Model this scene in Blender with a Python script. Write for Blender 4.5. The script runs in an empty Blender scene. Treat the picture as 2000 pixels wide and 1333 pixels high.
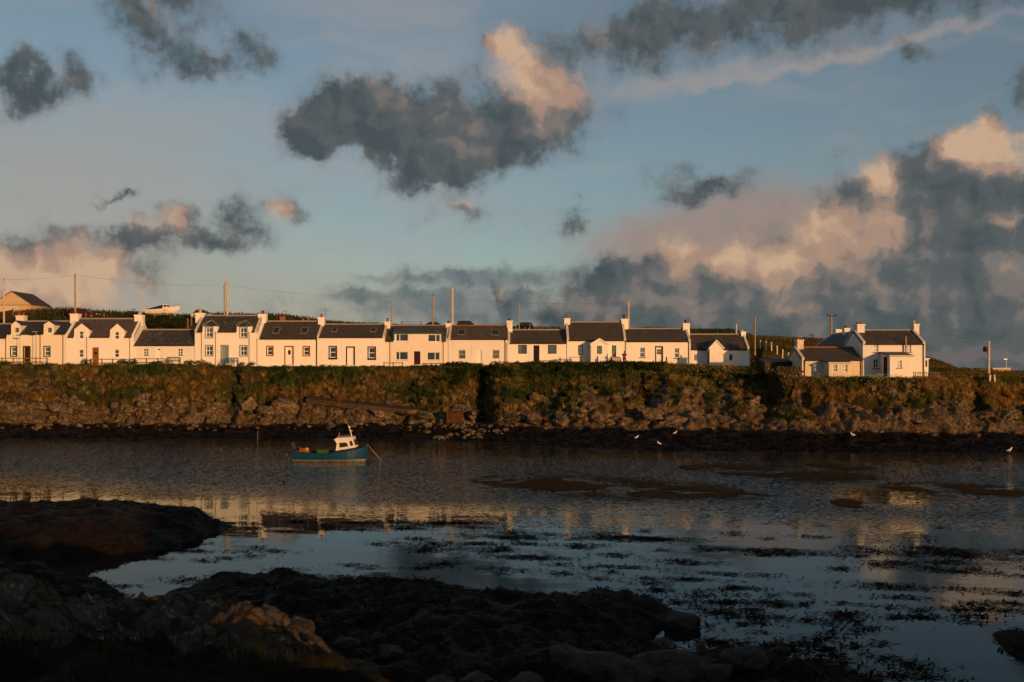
import bpy, math, random
import numpy as np
from mathutils import Vector

random.seed(11)
RNG = np.random.default_rng(7)
scene = bpy.context.scene
COL = scene.collection
R = math.radians

# ------------------------------------------------------------------ camera
EYE = 6.8            # eye height above the water, metres
F = 1944.0           # focal length in photo pixels (35 mm lens, 2000 px wide)
HZ = 722.0           # photo row of the horizon
cam_d = bpy.data.cameras.new('camera')
cam_d.lens = 35.0
cam_d.sensor_width = 36.0
cam_d.shift_y = (HZ - 666.5) / 2000.0
cam_d.clip_start = 0.1
cam_d.clip_end = 30000
cam_d.dof.use_dof = True
cam_d.dof.focus_distance = 100.0
cam_d.dof.aperture_fstop = 2.0
cam = bpy.data.objects.new('camera', cam_d)
cam.location = (0, 0, EYE)
cam.rotation_euler = (R(90), 0, 0)
COL.objects.link(cam)
scene.camera = cam


def P(px, py, Y):
    """World point seen at photo pixel (px,py) at depth Y."""
    return Vector(((px - 1000) / F * Y, Y, EYE + (HZ - py) / F * Y))


def GX(px, py):
    """World XY of a photo pixel lying on the water plane."""
    Y = EYE * F / (py - HZ)
    return ((px - 1000) / F * Y, Y)


# ------------------------------------------------------------------ sun
SUN_EL = R(5.5)
SUN_AZ = R(148)      # clockwise from +Y: behind the camera, to the right
S = Vector((math.sin(SUN_AZ) * math.cos(SUN_EL), math.cos(SUN_AZ) * math.cos(SUN_EL), math.sin(SUN_EL)))
sun_d = bpy.data.lights.new('sun', 'SUN')
sun_d.energy = 4.15
sun_d.angle = R(0.6)
sun_d.color = (1.0, 0.485, 0.165)
sun = bpy.data.objects.new('sun', sun_d)
sun.rotation_euler = (-S).to_track_quat('-Z', 'Y').to_euler()
sun.location = S * 60
COL.objects.link(sun)

vs = scene.view_settings
vs.view_transform = 'Standard'
vs.look = 'None'
vs.exposure = 0.0
vs.gamma = 1.0
vs.use_curve_mapping = False
scene.cycles.use_denoising = True
scene.cycles.use_adaptive_sampling = True
scene.cycles.adaptive_threshold = 0.02
scene.cycles.adaptive_min_samples = 12
scene.cycles.max_bounces = 6
scene.cycles.diffuse_bounces = 2
scene.cycles.glossy_bounces = 3
scene.cycles.transmission_bounces = 3
scene.cycles.transparent_max_bounces = 6
scene.cycles.caustics_reflective = False
scene.cycles.caustics_refractive = False
scene.cycles.sample_clamp_indirect = 4.0


def lin(r, g, b):
    f = lambda c: (c / 255 / 12.92) if c <= 10 else ((c / 255 + 0.055) / 1.055) ** 2.4
    return (f(r), f(g), f(b))


# ------------------------------------------------------------------ sky
world = bpy.data.worlds.new('World')
scene.world = world
world.use_nodes = True
world.cycles.sampling_method = 'MANUAL'
world.cycles.sample_map_resolution = 256
nt = world.node_tree
nt.nodes.clear()
WN, WL = nt.nodes, nt.links


def wn(t, **kw):
    n = WN.new(t)
    for k, v in kw.items():
        setattr(n, k, v)
    return n


def wset(sock, v):
    if isinstance(v, bpy.types.NodeSocket):
        WL.new(v, sock)
    elif v is not None:
        sock.default_value = v


def wmath(op, a, b=None, c=None, clamp=False):
    n = wn('ShaderNodeMath', operation=op)
    n.use_clamp = clamp
    for i, v in enumerate((a, b, c)):
        wset(n.inputs[i], v)
    return n.outputs[0]


def wvec(op, a, b=None, c=None):
    n = wn('ShaderNodeVectorMath', operation=op)
    wset(n.inputs[0], a)
    if b is not None:
        wset(n.inputs[1], b)
    if c is not None:
        wset(n.inputs[2], c)
    return n.outputs['Value'] if op in ('LENGTH', 'DOT_PRODUCT') else n.outputs['Vector']


def wnoise(vec, scale, detail=5.0, rough=0.55, out='Fac', lac=2.0):
    n = wn('ShaderNodeTexNoise', noise_dimensions='2D' if vec is not tc.outputs['Generated'] else '3D')
    wset(n.inputs['Vector'], vec)
    n.inputs['Scale'].default_value = scale
    n.inputs['Detail'].default_value = detail
    n.inputs['Roughness'].default_value = rough
    n.inputs['Lacunarity'].default_value = lac
    return n.outputs[out]


def wramp(v, a, b, c=0.0, d=1.0, mode='SMOOTHSTEP'):
    n = wn('ShaderNodeMapRange', interpolation_type=mode)
    n.clamp = True
    wset(n.inputs[0], v)
    for i, k in enumerate((a, b, c, d)):
        n.inputs[1 + i].default_value = k
    return n.outputs[0]


def wmix(fac, a, b):
    n = wn('ShaderNodeMix', data_type='RGBA')
    wset(n.inputs['Factor'], fac)
    for s, v in ((n.inputs[6], a), (n.inputs[7], b)):
        wset(s, v if isinstance(v, bpy.types.NodeSocket) else (*v, 1.0))
    return n.outputs[2]


SKY_STRENGTH = 0.1


def cc(r, g, b, k=1.0):
    """A cloud's radiance given as the sRGB it shows, in units of the background strength."""
    return tuple(x * k / SKY_STRENGTH for x in lin(r, g, b))


sky = wn('ShaderNodeTexSky')
sky.sky_type = 'NISHITA'
sky.sun_disc = False
sky.sun_elevation = SUN_EL
sky.sun_rotation = SUN_AZ
sky.altitude = 10
sky.air_density = 1.0
sky.dust_density = 0.6
sky.ozone_density = 1.6

tc = wn('ShaderNodeTexCoord')
sep = wn('ShaderNodeSeparateXYZ')
WL.new(tc.outputs['Generated'], sep.inputs[0])
az = wmath('MULTIPLY', wmath('ARCTAN2', sep.outputs[0], sep.outputs[1]), 180 / math.pi)
el = wmath('MULTIPLY', wmath('ARCSINE', sep.outputs[2]), 180 / math.pi)
comb = wn('ShaderNodeCombineXYZ')
WL.new(az, comb.inputs[0])
WL.new(el, comb.inputs[1])
PP = comb.outputs[0]                      # direction as (azimuth, elevation) in degrees

wc = wvec('SUBTRACT', wnoise(PP, 0.22, 1.0, 0.5, 'Color'), (0.5, 0.5, 0.5))
wf = wvec('SUBTRACT', wnoise(PP, 0.55, 5.0, 0.58, 'Color'), (0.5, 0.5, 0.5))
PW = wvec('ADD', wvec('MULTIPLY_ADD', wc, (3.4, 2.4, 0), PP), wvec('MULTIPLY', wf, (3.0, 2.4, 0)))
PS = wvec('MULTIPLY_ADD', wf, (1.8, 1.5, 0), PP)
fb = wmath('SUBTRACT', wnoise(PP, 0.7, 6.0, 0.6), 0.5)
# relief of the cloud tops: the height here minus the height a little towards the sun's side
fbl = wmath('SUBTRACT', wnoise(wvec('ADD', PS, (0.5, 0.45, 0)), 0.36, 3.0, 0.5), wnoise(PS, 0.36, 3.0, 0.5))


fbl2 = wmath('SUBTRACT', wnoise(wvec('ADD', PS, (1.1, 1.0, 0)), 0.17, 1.0, 0.5), wnoise(PS, 0.17, 1.0, 0.5))
fw = wmath('SUBTRACT', wnoise(PP, 2.6, 4.0, 0.65), 0.5)


def lobes(coord, items):
    """Sum of soft lobes (1 at a lobe's middle, 0.3 at its rim), each with an optional weight."""
    out = None
    for (px, py, rx, ry, *wt) in items:
        a = math.atan((px - 1000) / F)
        e = math.atan((HZ - py) / F * math.cos(a))
        k = 180 / math.pi / F
        sx, sy = 1 / (rx * k * math.cos(a) ** 2), 1 / (ry * k * math.cos(a))
        v = wvec('MULTIPLY_ADD', coord, (sx, sy, 0), (-math.degrees(a) * sx, -math.degrees(e) * sy, 0))
        f = wmath('POWER', 0.3, wvec('DOT_PRODUCT', v, v))
        out = wmath('MULTIPLY_ADD', f, wt[0] if wt else 1.0, out if out is not None else 0.0)
    return out


# air between the clouds: the clear sky, long thin cirrus and a warm veil low on the left
hs = wn('ShaderNodeHueSaturation')
wset(hs.inputs['Color'], sky.outputs[0])
hs.inputs['Saturation'].default_value = 0.70
hs.inputs['Value'].default_value = 1.0
col = wvec('MULTIPLY', hs.outputs[0], (1.0, 1.09, 1.16))
cir = wnoise(wvec('MULTIPLY', wvec('MULTIPLY_ADD', wc, (6, 2, 0), PP), (0.35, 1.6, 1)), 0.16, 3.0, 0.55)
col = wmix(wramp(cir, 0.42, 0.78, 0.0, 0.5), col, cc(158, 156, 155))
veil = lobes(PP, [(100, 360, 620, 190), (250, 600, 900, 120), (1000, 722, 4000, 70, 0.7)])
col = wmix(wramp(veil, 0.05, 1.1, 0.0, 0.66), col, cc(162, 152, 142))
hz2 = wmath('MULTIPLY_ADD', fb, 0.4, lobes(PS, [(1500, 430, 230, 100), (1380, 500, 220, 80), (1250, 470, 260, 60, 0.4)]))
col = wmix(wramp(hz2, 0.1, 1.1, 0.0, 0.85), col, cc(154, 133, 124))
st = wn('ShaderNodeVectorRotate', rotation_type='Z_AXIS')
WL.new(PS, st.inputs['Vector'])
st.inputs['Center'].default_value = (math.degrees(math.atan(0.28)), 17.0, 0)
st.inputs['Angle'].default_value = R(-8.5)
strk = lobes(st.outputs[0], [(1360, 122, 260, 26, 0.9), (1700, 122, 400, 15)])
col = wmix(wramp(wmath('MULTIPLY_ADD', fb, 0.9, strk), 0.1, 1.2, 0, 0.75), col, cc(160, 151, 148))
# flat grey-blue strata low over the middle of the row
stra = wmath('MULTIPLY_ADD', fb, 1.2, lobes(wvec('MULTIPLY_ADD', wc, (4, 0.6, 0), PS), [(850, 548, 130, 13), (720, 580, 110, 11), (900, 585, 300, 26), (1040, 540, 220, 24), (1000, 625, 420, 36)]))
col = wmix(wramp(stra, 0.1, 1.2, 0, 0.82), col, wmix(wramp(fbl, -0.12, 0.12), cc(86, 99, 106), cc(118, 120, 121)))

# cumulus: how dense ...
dens = lobes(PW, [
    # the big grey cloud in the middle with its sunlit tower
    (870, 225, 215, 66), (750, 275, 130, 52), (660, 270, 90, 40), (960, 290, 110, 40), (640, 245, 90, 40), (710, 200, 90, 46), (880, 300, 120, 52), (830, 350, 70, 30), (1070, 240, 110, 38), (1020, 120, 74, 52), (1075, 175, 84, 46), (985, 75, 32, 26),
    # upper right
    (1440, 40, 280, 64), (1230, 75, 120, 60), (1750, 5, 300, 42), (1750, 108, 50, 22, 0.8), (2015, 170, 34, 44),
    # upper left
    (300, 60, 84, 66), (395, 130, 66, 34), (490, 85, 48, 46), (330, -30, 140, 50), (60, 188, 92, 44), (25, 130, 36, 42), (125, 140, 48, 36),
    # lower left
    (235, 455, 125, 24), (400, 468, 100, 32), (470, 420, 42, 46), (340, 424, 34, 22), (548, 408, 36, 34), (210, 378, 38, 10, 0.8),
    (140, 560, 175, 90), (90, 500, 70, 40), (225, 505, 52, 42), (30, 545, 110, 60),
    # small ones right of the middle
    (1370, 355, 104, 34), (1110, 420, 54, 32), (910, 410, 64, 22), (985, 567, 20, 15),
    # the bank on the right
    (1860, 470, 200, 150), (1975, 380, 130, 95), (1755, 390, 90, 64), (1650, 470, 110, 96), (1690, 365, 64, 46), (1810, 335, 84, 56), (1490, 560, 180, 76), (1330, 520, 90, 44), (1200, 555, 110, 38), (1120, 600, 150, 36),
    (1700, 640, 420, 80), (1400, 660, 420, 46), (1700, 706, 640, 36), (1600, 600, 420, 110), (1890, 290, 66, 34), (1910, 248, 26, 26), (2300, 460, 300, 240)])
dens = wmath('MULTIPLY_ADD', fb, wmath('MULTIPLY_ADD', wmath('MINIMUM', dens, 1.0), 1.35, 0.28), dens)
dens = wmath('MULTIPLY_ADD', fw, wmath('MULTIPLY', wmath('MINIMUM', dens, 0.8), 0.7), dens)
# ... and how much of the low sun it catches
lite = lobes(PS, [
    (1005, 115, 66, 56, 0.75), (1075, 170, 76, 46, 0.65), (985, 75, 34, 28, 0.5), (790, 155, 22, 12, 0.35), (1130, 200, 40, 40, 0.3), (1060, 260, 110, 40, 0.12),
    (340, 420, 36, 24, 0.6), (295, 436, 50, 13, 0.4), (548, 408, 34, 32, 0.6), (912, 402, 40, 9, 0.5), (985, 567, 24, 18, 0.55),
    (150, 555, 180, 90, 0.78), (225, 500, 50, 40, 0.2), (20, 545, 110, 60, 0.42),
    (1310, 475, 50, 28, 0.5), (1350, 515, 100, 36, 0.32), (1450, 490, 50, 42, 0.5), (1530, 512, 42, 36, 0.5), (1240, 575, 80, 24, 0.35), (1640, 430, 80, 70, 0.30), (1600, 500, 70, 60, 0.25),
    (1720, 470, 46, 70, 0.25), (1718, 345, 32, 36, 0.75), (1880, 285, 70, 34, 0.75), (1908, 245, 28, 26, 0.6), (1980, 285, 60, 46, 0.6), (2100, 290, 100, 60, 0.6), (1965, 432, 46, 12, 0.35),
    (1990, 530, 60, 50, 0.22), (1560, 440, 60, 60, 0.2), (1780, 330, 60, 30, 0.2), (1480, 520, 260, 90, 0.20), (1500, 600, 200, 26, 0.08), (1700, 520, 420, 150, 0.07), (1690, 320, 60, 24, 0.25), (1610, 380, 40, 40, 0.2), (1850, 430, 120, 100, -0.03), (1800, 540, 120, 46, -0.04), (1930, 330, 110, 40, 0.2), (1760, 400, 60, 60, 0.12)])
shade = wmath('ADD', wmath('MULTIPLY_ADD', fbl2, 0.32, wmath('MULTIPLY_ADD', fbl, 1.0, wramp(dens, 0.2, 1.0, 0.27, 0.15))), wmath('MULTIPLY_ADD', fb, 0.10, lite))
rp = wn('ShaderNodeValToRGB')
rp.color_ramp.interpolation = 'EASE'
stops = [(0.0, (70, 80, 84)), (0.22, (87, 92, 94)), (0.42, (119, 112, 108)), (0.66, (168, 139, 121)), (0.95, (201, 168, 139))]
els = rp.color_ramp.elements
while len(els) < len(stops):
    els.new(0.5)
for e_, (p_, c_) in zip(els, stops):
    e_.position = p_
    e_.color = (*[x * 0.1 for x in cc(*c_)], 1)
wset(rp.inputs[0], shade)
cloud_c = wvec('MULTIPLY', rp.outputs[0], (10, 10, 10))
# same kind of cloud added over the unseen sky, thickened to dim the fill
far = wvec('LENGTH', wvec('SUBTRACT', PP, (0, 8, 0)))
gen = wmath('MULTIPLY_ADD', wnoise(tc.outputs['Generated'], 3.2, 4.0, 0.55), 4.0, -1.7)
dens = wmath('MAXIMUM', dens, wmath('ADD', gen, wramp(far, 28.0, 44.0, -3.0, 0.0)))
col = wmix(wramp(dens, 0.0, 1.2, 0, 0.97), col, cloud_c)
low = lobes(PS, [(1930, 696, 170, 17)])
col = wmix(wramp(low, 0.2, 0.8, 0, 0.75), col, cc(112, 104, 103))

bg = wn('ShaderNodeBackground')
wset(bg.inputs[0], col)
bg.inputs[1].default_value = SKY_STRENGTH
out = wn('ShaderNodeOutputWorld')
WL.new(bg.outputs[0], out.inputs[0])


# ================================================================== helpers
def tag(o, label=None, cat=None, group=None, kind=None):
    if label: o['label'] = label
    if cat: o['category'] = cat
    if group: o['group'] = group
    if kind: o['kind'] = kind
    return o


def root_origin(o):
    while o.parent is not None:
        o = o.parent
    return o.location


def link_mesh(name, me, parent=None, loc=None):
    o = bpy.data.objects.new(name, me)
    if parent is not None:
        o.parent = parent
    elif loc is not None:
        o.location = loc
    COL.objects.link(o)
    return o


def empty(name, loc, label, cat, group=None):
    o = bpy.data.objects.new(name, None)
    o.location = loc
    o.empty_display_size = 0.3
    COL.objects.link(o)
    return tag(o, label, cat, group)


class MB:
    """Collects simple shapes in world coordinates and links them as one mesh."""

    def __init__(self):
        self.v, self.f = [], []

    def poly(self, *pts):
        n = len(self.v)
        self.v += [tuple(p) for p in pts]
        self.f.append(tuple(range(n, n + len(pts))))
        return self

    def box(self, x0, x1, y0, y1, z0, z1):
        n = len(self.v)
        self.v += [(x0, y0, z0), (x1, y0, z0), (x1, y1, z0), (x0, y1, z0), (x0, y0, z1), (x1, y0, z1), (x1, y1, z1), (x0, y1, z1)]
        for q in ((0, 3, 2, 1), (4, 5, 6, 7), (0, 1, 5, 4), (1, 2, 6, 5), (2, 3, 7, 6), (3, 0, 4, 7)):
            self.f.append(tuple(n + i for i in q))
        return self

    def hexa(self, p):
        """Eight corners: bottom loop (4), then top loop (4)."""
        n = len(self.v)
        self.v += [tuple(q) for q in p]
        for q in ((0, 3, 2, 1), (4, 5, 6, 7), (0, 1, 5, 4), (1, 2, 6, 5), (2, 3, 7, 6), (3, 0, 4, 7)):
            self.f.append(tuple(n + i for i in q))
        return self

    def tube(self, pts, rad, seg=8, caps=True):
        pts = [Vector(p) for p in pts]
        rads = rad if isinstance(rad, (list, tuple)) else [rad] * len(pts)
        rings = []
        for i, p in enumerate(pts):
            d = (pts[min(i + 1, len(pts) - 1)] - pts[max(i - 1, 0)]).normalized()
            ref = Vector((0, 0, 1)) if abs(d.z) < 0.9 else Vector((0, 1, 0))
            u = d.cross(ref).normalized()
            w = d.cross(u)
            n = len(self.v)
            for k in range(seg):
                t = 2 * math.pi * k / seg
                self.v.append(tuple(p + (u * math.cos(t) + w * math.sin(t)) * rads[i]))
            rings.append(n)
        for a, b in zip(rings, rings[1:]):
            for k in range(seg):
                k2 = (k + 1) % seg
                self.f.append((a + k, b + k, b + k2, a + k2))
        if caps:
            self.f.append(tuple(rings[0] + k for k in range(seg)))
            self.f.append(tuple(rings[-1] + k for k in reversed(range(seg))))
        return self

    def prism(self, outline, y0, y1):
        """Outline of (x,z) points pushed from y0 to y1."""
        n, m = len(self.v), len(outline)
        self.v += [(x, y0, z) for x, z in outline] + [(x, y1, z) for x, z in outline]
        self.f.append(tuple(range(n, n + m)))
        self.f.append(tuple(n + m + k for k in reversed(range(m))))
        for k in range(m):
            k2 = (k + 1) % m
            self.f.append((n + k, n + m + k, n + m + k2, n + k2))
        return self

    def build(self, name, mat, parent=None, loc=None, smooth=False):
        me = bpy.data.meshes.new(name)
        org = root_origin(parent) if parent is not None else Vector(loc or (0, 0, 0))
        me.from_pydata([(x - org[0], y - org[1], z - org[2]) for x, y, z in self.v], [], self.f)
        me.materials.append(mat)
        me.validate()
        if smooth:
            me.polygons.foreach_set('use_smooth', [True] * len(me.polygons))
        me.update()
        return link_mesh(name, me, parent, loc)


def np_mesh(name, verts, faces, mat, smooth=False, attrs=None, cols=None):
    """Big mesh from numpy arrays; faces (n,3) or (n,4)."""
    me = bpy.data.meshes.new(name)
    nf, k = faces.shape
    me.vertices.add(len(verts))
    me.vertices.foreach_set('co', np.ascontiguousarray(verts, dtype=np.float32).ravel())
    me.loops.add(nf * k)
    me.loops.foreach_set('vertex_index', np.ascontiguousarray(faces, dtype=np.int32).ravel())
    me.polygons.add(nf)
    me.polygons.foreach_set('loop_start', np.arange(0, nf * k, k, dtype=np.int32))
    me.polygons.foreach_set('loop_total', np.full(nf, k, dtype=np.int32))
    me.update(calc_edges=True)
    if smooth:
        me.polygons.foreach_set('use_smooth', np.ones(nf, dtype=bool))
    for an, arr in (attrs or {}).items():
        at = me.attributes.new(an, 'FLOAT', 'POINT')
        at.data.foreach_set('value', np.ascontiguousarray(arr, dtype=np.float32))
    if cols is not None:
        at = me.attributes.new('tint', 'FLOAT_COLOR', 'POINT')
        c4 = np.ones((len(verts), 4), dtype=np.float32)
        c4[:, :3] = cols
        at.data.foreach_set('color', c4.ravel())
    me.materials.append(mat)
    return link_mesh(name, me)


# ---- noise in numpy
def _hash(ix, iy, iz):
    h = (ix.astype(np.int64) * 374761393 + iy.astype(np.int64) * 668265263 + iz.astype(np.int64) * 2147483647) & 0xffffffff
    h = ((h ^ (h >> 13)) * 1274126177) & 0xffffffff
    h = (h ^ (h >> 16)) & 0xffffff
    return h / float(0xffffff)


def vnoise(x, y, z=None):
    z = np.zeros_like(x) if z is None else z
    x, y, z = np.broadcast_arrays(x, y, z)
    ix, iy, iz = np.floor(x), np.floor(y), np.floor(z)
    fx, fy, fz = x - ix, y - iy, z - iz
    fx, fy, fz = (t * t * t * (t * (t * 6 - 15) + 10) for t in (fx, fy, fz))
    ix, iy, iz = ix.astype(np.int64), iy.astype(np.int64), iz.astype(np.int64)
    r = 0
    for a in (0, 1):
        for b in (0, 1):
            for c in (0, 1):
                w = (fx if a else 1 - fx) * (fy if b else 1 - fy) * (fz if c else 1 - fz)
                r = r + w * _hash(ix + a, iy + b, iz + c)
    return r


def fbm(x, y, z=None, octv=4, gain=0.5):
    s, a, n = 0, 1.0, 0
    z = np.zeros_like(np.asarray(x, dtype=float)) if z is None else z
    for o in range(octv):
        k = 2.03 ** o
        s = s + a * vnoise(x * k + 17.3 * o, y * k - 9.1 * o, z * k + 3.7 * o)
        n += a
        a *= gain
    return s / n


def ridged(x, y, z=None, octv=4):
    s, a, n = 0, 1.0, 0
    z = np.zeros_like(np.asarray(x, dtype=float)) if z is None else z
    for o in range(octv):
        k = 2.1 ** o
        s = s + a * (1 - np.abs(2 * vnoise(x * k + 5.1 * o, y * k + 2.7 * o, z * k) - 1))
        n += a
        a *= 0.5
    return s / n


def sstep(a, b, x):
    t = np.clip((x - a) / (b - a), 0, 1)
    return t * t * (3 - 2 * t)


# ================================================================== materials
MATS = {}


def material(name):
    m = bpy.data.materials.new(name)
    m.use_nodes = True
    t = m.node_tree
    t.nodes.clear()
    o = t.nodes.new('ShaderNodeOutputMaterial')
    b = t.nodes.new('ShaderNodeBsdfPrincipled')
    t.links.new(b.outputs[0], o.inputs[0])
    MATS[name] = m
    return m, t, b


def tnode(t, typ, **kw):
    n = t.nodes.new(typ)
    for k, v in kw.items():
        setattr(n, k, v)
    return n


def put(t, sock, v):
    if isinstance(v, bpy.types.NodeSocket):
        t.links.new(v, sock)
    elif isinstance(v, (tuple, list)) and len(v) == 3 and sock.type == 'RGBA':
        sock.default_value = (*v, 1)
    else:
        sock.default_value = v


def noise(t, scale, detail=4, rough=0.55, vec=None, out='Fac', stretch=None):
    n = tnode(t, 'ShaderNodeTexNoise')
    n.inputs['Scale'].default_value = scale
    n.inputs['Detail'].default_value = detail
    n.inputs['Roughness'].default_value = rough
    if vec is None:
        vec = tnode(t, 'ShaderNodeNewGeometry').outputs['Position']
    if stretch:
        m = tnode(t, 'ShaderNodeVectorMath', operation='MULTIPLY')
        put(t, m.inputs[0], vec)
        m.inputs[1].default_value = stretch
        vec = m.outputs[0]
    t.links.new(vec, n.inputs['Vector'])
    return n.outputs[out]


def rng(t, v, a, b, c=0.0, d=1.0):
    n = tnode(t, 'ShaderNodeMapRange')
    n.clamp = True
    put(t, n.inputs[0], v)
    for i, k in enumerate((a, b, c, d)):
        put(t, n.inputs[1 + i], k)
    return n.outputs[0]


def mix(t, f, a, b):
    n = tnode(t, 'ShaderNodeMix', data_type='RGBA')
    put(t, n.inputs['Factor'], f)
    put(t, n.inputs[6], a)
    put(t, n.inputs[7], b)
    return n.outputs[2]


def mth(t, op, a, b=0.0):
    n = tnode(t, 'ShaderNodeMath', operation=op)
    put(t, n.inputs[0], a)
    put(t, n.inputs[1], b)
    return n.outputs[0]


def bump(t, b, h, dist=0.02, strength=1.0):
    n = tnode(t, 'ShaderNodeBump')
    n.inputs['Distance'].default_value = dist
    n.inputs['Strength'].default_value = strength
    put(t, n.inputs['Height'], h)
    t.links.new(n.outputs[0], b.inputs['Normal'])


def attr(t, name, out='Fac'):
    n = tnode(t, 'ShaderNodeAttribute')
    n.attribute_name = name
    return n.outputs[out]


def paint(name, col, rough=0.55, var=0.12, spec=0.4, metal=0.0):
    """Plain paint or similar with a little mottling."""
    m, t, b = material(name)
    dark = tuple(c * (1 - var * 2) for c in col)
    put(t, b.inputs['Base Color'], mix(t, rng(t, noise(t, 2.3, 5), 0.3, 0.7), dark, col))
    b.inputs['Roughness'].default_value = rough
    b.inputs['Specular IOR Level'].default_value = spec
    b.inputs['IOR'].default_value = 1.12
    b.inputs['Metallic'].default_value = metal
    return m


def whitewash(name, col, dirt, amount):
    m, t, b = material(name)
    big = noise(t, 0.7, 6, 0.6)
    streak = noise(t, 1.0, 5, 0.6, stretch=(2.4, 2.4, 0.35))
    c = mix(t, rng(t, big, 0.35, 0.75, 0.0, 0.35), col, tuple(x * 0.86 for x in col))
    c = mix(t, rng(t, streak, 0.56, 0.80, 0.0, amount), c, dirt)
    spots = noise(t, 5.0, 4, 0.7)
    c = mix(t, rng(t, spots, 0.62, 0.72, 0.0, amount), c, tuple(x * 0.7 for x in dirt))
    put(t, b.inputs['Base Color'], c)
    b.inputs['Roughness'].default_value = 0.85
    b.inputs['Specular IOR Level'].default_value = 0.2
    bump(t, b, noise(t, 9, 4, 0.6), 0.02, 0.5)
    return m


def slate(name, col, lichen, lich_amt, moss=0.0):
    m, t, b = material(name)
    pos = tnode(t, 'ShaderNodeNewGeometry').outputs['Position']
    # slates: courses follow the height, joints follow x
    sep_ = tnode(t, 'ShaderNodeSeparateXYZ')
    t.links.new(pos, sep_.inputs[0])
    cmb = tnode(t, 'ShaderNodeCombineXYZ')
    t.links.new(sep_.outputs[0], cmb.inputs[0])
    t.links.new(sep_.outputs[2], cmb.inputs[1])
    br = tnode(t, 'ShaderNodeTexBrick')
    t.links.new(cmb.outputs[0], br.inputs['Vector'])
    br.inputs['Scale'].default_value = 1.0
    br.inputs['Brick Width'].default_value = 0.28
    br.inputs['Row Height'].default_value = 0.16
    br.inputs['Mortar Size'].default_value = 0.012
    br.inputs['Color1'].default_value = (*[c * 0.75 for c in col], 1)
    br.inputs['Color2'].default_value = (*[c * 1.35 for c in col], 1)
    br.inputs['Mortar'].default_value = (*[c * 0.35 for c in col], 1)
    c = mix(t, rng(t, noise(t, 0.8, 4), 0.35, 0.7, 0.0, 0.5), br.outputs[0], tuple(x * 0.6 for x in col))
    c = mix(t, rng(t, noise(t, 0.55, 5, 0.65), 0.5, 0.68, 0.0, moss), c, (0.06, 0.05, 0.018))
    lc = mth(t, 'MULTIPLY', rng(t, noise(t, 4.2, 4, 0.65), 0.57, 0.66), rng(t, noise(t, 0.9, 2), 0.40, 0.58))
    c = mix(t, mth(t, 'MULTIPLY', lc, lich_amt), c, lichen)
    put(t, b.inputs['Base Color'], c)
    b.inputs['Roughness'].default_value = 0.62
    b.inputs['Specular IOR Level'].default_value = 0.35
    bump(t, b, br.outputs['Fac'], 0.015, -0.6)
    return m


def rocky(t, b, lichen=1.0, base=(0.13, 0.10, 0.066)):
    n1 = noise(t, 1.3, 7, 0.7)
    c = mix(t, rng(t, n1, 0.36, 0.64), tuple(x * 0.28 for x in base), base)
    c = mix(t, rng(t, noise(t, 0.4, 3), 0.5, 0.7, 0, 0.7), c, (0.10, 0.052, 0.018))
    lich = mth(t, 'MULTIPLY', rng(t, noise(t, 4.6, 5, 0.75), 0.56, 0.64), rng(t, noise(t, 0.5, 4), 0.44, 0.60, 0.08, 1.0))
    c = mix(t, mth(t, 'MULTIPLY', lich, 0.9 * lichen), c, (0.48, 0.41, 0.30))
    vo = tnode(t, 'ShaderNodeTexVoronoi', feature='DISTANCE_TO_EDGE')
    vo.inputs['Scale'].default_value = 1.1
    wv = tnode(t, 'ShaderNodeVectorMath', operation='MULTIPLY_ADD')
    put(t, wv.inputs[0], noise(t, 0.9, 4, 0.6, out='Color'))
    wv.inputs[1].default_value = (1.4, 1.4, 1.4)
    put(t, wv.inputs[2], tnode(t, 'ShaderNodeNewGeometry').outputs['Position'])
    t.links.new(wv.outputs[0], vo.inputs['Vector'])
    crack = rng(t, vo.outputs[0], 0.0, 0.07, 1.0, 0.0)
    c = mix(t, mth(t, 'MULTIPLY', crack, 0.85), c, (0.012, 0.009, 0.006))
    return c


def weedy(t):
    c = mix(t, rng(t, noise(t, 1.6, 5, 0.65), 0.38, 0.66), (0.006, 0.005, 0.003), (0.022, 0.014, 0.006))
    return mix(t, rng(t, noise(t, 0.35, 4), 0.52, 0.7, 0, 0.6), c, (0.018, 0.009, 0.005))


def ground_mat(name, lichen=1.0, base=(0.13, 0.10, 0.066), weed_rough=0.5, soil=((0.022, 0.017, 0.007), (0.05, 0.042, 0.014)), spec=0.2):
    m, t, b = material(name)
    rock = rocky(t, b, lichen, base)
    grass = mix(t, rng(t, noise(t, 1.4, 5, 0.6), 0.35, 0.68), *soil)
    wet = weedy(t)
    ra = attr(t, 'rock')
    ra = rng(t, mth(t, 'ADD', ra, rng(t, noise(t, 1.8, 5, 0.65), 0.2, 0.8, -0.45, 0.45)), 0.4, 0.6)
    c = mix(t, ra, grass, rock)
    wa = rng(t, mth(t, 'ADD', attr(t, 'wet'), rng(t, noise(t, 1.2, 5, 0.65), 0.2, 0.8, -0.4, 0.4)), 0.4, 0.6)
    c = mix(t, wa, c, wet)
    put(t, b.inputs['Base Color'], c)
    put(t, b.inputs['Roughness'], rng(t, wa, 0, 1, 0.88, weed_rough))
    b.inputs['Specular IOR Level'].default_value = spec
    bump(t, b, noise(t, 3.5, 7, 0.7), 0.3, 1.0)
    return m


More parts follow.
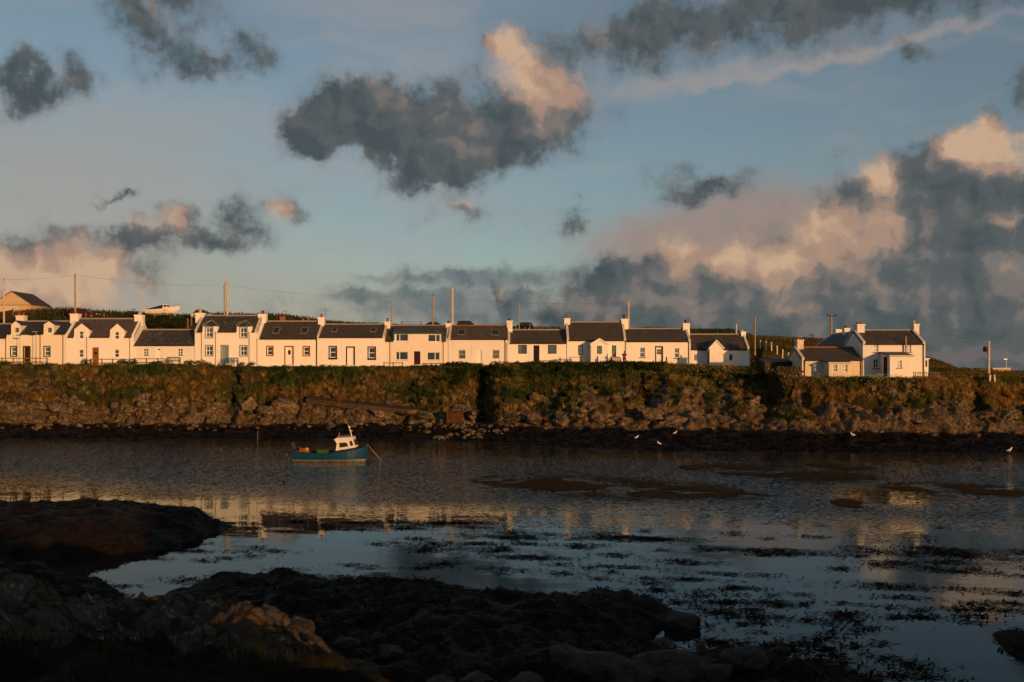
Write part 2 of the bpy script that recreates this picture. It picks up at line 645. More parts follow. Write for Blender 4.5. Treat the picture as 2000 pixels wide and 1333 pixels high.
def leafy(name, trans=0.25, rough=0.7):
    """Plants coloured per leaf by the 'tint' attribute."""
    m, t, b = material(name)
    c = attr(t, 'tint', 'Color')
    put(t, b.inputs['Base Color'], c)
    b.inputs['Roughness'].default_value = rough
    b.inputs['Specular IOR Level'].default_value = 0.1
    b.inputs['IOR'].default_value = 1.08
    tr = tnode(t, 'ShaderNodeBsdfTranslucent')
    put(t, tr.inputs[0], c)
    ms = tnode(t, 'ShaderNodeMixShader')
    ms.inputs[0].default_value = trans
    t.links.new(b.outputs[0], ms.inputs[1])
    t.links.new(tr.outputs[0], ms.inputs[2])
    out_ = [n for n in t.nodes if n.type == 'OUTPUT_MATERIAL'][0]
    t.links.new(ms.outputs[0], out_.inputs[0])
    return m


M_WHITE = whitewash('whitewash', (0.80, 0.775, 0.73), (0.46, 0.38, 0.27), 0.34)
M_WHITE2 = whitewash('whitewash_grey', (0.74, 0.72, 0.68), (0.40, 0.34, 0.25), 0.45)
M_WHITE3 = whitewash('whitewash_fresh', (0.83, 0.80, 0.74), (0.55, 0.46, 0.34), 0.2)
M_CREAM = whitewash('cream_render', (0.76, 0.70, 0.60), (0.45, 0.36, 0.24), 0.30)
M_OLDWASH = whitewash('old_whitewash', (0.66, 0.57, 0.44), (0.20, 0.14, 0.07), 0.8)
M_STONEWASH = whitewash('stone_gable', (0.52, 0.47, 0.40), (0.22, 0.18, 0.13), 0.7)
M_SLATE = slate('slate_blue', (0.036, 0.036, 0.038), (0.36, 0.32, 0.25), 0.0)
M_SLATE_L = slate('slate_lichen', (0.044, 0.041, 0.038), (0.40, 0.36, 0.27), 0.8, 0.2)
M_SLATE_P = slate('slate_purple', (0.085, 0.066, 0.056), (0.30, 0.26, 0.20), 0.35, 0.2)
M_SLATE_B = slate('slate_brown', (0.058, 0.046, 0.034), (0.28, 0.24, 0.17), 0.25, 0.45)
M_SLATE_M = slate('slate_mossy', (0.075, 0.055, 0.035), (0.34, 0.29, 0.2), 0.5, 0.8)
M_RIDGE = paint('ridge_tile', (0.30, 0.28, 0.26), 0.8)
M_RIDGE_R = paint('ridge_tile_red', (0.28, 0.12, 0.06), 0.8)
M_LEAD = paint('lead_flashing', (0.24, 0.235, 0.23), 0.6)
M_COPE = whitewash('coping_cement', (0.56, 0.52, 0.46), (0.22, 0.19, 0.15), 0.5)
M_FRAME = paint('white_gloss_paint', (0.82, 0.81, 0.78), 0.35, 0.04)
M_POT = paint('terracotta', (0.34, 0.095, 0.045), 0.8)
M_POT_D = paint('dark_pot', (0.07, 0.045, 0.03), 0.8)
M_POT_T = paint('buff_pot', (0.50, 0.38, 0.24), 0.8)
M_PIPE = paint('black_pipe', (0.035, 0.025, 0.02), 0.5)
M_PIPE_G = paint('grey_pipe', (0.30, 0.25, 0.2), 0.5)
M_WOOD = paint('weathered_wood', (0.24, 0.165, 0.10), 0.85, 0.25)
M_WOOD_D = paint('dark_wood', (0.06, 0.035, 0.022), 0.7, 0.2)
M_POLE = paint('pole_wood', (0.42, 0.30, 0.18), 0.8, 0.2)
M_POLE_M = paint('pole_painted', (0.62, 0.50, 0.38), 0.6, 0.15)
M_METAL = paint('galvanised', (0.35, 0.35, 0.35), 0.45, 0.1, 0.5, 0.6)
M_IRON = paint('dark_iron', (0.03, 0.028, 0.028), 0.5)
M_GREEN = paint('green_paint', (0.012, 0.085, 0.05), 0.45)
M_BLUE = paint('pale_blue_paint', (0.21, 0.29, 0.33), 0.45)
M_BLUE_D = paint('blue_bench_paint', (0.03, 0.085, 0.14), 0.5)
M_RED = paint('red_paint', (0.33, 0.055, 0.03), 0.5)
M_BLACK = paint('black_paint', (0.022, 0.02, 0.02), 0.45)
M_BROWN = paint('brown_door', (0.24, 0.085, 0.028), 0.5)
M_BROWN_D = paint('dark_brown_door', (0.055, 0.018, 0.012), 0.45)
M_TEAL = paint('teal_fascia', (0.016, 0.10, 0.12), 0.5)
M_TRIM_D = paint('dark_frame', (0.06, 0.022, 0.014), 0.45)
M_GREYROOF = paint('felt_roof', (0.16, 0.155, 0.14), 0.8)
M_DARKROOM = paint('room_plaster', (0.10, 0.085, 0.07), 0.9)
M_CURTAIN = paint('curtain_cloth', (0.50, 0.45, 0.36), 0.9, 0.2)
M_SHED = paint('barn_cladding', (0.56, 0.42, 0.26), 0.7, 0.08)
M_SHED_D = paint('barn_door', (0.60, 0.50, 0.38), 0.7, 0.06)
M_SHEDROOF = paint('barn_sheet_roof', (0.085, 0.075, 0.07), 0.7)


def make_glass():
    m, t, b = material('window_glass')
    out_ = [n for n in t.nodes if n.type == 'OUTPUT_MATERIAL'][0]
    tr = tnode(t, 'ShaderNodeBsdfTransparent')
    tr.inputs[0].default_value = (0.72, 0.74, 0.74, 1)
    gl = tnode(t, 'ShaderNodeBsdfGlossy')
    gl.inputs['Roughness'].default_value = 0.03
    fr = tnode(t, 'ShaderNodeFresnel')
    fr.inputs[0].default_value = 1.5
    bump_ = tnode(t, 'ShaderNodeBump')
    bump_.inputs['Distance'].default_value = 0.01
    bump_.inputs['Strength'].default_value = 0.3
    t.links.new(noise(t, 0.9, 2), bump_.inputs['Height'])
    t.links.new(bump_.outputs[0], gl.inputs['Normal'])
    ms = tnode(t, 'ShaderNodeMixShader')
    t.links.new(mth(t, 'ADD', fr.outputs[0], 0.08), ms.inputs[0])
    t.links.new(tr.outputs[0], ms.inputs[1])
    t.links.new(gl.outputs[0], ms.inputs[2])
    t.links.new(ms.outputs[0], out_.inputs[0])
    t.nodes.remove(b)
    return m


M_GLASS = make_glass()
M_GROUND = ground_mat('shore_ground', 1.0, (0.20, 0.145, 0.082))
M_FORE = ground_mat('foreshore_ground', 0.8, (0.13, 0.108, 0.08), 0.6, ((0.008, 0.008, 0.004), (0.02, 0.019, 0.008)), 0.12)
M_PLANT = leafy('plant_leaves')
M_WEED = leafy('seaweed_fronds', 0.08, 0.6)


def rock_mat(name, lichen, base, wet=False):
    m, t, b = material(name)
    put(t, b.inputs['Base Color'], rocky(t, b, lichen, base))
    b.inputs['Roughness'].default_value = 0.85
    b.inputs['Specular IOR Level'].default_value = 0.25
    bump(t, b, noise(t, 5, 6, 0.65), 0.12, 0.8)
    return m


M_ROCK = rock_mat('lichen_rock', 1.0, (0.20, 0.145, 0.082))
M_ROCK_D = rock_mat('plain_rock', 0.5, (0.17, 0.13, 0.085))
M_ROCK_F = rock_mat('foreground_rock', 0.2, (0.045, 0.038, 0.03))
M_PATH = paint('path_gravel', (0.075, 0.055, 0.035), 0.95, 0.25)


def make_water():
    m, t, b = material('sea_water')
    g = tnode(t, 'ShaderNodeNewGeometry')
    pos = g.outputs['Position']
    sp = tnode(t, 'ShaderNodeSeparateXYZ')
    t.links.new(pos, sp.inputs[0])
    X_, Y_ = sp.outputs[0], sp.outputs[1]
    # breeze zone: rippled water beyond a slanting line; calm, weed-damped water on the near side
    d = mth(t, 'SUBTRACT', mth(t, 'ADD', Y_, mth(t, 'MULTIPLY', X_, 0.37)), 47.5)
    d = mth(t, 'ADD', d, rng(t, noise(t, 0.09, 4, 0.6, pos, stretch=(0.5, 1, 1)), 0.25, 0.75, -4.0, 4.0))
    calm = mth(t, 'POWER', rng(t, d, -7.5, 7.5), 2.8)
    # weed damps the ripples off the right-hand house
    ex = mth(t, 'MULTIPLY', mth(t, 'SUBTRACT', X_, 20.5), 0.22)
    ey = mth(t, 'MULTIPLY', mth(t, 'SUBTRACT', Y_, 53.0), 0.2)
    calm = mth(t, 'MULTIPLY', calm, rng(t, mth(t, 'ADD', mth(t, 'MULTIPLY', ex, ex), mth(t, 'MULTIPLY', ey, ey)), 0.3, 1.4, 0.12, 1.0))
    lee = rng(t, mth(t, 'ADD', mth(t, 'ADD', Y_, mth(t, 'MULTIPLY', X_, 0.35)), rng(t, noise(t, 0.12, 3, 0.6, pos), 0.3, 0.7, -4, 4)), 74.0, 84.0, 1.0, 0.25)
    patch = rng(t, noise(t, 0.06, 4, 0.6, pos, stretch=(0.4, 1.2, 1)), 0.35, 0.7, 0.45, 1.0)
    amp = mth(t, 'MULTIPLY', mth(t, 'MULTIPLY', calm, lee), patch)
    amp = mth(t, 'ADD', mth(t, 'MULTIPLY', amp, 2.2), 0.014)
    n1 = noise(t, 7.0, 3, 0.65, pos, 'Color', stretch=(0.7, 1.0, 1))
    v = tnode(t, 'ShaderNodeVectorMath', operation='SUBTRACT')
    t.links.new(n1, v.inputs[0])
    v.inputs[1].default_value = (0.5, 0.5, 0.5)
    sc = tnode(t, 'ShaderNodeVectorMath', operation='SCALE')
    t.links.new(v.outputs[0], sc.inputs[0])
    t.links.new(amp, sc.inputs['Scale'])
    ml = tnode(t, 'ShaderNodeVectorMath', operation='MULTIPLY')
    t.links.new(sc.outputs[0], ml.inputs[0])
    ml.inputs[1].default_value = (1.0, 1.0, 0.0)
    # long low swell lines that break the mirror into streaks
    n2 = noise(t, 0.55, 3, 0.6, pos, 'Color', stretch=(0.35, 1.5, 1))
    v2 = tnode(t, 'ShaderNodeVectorMath', operation='MULTIPLY_ADD')
    t.links.new(n2, v2.inputs[0])
    v2.inputs[1].default_value = (0.020, 0.030, 0.0)
    v2.inputs[2].default_value = (-0.010, -0.015, 1.0)
    ad = tnode(t, 'ShaderNodeVectorMath', operation='ADD')
    t.links.new(ml.outputs[0], ad.inputs[0])
    t.links.new(v2.outputs[0], ad.inputs[1])
    nm = tnode(t, 'ShaderNodeVectorMath', operation='NORMALIZE')
    t.links.new(ad.outputs[0], nm.inputs[0])
    out_ = [n for n in t.nodes if n.type == 'OUTPUT_MATERIAL'][0]
    fr = tnode(t, 'ShaderNodeFresnel')
    fr.inputs['IOR'].default_value = 1.23
    t.links.new(nm.outputs[0], fr.inputs['Normal'])
    gl = tnode(t, 'ShaderNodeBsdfGlossy')
    gl.inputs['Color'].default_value = (0.80, 0.87, 0.89, 1)
    gl.inputs['Roughness'].default_value = 0.02
    t.links.new(nm.outputs[0], gl.inputs['Normal'])
    b.inputs['Base Color'].default_value = (0.004, 0.012, 0.016, 1)
    b.inputs['Specular IOR Level'].default_value = 0.0
    b.inputs['Roughness'].default_value = 1.0
    ms = tnode(t, 'ShaderNodeMixShader')
    t.links.new(fr.outputs[0], ms.inputs[0])
    t.links.new(b.outputs[0], ms.inputs[1])
    t.links.new(gl.outputs[0], ms.inputs[2])
    t.links.new(ms.outputs[0], out_.inputs[0])
    return m


M_WATER = make_water()

# ================================================================== setting
# ---- the sea
mb = MB()
mb.poly((-9000, -400, 0), (9000, -400, 0), (9000, 16000, 0), (-9000, 16000, 0))
sea = mb.build('water', M_WATER)
tag(sea, 'still dark inlet rippled by a breeze beyond the floating weed', kind='structure')

# ---- far shore: weed beach, rocks, grassy bank, the terrace the houses stand on, the hill behind
ST = np.array([
    # px,   Yw,   Y1,  z1,   Y2,    z2,  Y3,   z3
    (-500, 96, 103.5, 1.0, 105.8, 3.0, 112.3, 7.25),
    (0, 97, 104, 1.0, 106, 2.9, 112.3, 7.25),
    (120, 97, 104, 1.0, 106.3, 3.3, 112.3, 7.25),
    (300, 97, 104, 1.0, 106.3, 3.3, 112.3, 7.25),
    (450, 97, 104, 1.0, 106.3, 3.1, 112.3, 7.15),
    (560, 96.5, 103.6, 1.0, 106, 3.5, 112.3, 7.05),
    (700, 96, 103.6, 1.0, 106, 3.0, 112.3, 7.0),
    (870, 95, 103, 1.0, 105.3, 2.2, 112, 7.15),
    (1000, 90.5, 100, 0.9, 103, 2.5, 111, 7.25),
    (1100, 85, 98.5, 1.0, 102.8, 3.4, 110.5, 7.25),
    (1200, 83, 97.5, 1.0, 103, 4.6, 110, 7.25),
    (1330, 81, 96.5, 1.0, 102.5, 4.5, 110, 7.2),
    (1480, 80.7, 94.5, 1.0, 99.5, 3.9, 107, 6.8),
    (1550, 80.5, 92.5, 1.0, 96, 3.6, 97.6, 5.9),
    (1700, 80.3, 91, 1.0, 94, 3.7, 96.8, 5.85),
    (1800, 80.3, 90.5, 1.0, 93.8, 3.7, 96.8, 5.8),
    (1900, 80, 90.5, 1.0, 95, 3.4, 102, 6.1),
    (2000, 79.6, 90.5, 1.0, 95.5, 3.0, 105, 5.8),
    (2500, 79, 90.5, 1.0, 95.5, 2.8, 105, 5.7)], dtype=float)
SKYL = np.array([
    # px, photo row of the hill's crest, its distance
    (-500, 600, 165), (0, 612, 165), (95, 607, 165), (150, 607, 165), (280, 611, 165), (340, 618, 165), (430, 614, 165), (500, 620, 165),
    (560, 621, 170), (640, 630, 175), (760, 635, 180), (880, 639, 182), (1000, 639, 185), (1100, 643, 188), (1230, 646, 190),
    (1300, 642, 195), (1430, 644, 195), (1475, 660, 195), (1560, 664, 195), (1650, 666, 195), (1720, 672, 190), (1790, 694, 180),
    (1830, 708, 170), (1870, 723, 150), (2000, 729, 150), (2500, 731, 150)], dtype=float)
GULLY = [(942, 17, 3.8, 0.9), (456, 7, 1.8, 0.5), (200, 20, 1.6, 0.5), (640, 12, 0.9, 0.1), (1905, 16, 1.6, 0.4), (1265, 6, 0.9, 0.3), (1505, 10, 1.2, 0.3), (322, 5, 0.9, 0.3)]


def far_surface(px, Y):
    """Displaced point of the far shore for polar grid coordinates (px, Y): X, Y, z, rock, wet."""
    g = lambda k: np.interp(px, ST[:, 0], ST[:, k])
    Yw, Y1, z1, Y2, z2, Y3, z3 = (g(k) for k in range(1, 8))
    X0 = (px - 1000) / F * Y
    shift = (fbm(X0 * 0.16, X0 * 0 + 3.1, octv=3) - 0.5) * 4.0 + (fbm(X0 * 0.7, X0 * 0 + 8.1, octv=3) - 0.5) * 2.0
    wob = 30 * (vnoise(Y * 0.45, px * 0.004) - 0.5)
    for c, w, d, k in GULLY:
        shift = shift + d * np.exp(-((px + wob - c) / w) ** 2)
    lowcut = sum(-1.6 * k * np.exp(-((px - c) / w) ** 2) for c, w, d, k in GULLY)
    Y1s, Y2s = Y1 + shift * 0.6, Y2 + shift
    Y3s = np.minimum(Y3 + shift * 0.7, np.where(px > 1520, np.where(px < 1830, 97.4, 106.0), 114.0))
    Y2s = np.maximum(Y2s, Y1s + 1.2)
    Y3s = np.maximum(Y3s, Y2s + 1.5)
    z2s = z2 + (fbm(X0 * 0.30, X0 * 0 + 1.7, octv=5) - 0.5) * 4.2 + lowcut
    z2s = np.clip(z2s, 1.2, z3 - 0.7)
    beach = (Y - Yw) / np.maximum(Y1s - Yw, 0.5)
    za = np.where(beach < 0, beach * 1.5, z1 * np.clip(beach, 0, 1) ** 1.3)
    t = np.clip((Y - Y1s) / (Y2s - Y1s), 0, 1)
    zb = z1 + (z2s - z1) * (0.85 * t ** 0.75 + 0.15 * sstep(0.3, 0.7, t))
    u = np.clip((Y - Y2s) / (Y3s - Y2s), 0, 1)
    zc = z2s + (z3 - z2s) * (0.35 * u + 0.65 * sstep(0, 1, u) ** 0.8)
    z = np.where(Y < Y1s, za, np.where(Y < Y2s, zb, zc))
    # the hill behind the houses
    cy, cd = np.interp(px, SKYL[:, 0], SKYL[:, 1]), np.interp(px, SKYL[:, 0], SKYL[:, 2])
    zr = EYE + (HZ - cy) / F * cd
    Yb = np.where(px < 1490, 127.0, np.where(px < 1540, 118.0, 122.0))
    h = np.clip((Y - Yb) / (cd - Yb), 0, 1)
    hill = (zr - z3) * (0.5 * h + 0.5 * sstep(0, 1, h))
    z = z + np.where(Y > Y3s, hill, 0)
    z = np.where(Y > cd, zr - (Y - cd) * 0.03, z)
    rock = sstep(-0.15, 0.12, t) * (1 - sstep(0.0, 0.22, u)) * np.where(Y > Y1s - 1.5, 1, 0)
    bare = sstep(0.60, 0.68, fbm(X0 * 0.33 + 3, Y * 0.45 + 5, octv=3)) * (1 - sstep(0.45, 0.7, u)) * np.where(u > 0, 1, 0)
    rock = np.maximum(rock, bare)
    rock = rock * (1 - 0.9 * sstep(0.54, 0.62, fbm(X0 * 0.55 + 11, Y * 0.9, octv=4)) * sstep(0.25, 0.6, t))
    wet = 1 - sstep(0.75, 1.15, z + 0 * Y)
    wet = np.where(Y < Y2s, wet, 0)
    # break the rock up: blocky ledges pushed out and cracks drawn in
    X = X0.copy()
    r1 = ridged(X * 0.42, z * 0.55 + Y * 0.12, octv=4)
    r2 = fbm(X * 1.5, z * 1.7, Y * 0.6, octv=4)
    r3 = fbm(X * 4.2, z * 4.6, Y * 1.5, octv=3)
    out_ = rock * ((r1 - 0.66) * 2.0 + (r2 - 0.5) * 1.5 + (r3 - 0.5) * 0.7)
    soft = (1 - rock) * np.where((u > 0) & (Y < Y3s + 1), 1, 0)
    out_ = out_ + soft * (fbm(X * 0.42, z * 0.6, Y * 0.3, octv=4) - 0.5) * 3.4 * (1 - sstep(0.8, 1.0, u))
    Yd = Y - out_
    z = z + rock * (r2 - 0.5) * 0.7 + np.where(Y > Y3s + 3, (fbm(X * 0.12, Y * 0.12, octv=4) - 0.5) * np.clip((Y - 128) / 20, 0, 1) * 1.2, 0)
    z = z + np.where(Y < Y1s, (ridged(X * 0.6, Y * 0.5, octv=4) - 0.55) * 0.9 * np.clip(beach * 1.4, 0, 1), 0)
    return X, Yd, z, np.clip(rock, 0, 1), np.clip(wet, 0, 1), u


def grid_faces(nr, nc):
    i = np.arange(nr - 1)[:, None] * nc + np.arange(nc - 1)[None, :]
    return np.stack([i, i + 1, i + nc + 1, i + nc], -1).reshape(-1, 4)


rowsY = np.concatenate([np.arange(75, 92, 0.4), np.arange(92, 115, 0.14), np.arange(115, 130, 0.7), np.arange(130, 200, 1.6), np.arange(200, 420, 12)])
colsP = np.arange(-420, 2424, 3.2)
gp, gy = np.meshgrid(colsP, rowsY)
fx, fy, fz, frock, fwet, fu = far_surface(gp.ravel(), gy.ravel())
terrain = np_mesh('terrain', np.stack([fx, fy, fz], 1), grid_faces(len(rowsY), len(colsP)), M_GROUND, True, {'rock': frock, 'wet': fwet})
tag(terrain, 'grassy rock bank rising from a dark weed beach to the house terrace', kind='structure')

# ---- near shore: weed-covered rocks in the shade of the rise behind the camera
def poly_world(pts):
    return np.array([GX(*p) for p in pts])


def sdf(poly, x, y):
    """Signed distance to a polygon, positive inside."""
    d = np.full(x.shape, 1e9)
    ins = np.zeros(x.shape, bool)
    n = len(poly)
    for i in range(n):
        ax, ay = poly[i]
        bx, by = poly[(i + 1) % n]
        ex, ey = bx - ax, by - ay
        tt = np.clip(((x - ax) * ex + (y - ay) * ey) / (ex * ex + ey * ey + 1e-9), 0, 1)
        d = np.minimum(d, np.hypot(x - ax - tt * ex, y - ay - tt * ey))
        c = ((ay > y) != (by > y)) & (x < (bx - ax) * (y - ay) / (by - ay + 1e-12) + ax)
        ins ^= c
    return np.where(ins, d, -d)


ISLE = poly_world([(-300, 1012), (0, 1003), (160, 1006), (260, 1000), (350, 1012), (460, 1024), (400, 1048), (350, 1066), (300, 1078), (180, 1090), (60, 1100), (-300, 1112)])
SHORE = poly_world([(-700, 1096), (0, 1100), (70, 1108), (140, 1126), (215, 1142), (235, 1166), (290, 1192), (325, 1188), (330, 1172), (400, 1152), (480, 1140),
                    (560, 1132), (640, 1142), (760, 1152), (880, 1150), (960, 1170), (1080, 1180), (1200, 1166), (1330, 1208), (1312, 1240), (1258, 1262), (1275, 1288),
                    (1400, 1276), (1500, 1290), (1700, 1340), (1800, 1500), (1850, 1900), (2000, 2600), (-2500, 2600), (-2500, 1120)])
ROCK_R = poly_world([(1935, 1238), (1985, 1245), (2080, 1262), (2080, 1300), (1990, 1285), (1945, 1262)])


def near_surface(X, Y):
    warp = (fbm(X * 0.5, Y * 0.5, octv=4) - 0.5) * 2.2
    warp2 = (fbm(X * 1.9 + 7, Y * 1.9, octv=3) - 0.5) * 0.8
    di = sdf(ISLE, X, Y) + warp * 0.6 + warp2 * 0.6
    ds = sdf(SHORE, X, Y) + warp * 0.7 + warp2 * 0.7
    dr = sdf(ROCK_R, X, Y) + warp * 0.2
    zi = np.where(di > 0, 1.0 * (1 - np.exp(-di / 1.5)), di * 0.5)
    zs = np.where(ds > 0, 0.62 * (1 - np.exp(-ds / 1.1)), ds * 0.5)
    zr = np.where(dr > 0.12, 0.4 * (1 - np.exp(-(dr - 0.12) / 0.3)), (dr - 0.12) * 0.5)
    z = np.maximum(np.maximum(zi, zs), zr)
    lump = (ridged(X * 0.55, Y * 0.55, octv=4) - 0.55) * 0.75 + (fbm(X * 2.2, Y * 2.2, octv=4) - 0.5) * 0.4
    z = z + lump * np.clip(np.maximum(ds, di) * 0.8 + 0.2, 0, 1) * 0.8
    # rock and turf bank climbing to the camera on the left; its right edge falls away
    zb = 4.6 - 0.155 * Y + np.maximum(0, -(X + 5)) * 0.10
    zb = zb + (ridged(X * 0.28 + 4, Y * 0.34, octv=5) - 0.6) * 1.5 * sstep(9, 15, Y) + (fbm(X * 1.1, Y * 1.4, octv=5) - 0.5) * 0.5
    edge = X - (-4.6 + (19 - Y) * 0.477)
    edge = edge + (fbm(X * 0.6, Y * 0.6 + 5, octv=3) - 0.5) * 1.4
    fall = sstep(-0.3, 2.2, edge)
    rib = 0.75 * np.exp(-((X + 4.5) / 1.0) ** 2 - ((Y - 18.6) / 1.5) ** 2) + 0.5 * np.exp(-((X + 6.3) / 0.9) ** 2 - ((Y - 22.3) / 0.8) ** 2) + 0.35 * np.exp(-((X + 3.0) / 0.7) ** 2 - ((Y - 15.6) / 1.4) ** 2)
    rib = rib * (0.6 + 0.8 * fbm(X * 1.7 + 3, Y * 1.7, octv=4))
    front = sstep(21.5, 26.5, Y + (fbm(X * 0.3, Y * 0.0, octv=3) - 0.5) * 3 + np.where(X < -9, (X + 9) * 0.5, 0))
    zb = zb * (1 - front) + (z - 0.3) * front
    low = np.where(Y < 17, 5.2 - 0.285 * Y, 0.35 * np.exp(-(Y - 17) / 3))
    low = np.where(Y < 17, low - 1.6 * sstep(0.5, 4.0, X) * sstep(17, 11, Y), low)
    low = low - 0.9 * sstep(4.0, 7.0, X)
    zb = zb * (1 - fall) + np.minimum(zb, low) * fall
    crag = ridged(X * 1.6 + 2, Y * 1.2, octv=4)
    zb = zb + rib + ((crag - 0.6) * 0.45 + (fbm(X * 4.5, Y * 3.2, octv=3) - 0.5) * 0.22) * sstep(12.5, 15.5, Y)
    bank = np.maximum(zb - z, 0)
    z = np.maximum(z, zb)
    turf = sstep(15.4, 13.8, Y + (fbm(X * 0.7, Y * 0.7, octv=3) - 0.5) * 3)
    rock = np.clip(sstep(0.0, 0.45, bank) * (1 - turf), 0, 1)
    wet = np.clip(1 - sstep(0.0, 0.5, bank), 0, 1) * (1 - turf)
    # a rock pool in the bank
    pool = np.exp(-(((X + 7.8) / 0.65) ** 2 + ((Y - 17.2) / 1.0) ** 2) ** 2)
    z = z * (1 - pool) + 1.72 * pool
    return z, rock, wet, turf


rowsN = np.concatenate([np.linspace(1.6, 11, 60, endpoint=False), 11 * (52 / 11) ** np.linspace(0, 1, 400)])
colsN = np.arange(-600, 2604, 6.5)
gp, gy = np.meshgrid(colsN, rowsN)
nx, ny = ((gp - 1000) / F * gy).ravel(), gy.ravel()
nz, nrock, nwet, nturf = near_surface(nx, ny)
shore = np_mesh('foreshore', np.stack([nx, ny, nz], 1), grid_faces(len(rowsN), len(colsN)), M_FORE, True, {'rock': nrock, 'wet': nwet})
tag(shore, 'dark weed-covered rocks and turf bank at the near water edge', kind='structure')
mb = MB()
mb.poly(*[(-7.8 + 0.75 * math.cos(a) * (1 + 0.2 * math.sin(3 * a)), 17.2 + 1.1 * math.sin(a), 1.9) for a in np.linspace(0, 2 * math.pi, 24, endpoint=False)])
pool_o = mb.build('rock_pool', M_WATER)
tag(pool_o, 'small rock pool among the near rocks', kind='structure')

# ---- rise of land behind the camera that keeps the low sun off the near shore
hx, hy = np.meshgrid(np.arange(-140, 141, 2.0), np.concatenate([np.arange(-160, -6, 2.0), np.arange(-6, 1.8, 0.5)]))
hx, hy = hx.ravel(), hy.ravel()
ha = hx * 0.53 - hy * 0.848
hq = hx * 0.848 + hy * 0.53
crest = 5.5 + (fbm(hq * 0.12, hq * 0, octv=3) - 0.5) * 1.0 - 5.2 * np.exp(-((hq - 6.3) / 2.0) ** 4)  # unseen crest shaped for the light: high for shade, notched to let sun through
crest = crest * (1 - sstep(24, 30, hq)) * sstep(-75, -50, hq)
base_h = 5.0 - 2.4 * sstep(2, 7, hx) - 0.6 * sstep(-1, 1.8, hy)
hz = base_h + (5.0 + crest - base_h) * np.exp(-((ha - 50) / 14) ** 2)
hz = np.where(hq > 26, hz - sstep(26, 40, hq) * 3.6, hz) + (fbm(hx * 0.2, hy * 0.2, octv=3) - 0.5) * 0.3
nyh = len(np.concatenate([np.arange(-160, -6, 2.0), np.arange(-6, 1.8, 0.5)]))
hill = np_mesh('hillside', np.stack([hx, hy, hz], 1), grid_faces(nyh, len(np.arange(-140, 141, 2.0))), M_FORE, True, {'rock': hx * 0, 'wet': hx * 0})
tag(hill, 'grassy rise behind the viewpoint', kind='structure')


# ---- plants on the far bank
def blades(name, base, hgt, wid, lean, cols, mat, label, curl=0.35):
    """Grass-like blades: two-segment tapered strips, all in one mesh."""
    n = len(base)
    ang = RNG.uniform(0, 2 * np.pi, n)
    # mostly face the viewer so the thin blades have some body
    sx = np.cos(ang) * 0.6 + np.sign(np.cos(ang)) * 0.4
    side = np.stack([sx, np.sin(ang) * 0.5, np.zeros(n)], 1) * (wid * 0.5)[:, None]
    la = RNG.uniform(0, 2 * np.pi, n)
    ln = np.stack([np.cos(la), np.sin(la) * 0.6 - 0.25, np.zeros(n)], 1) * (lean * hgt)[:, None]
    up = np.array([0, 0, 1.0])
    mid = base + ln * curl + up * (hgt * 0.6)[:, None]
    top = base + ln + up * (hgt * (1 - 0.25 * lean))[:, None]
    v = np.stack([base - side, base + side, mid + side * 0.75, mid - side * 0.75, top], 1).reshape(-1, 3)
    i = np.arange(n)[:, None] * 5
    f = np.concatenate([i + np.array([[0, 1, 2]]), i + np.array([[0, 2, 3]]), i + np.array([[3, 2, 4]])], 0)
    c = np.repeat(cols, 5, axis=0)
    o = np_mesh(name, v, f, mat, False, cols=c)
    return tag(o, label, kind='stuff')


def far_pts(n, p0, p1, y0, y1):
    px = RNG.uniform(p0, p1, n)
    Y = RNG.uniform(y0, y1, n)
    x, y, z, rk, wt, u = far_surface(px, Y)
    return px, x, y, z, rk, wt, u, Y


def pick_cols(n, palette, w, fld):
    """Colour per plant from a palette; fld (0..1) shifts along the palette in patches."""
    pal = np.array(palette)
    k = np.clip((fld + RNG.normal(0, 0.16, n)) * len(pal), 0, len(pal) - 1e-3)
    i = k.astype(int)
    return pal[i] * RNG.uniform(0.6, 1.35, n)[:, None]


GRASS = [(0.020, 0.034, 0.010), (0.034, 0.044, 0.013), (0.056, 0.056, 0.018), (0.085, 0.066, 0.022), (0.108, 0.074, 0.026), (0.112, 0.066, 0.022)]
def edge_y(px):
    return np.where(px > 1520, np.where(px < 1830, 99.4, 106.0), 113.6)


px, x, y, z, rk, wt, u, Y0 = far_pts(330000, -200, 2200, 93, 114.5)
keep = (z > 1.5) & (rk + (fbm(x * 0.8, z * 0.9 + y * 0.4, octv=3) - 0.5) * 1.1 < 0.55) & (Y0 < edge_y(px))
clump = fbm(x * 0.9, y * 0.6, z * 0.8, octv=3)
keep &= RNG.uniform(0, 1, len(x)) < sstep(0.28, 0.62, clump) * 0.8 + 0.2
px, x, y, z, u, clump = (a[keep] for a in (px, x, y, z, u, clump))
n = len(x)


def patch_field(px, x, y, z):
    fld = fbm(x * 0.20, y * 0.25, z * 0.5, octv=4) * 1.9 - 0.50
    fld = fld - 0.25 * np.exp(-((px - 1100) / 150) ** 2) * (z > 5.8) + 0.16 * (np.abs(px - 1340) < 110) + 0.08 * (np.abs(px - 340) < 110)
    return fld - 0.10 * sstep(5.5, 7.2, z)


cols = pick_cols(n, GRASS, None, patch_field(px, x, y, z)) * 1.3
hg = (0.16 + 0.30 * sstep(0.3, 0.75, clump)) * RNG.uniform(0.6, 1.4, n) * np.where(u > 0.9, 0.6, 1.0)
blades('bank_grass', np.stack([x, y, z - 0.05], 1), hg, RNG.uniform(0.05, 0.11, n), RNG.uniform(0.2, 0.9, n), cols, M_PLANT,
       'rough green and rust grass covering the rocky bank')
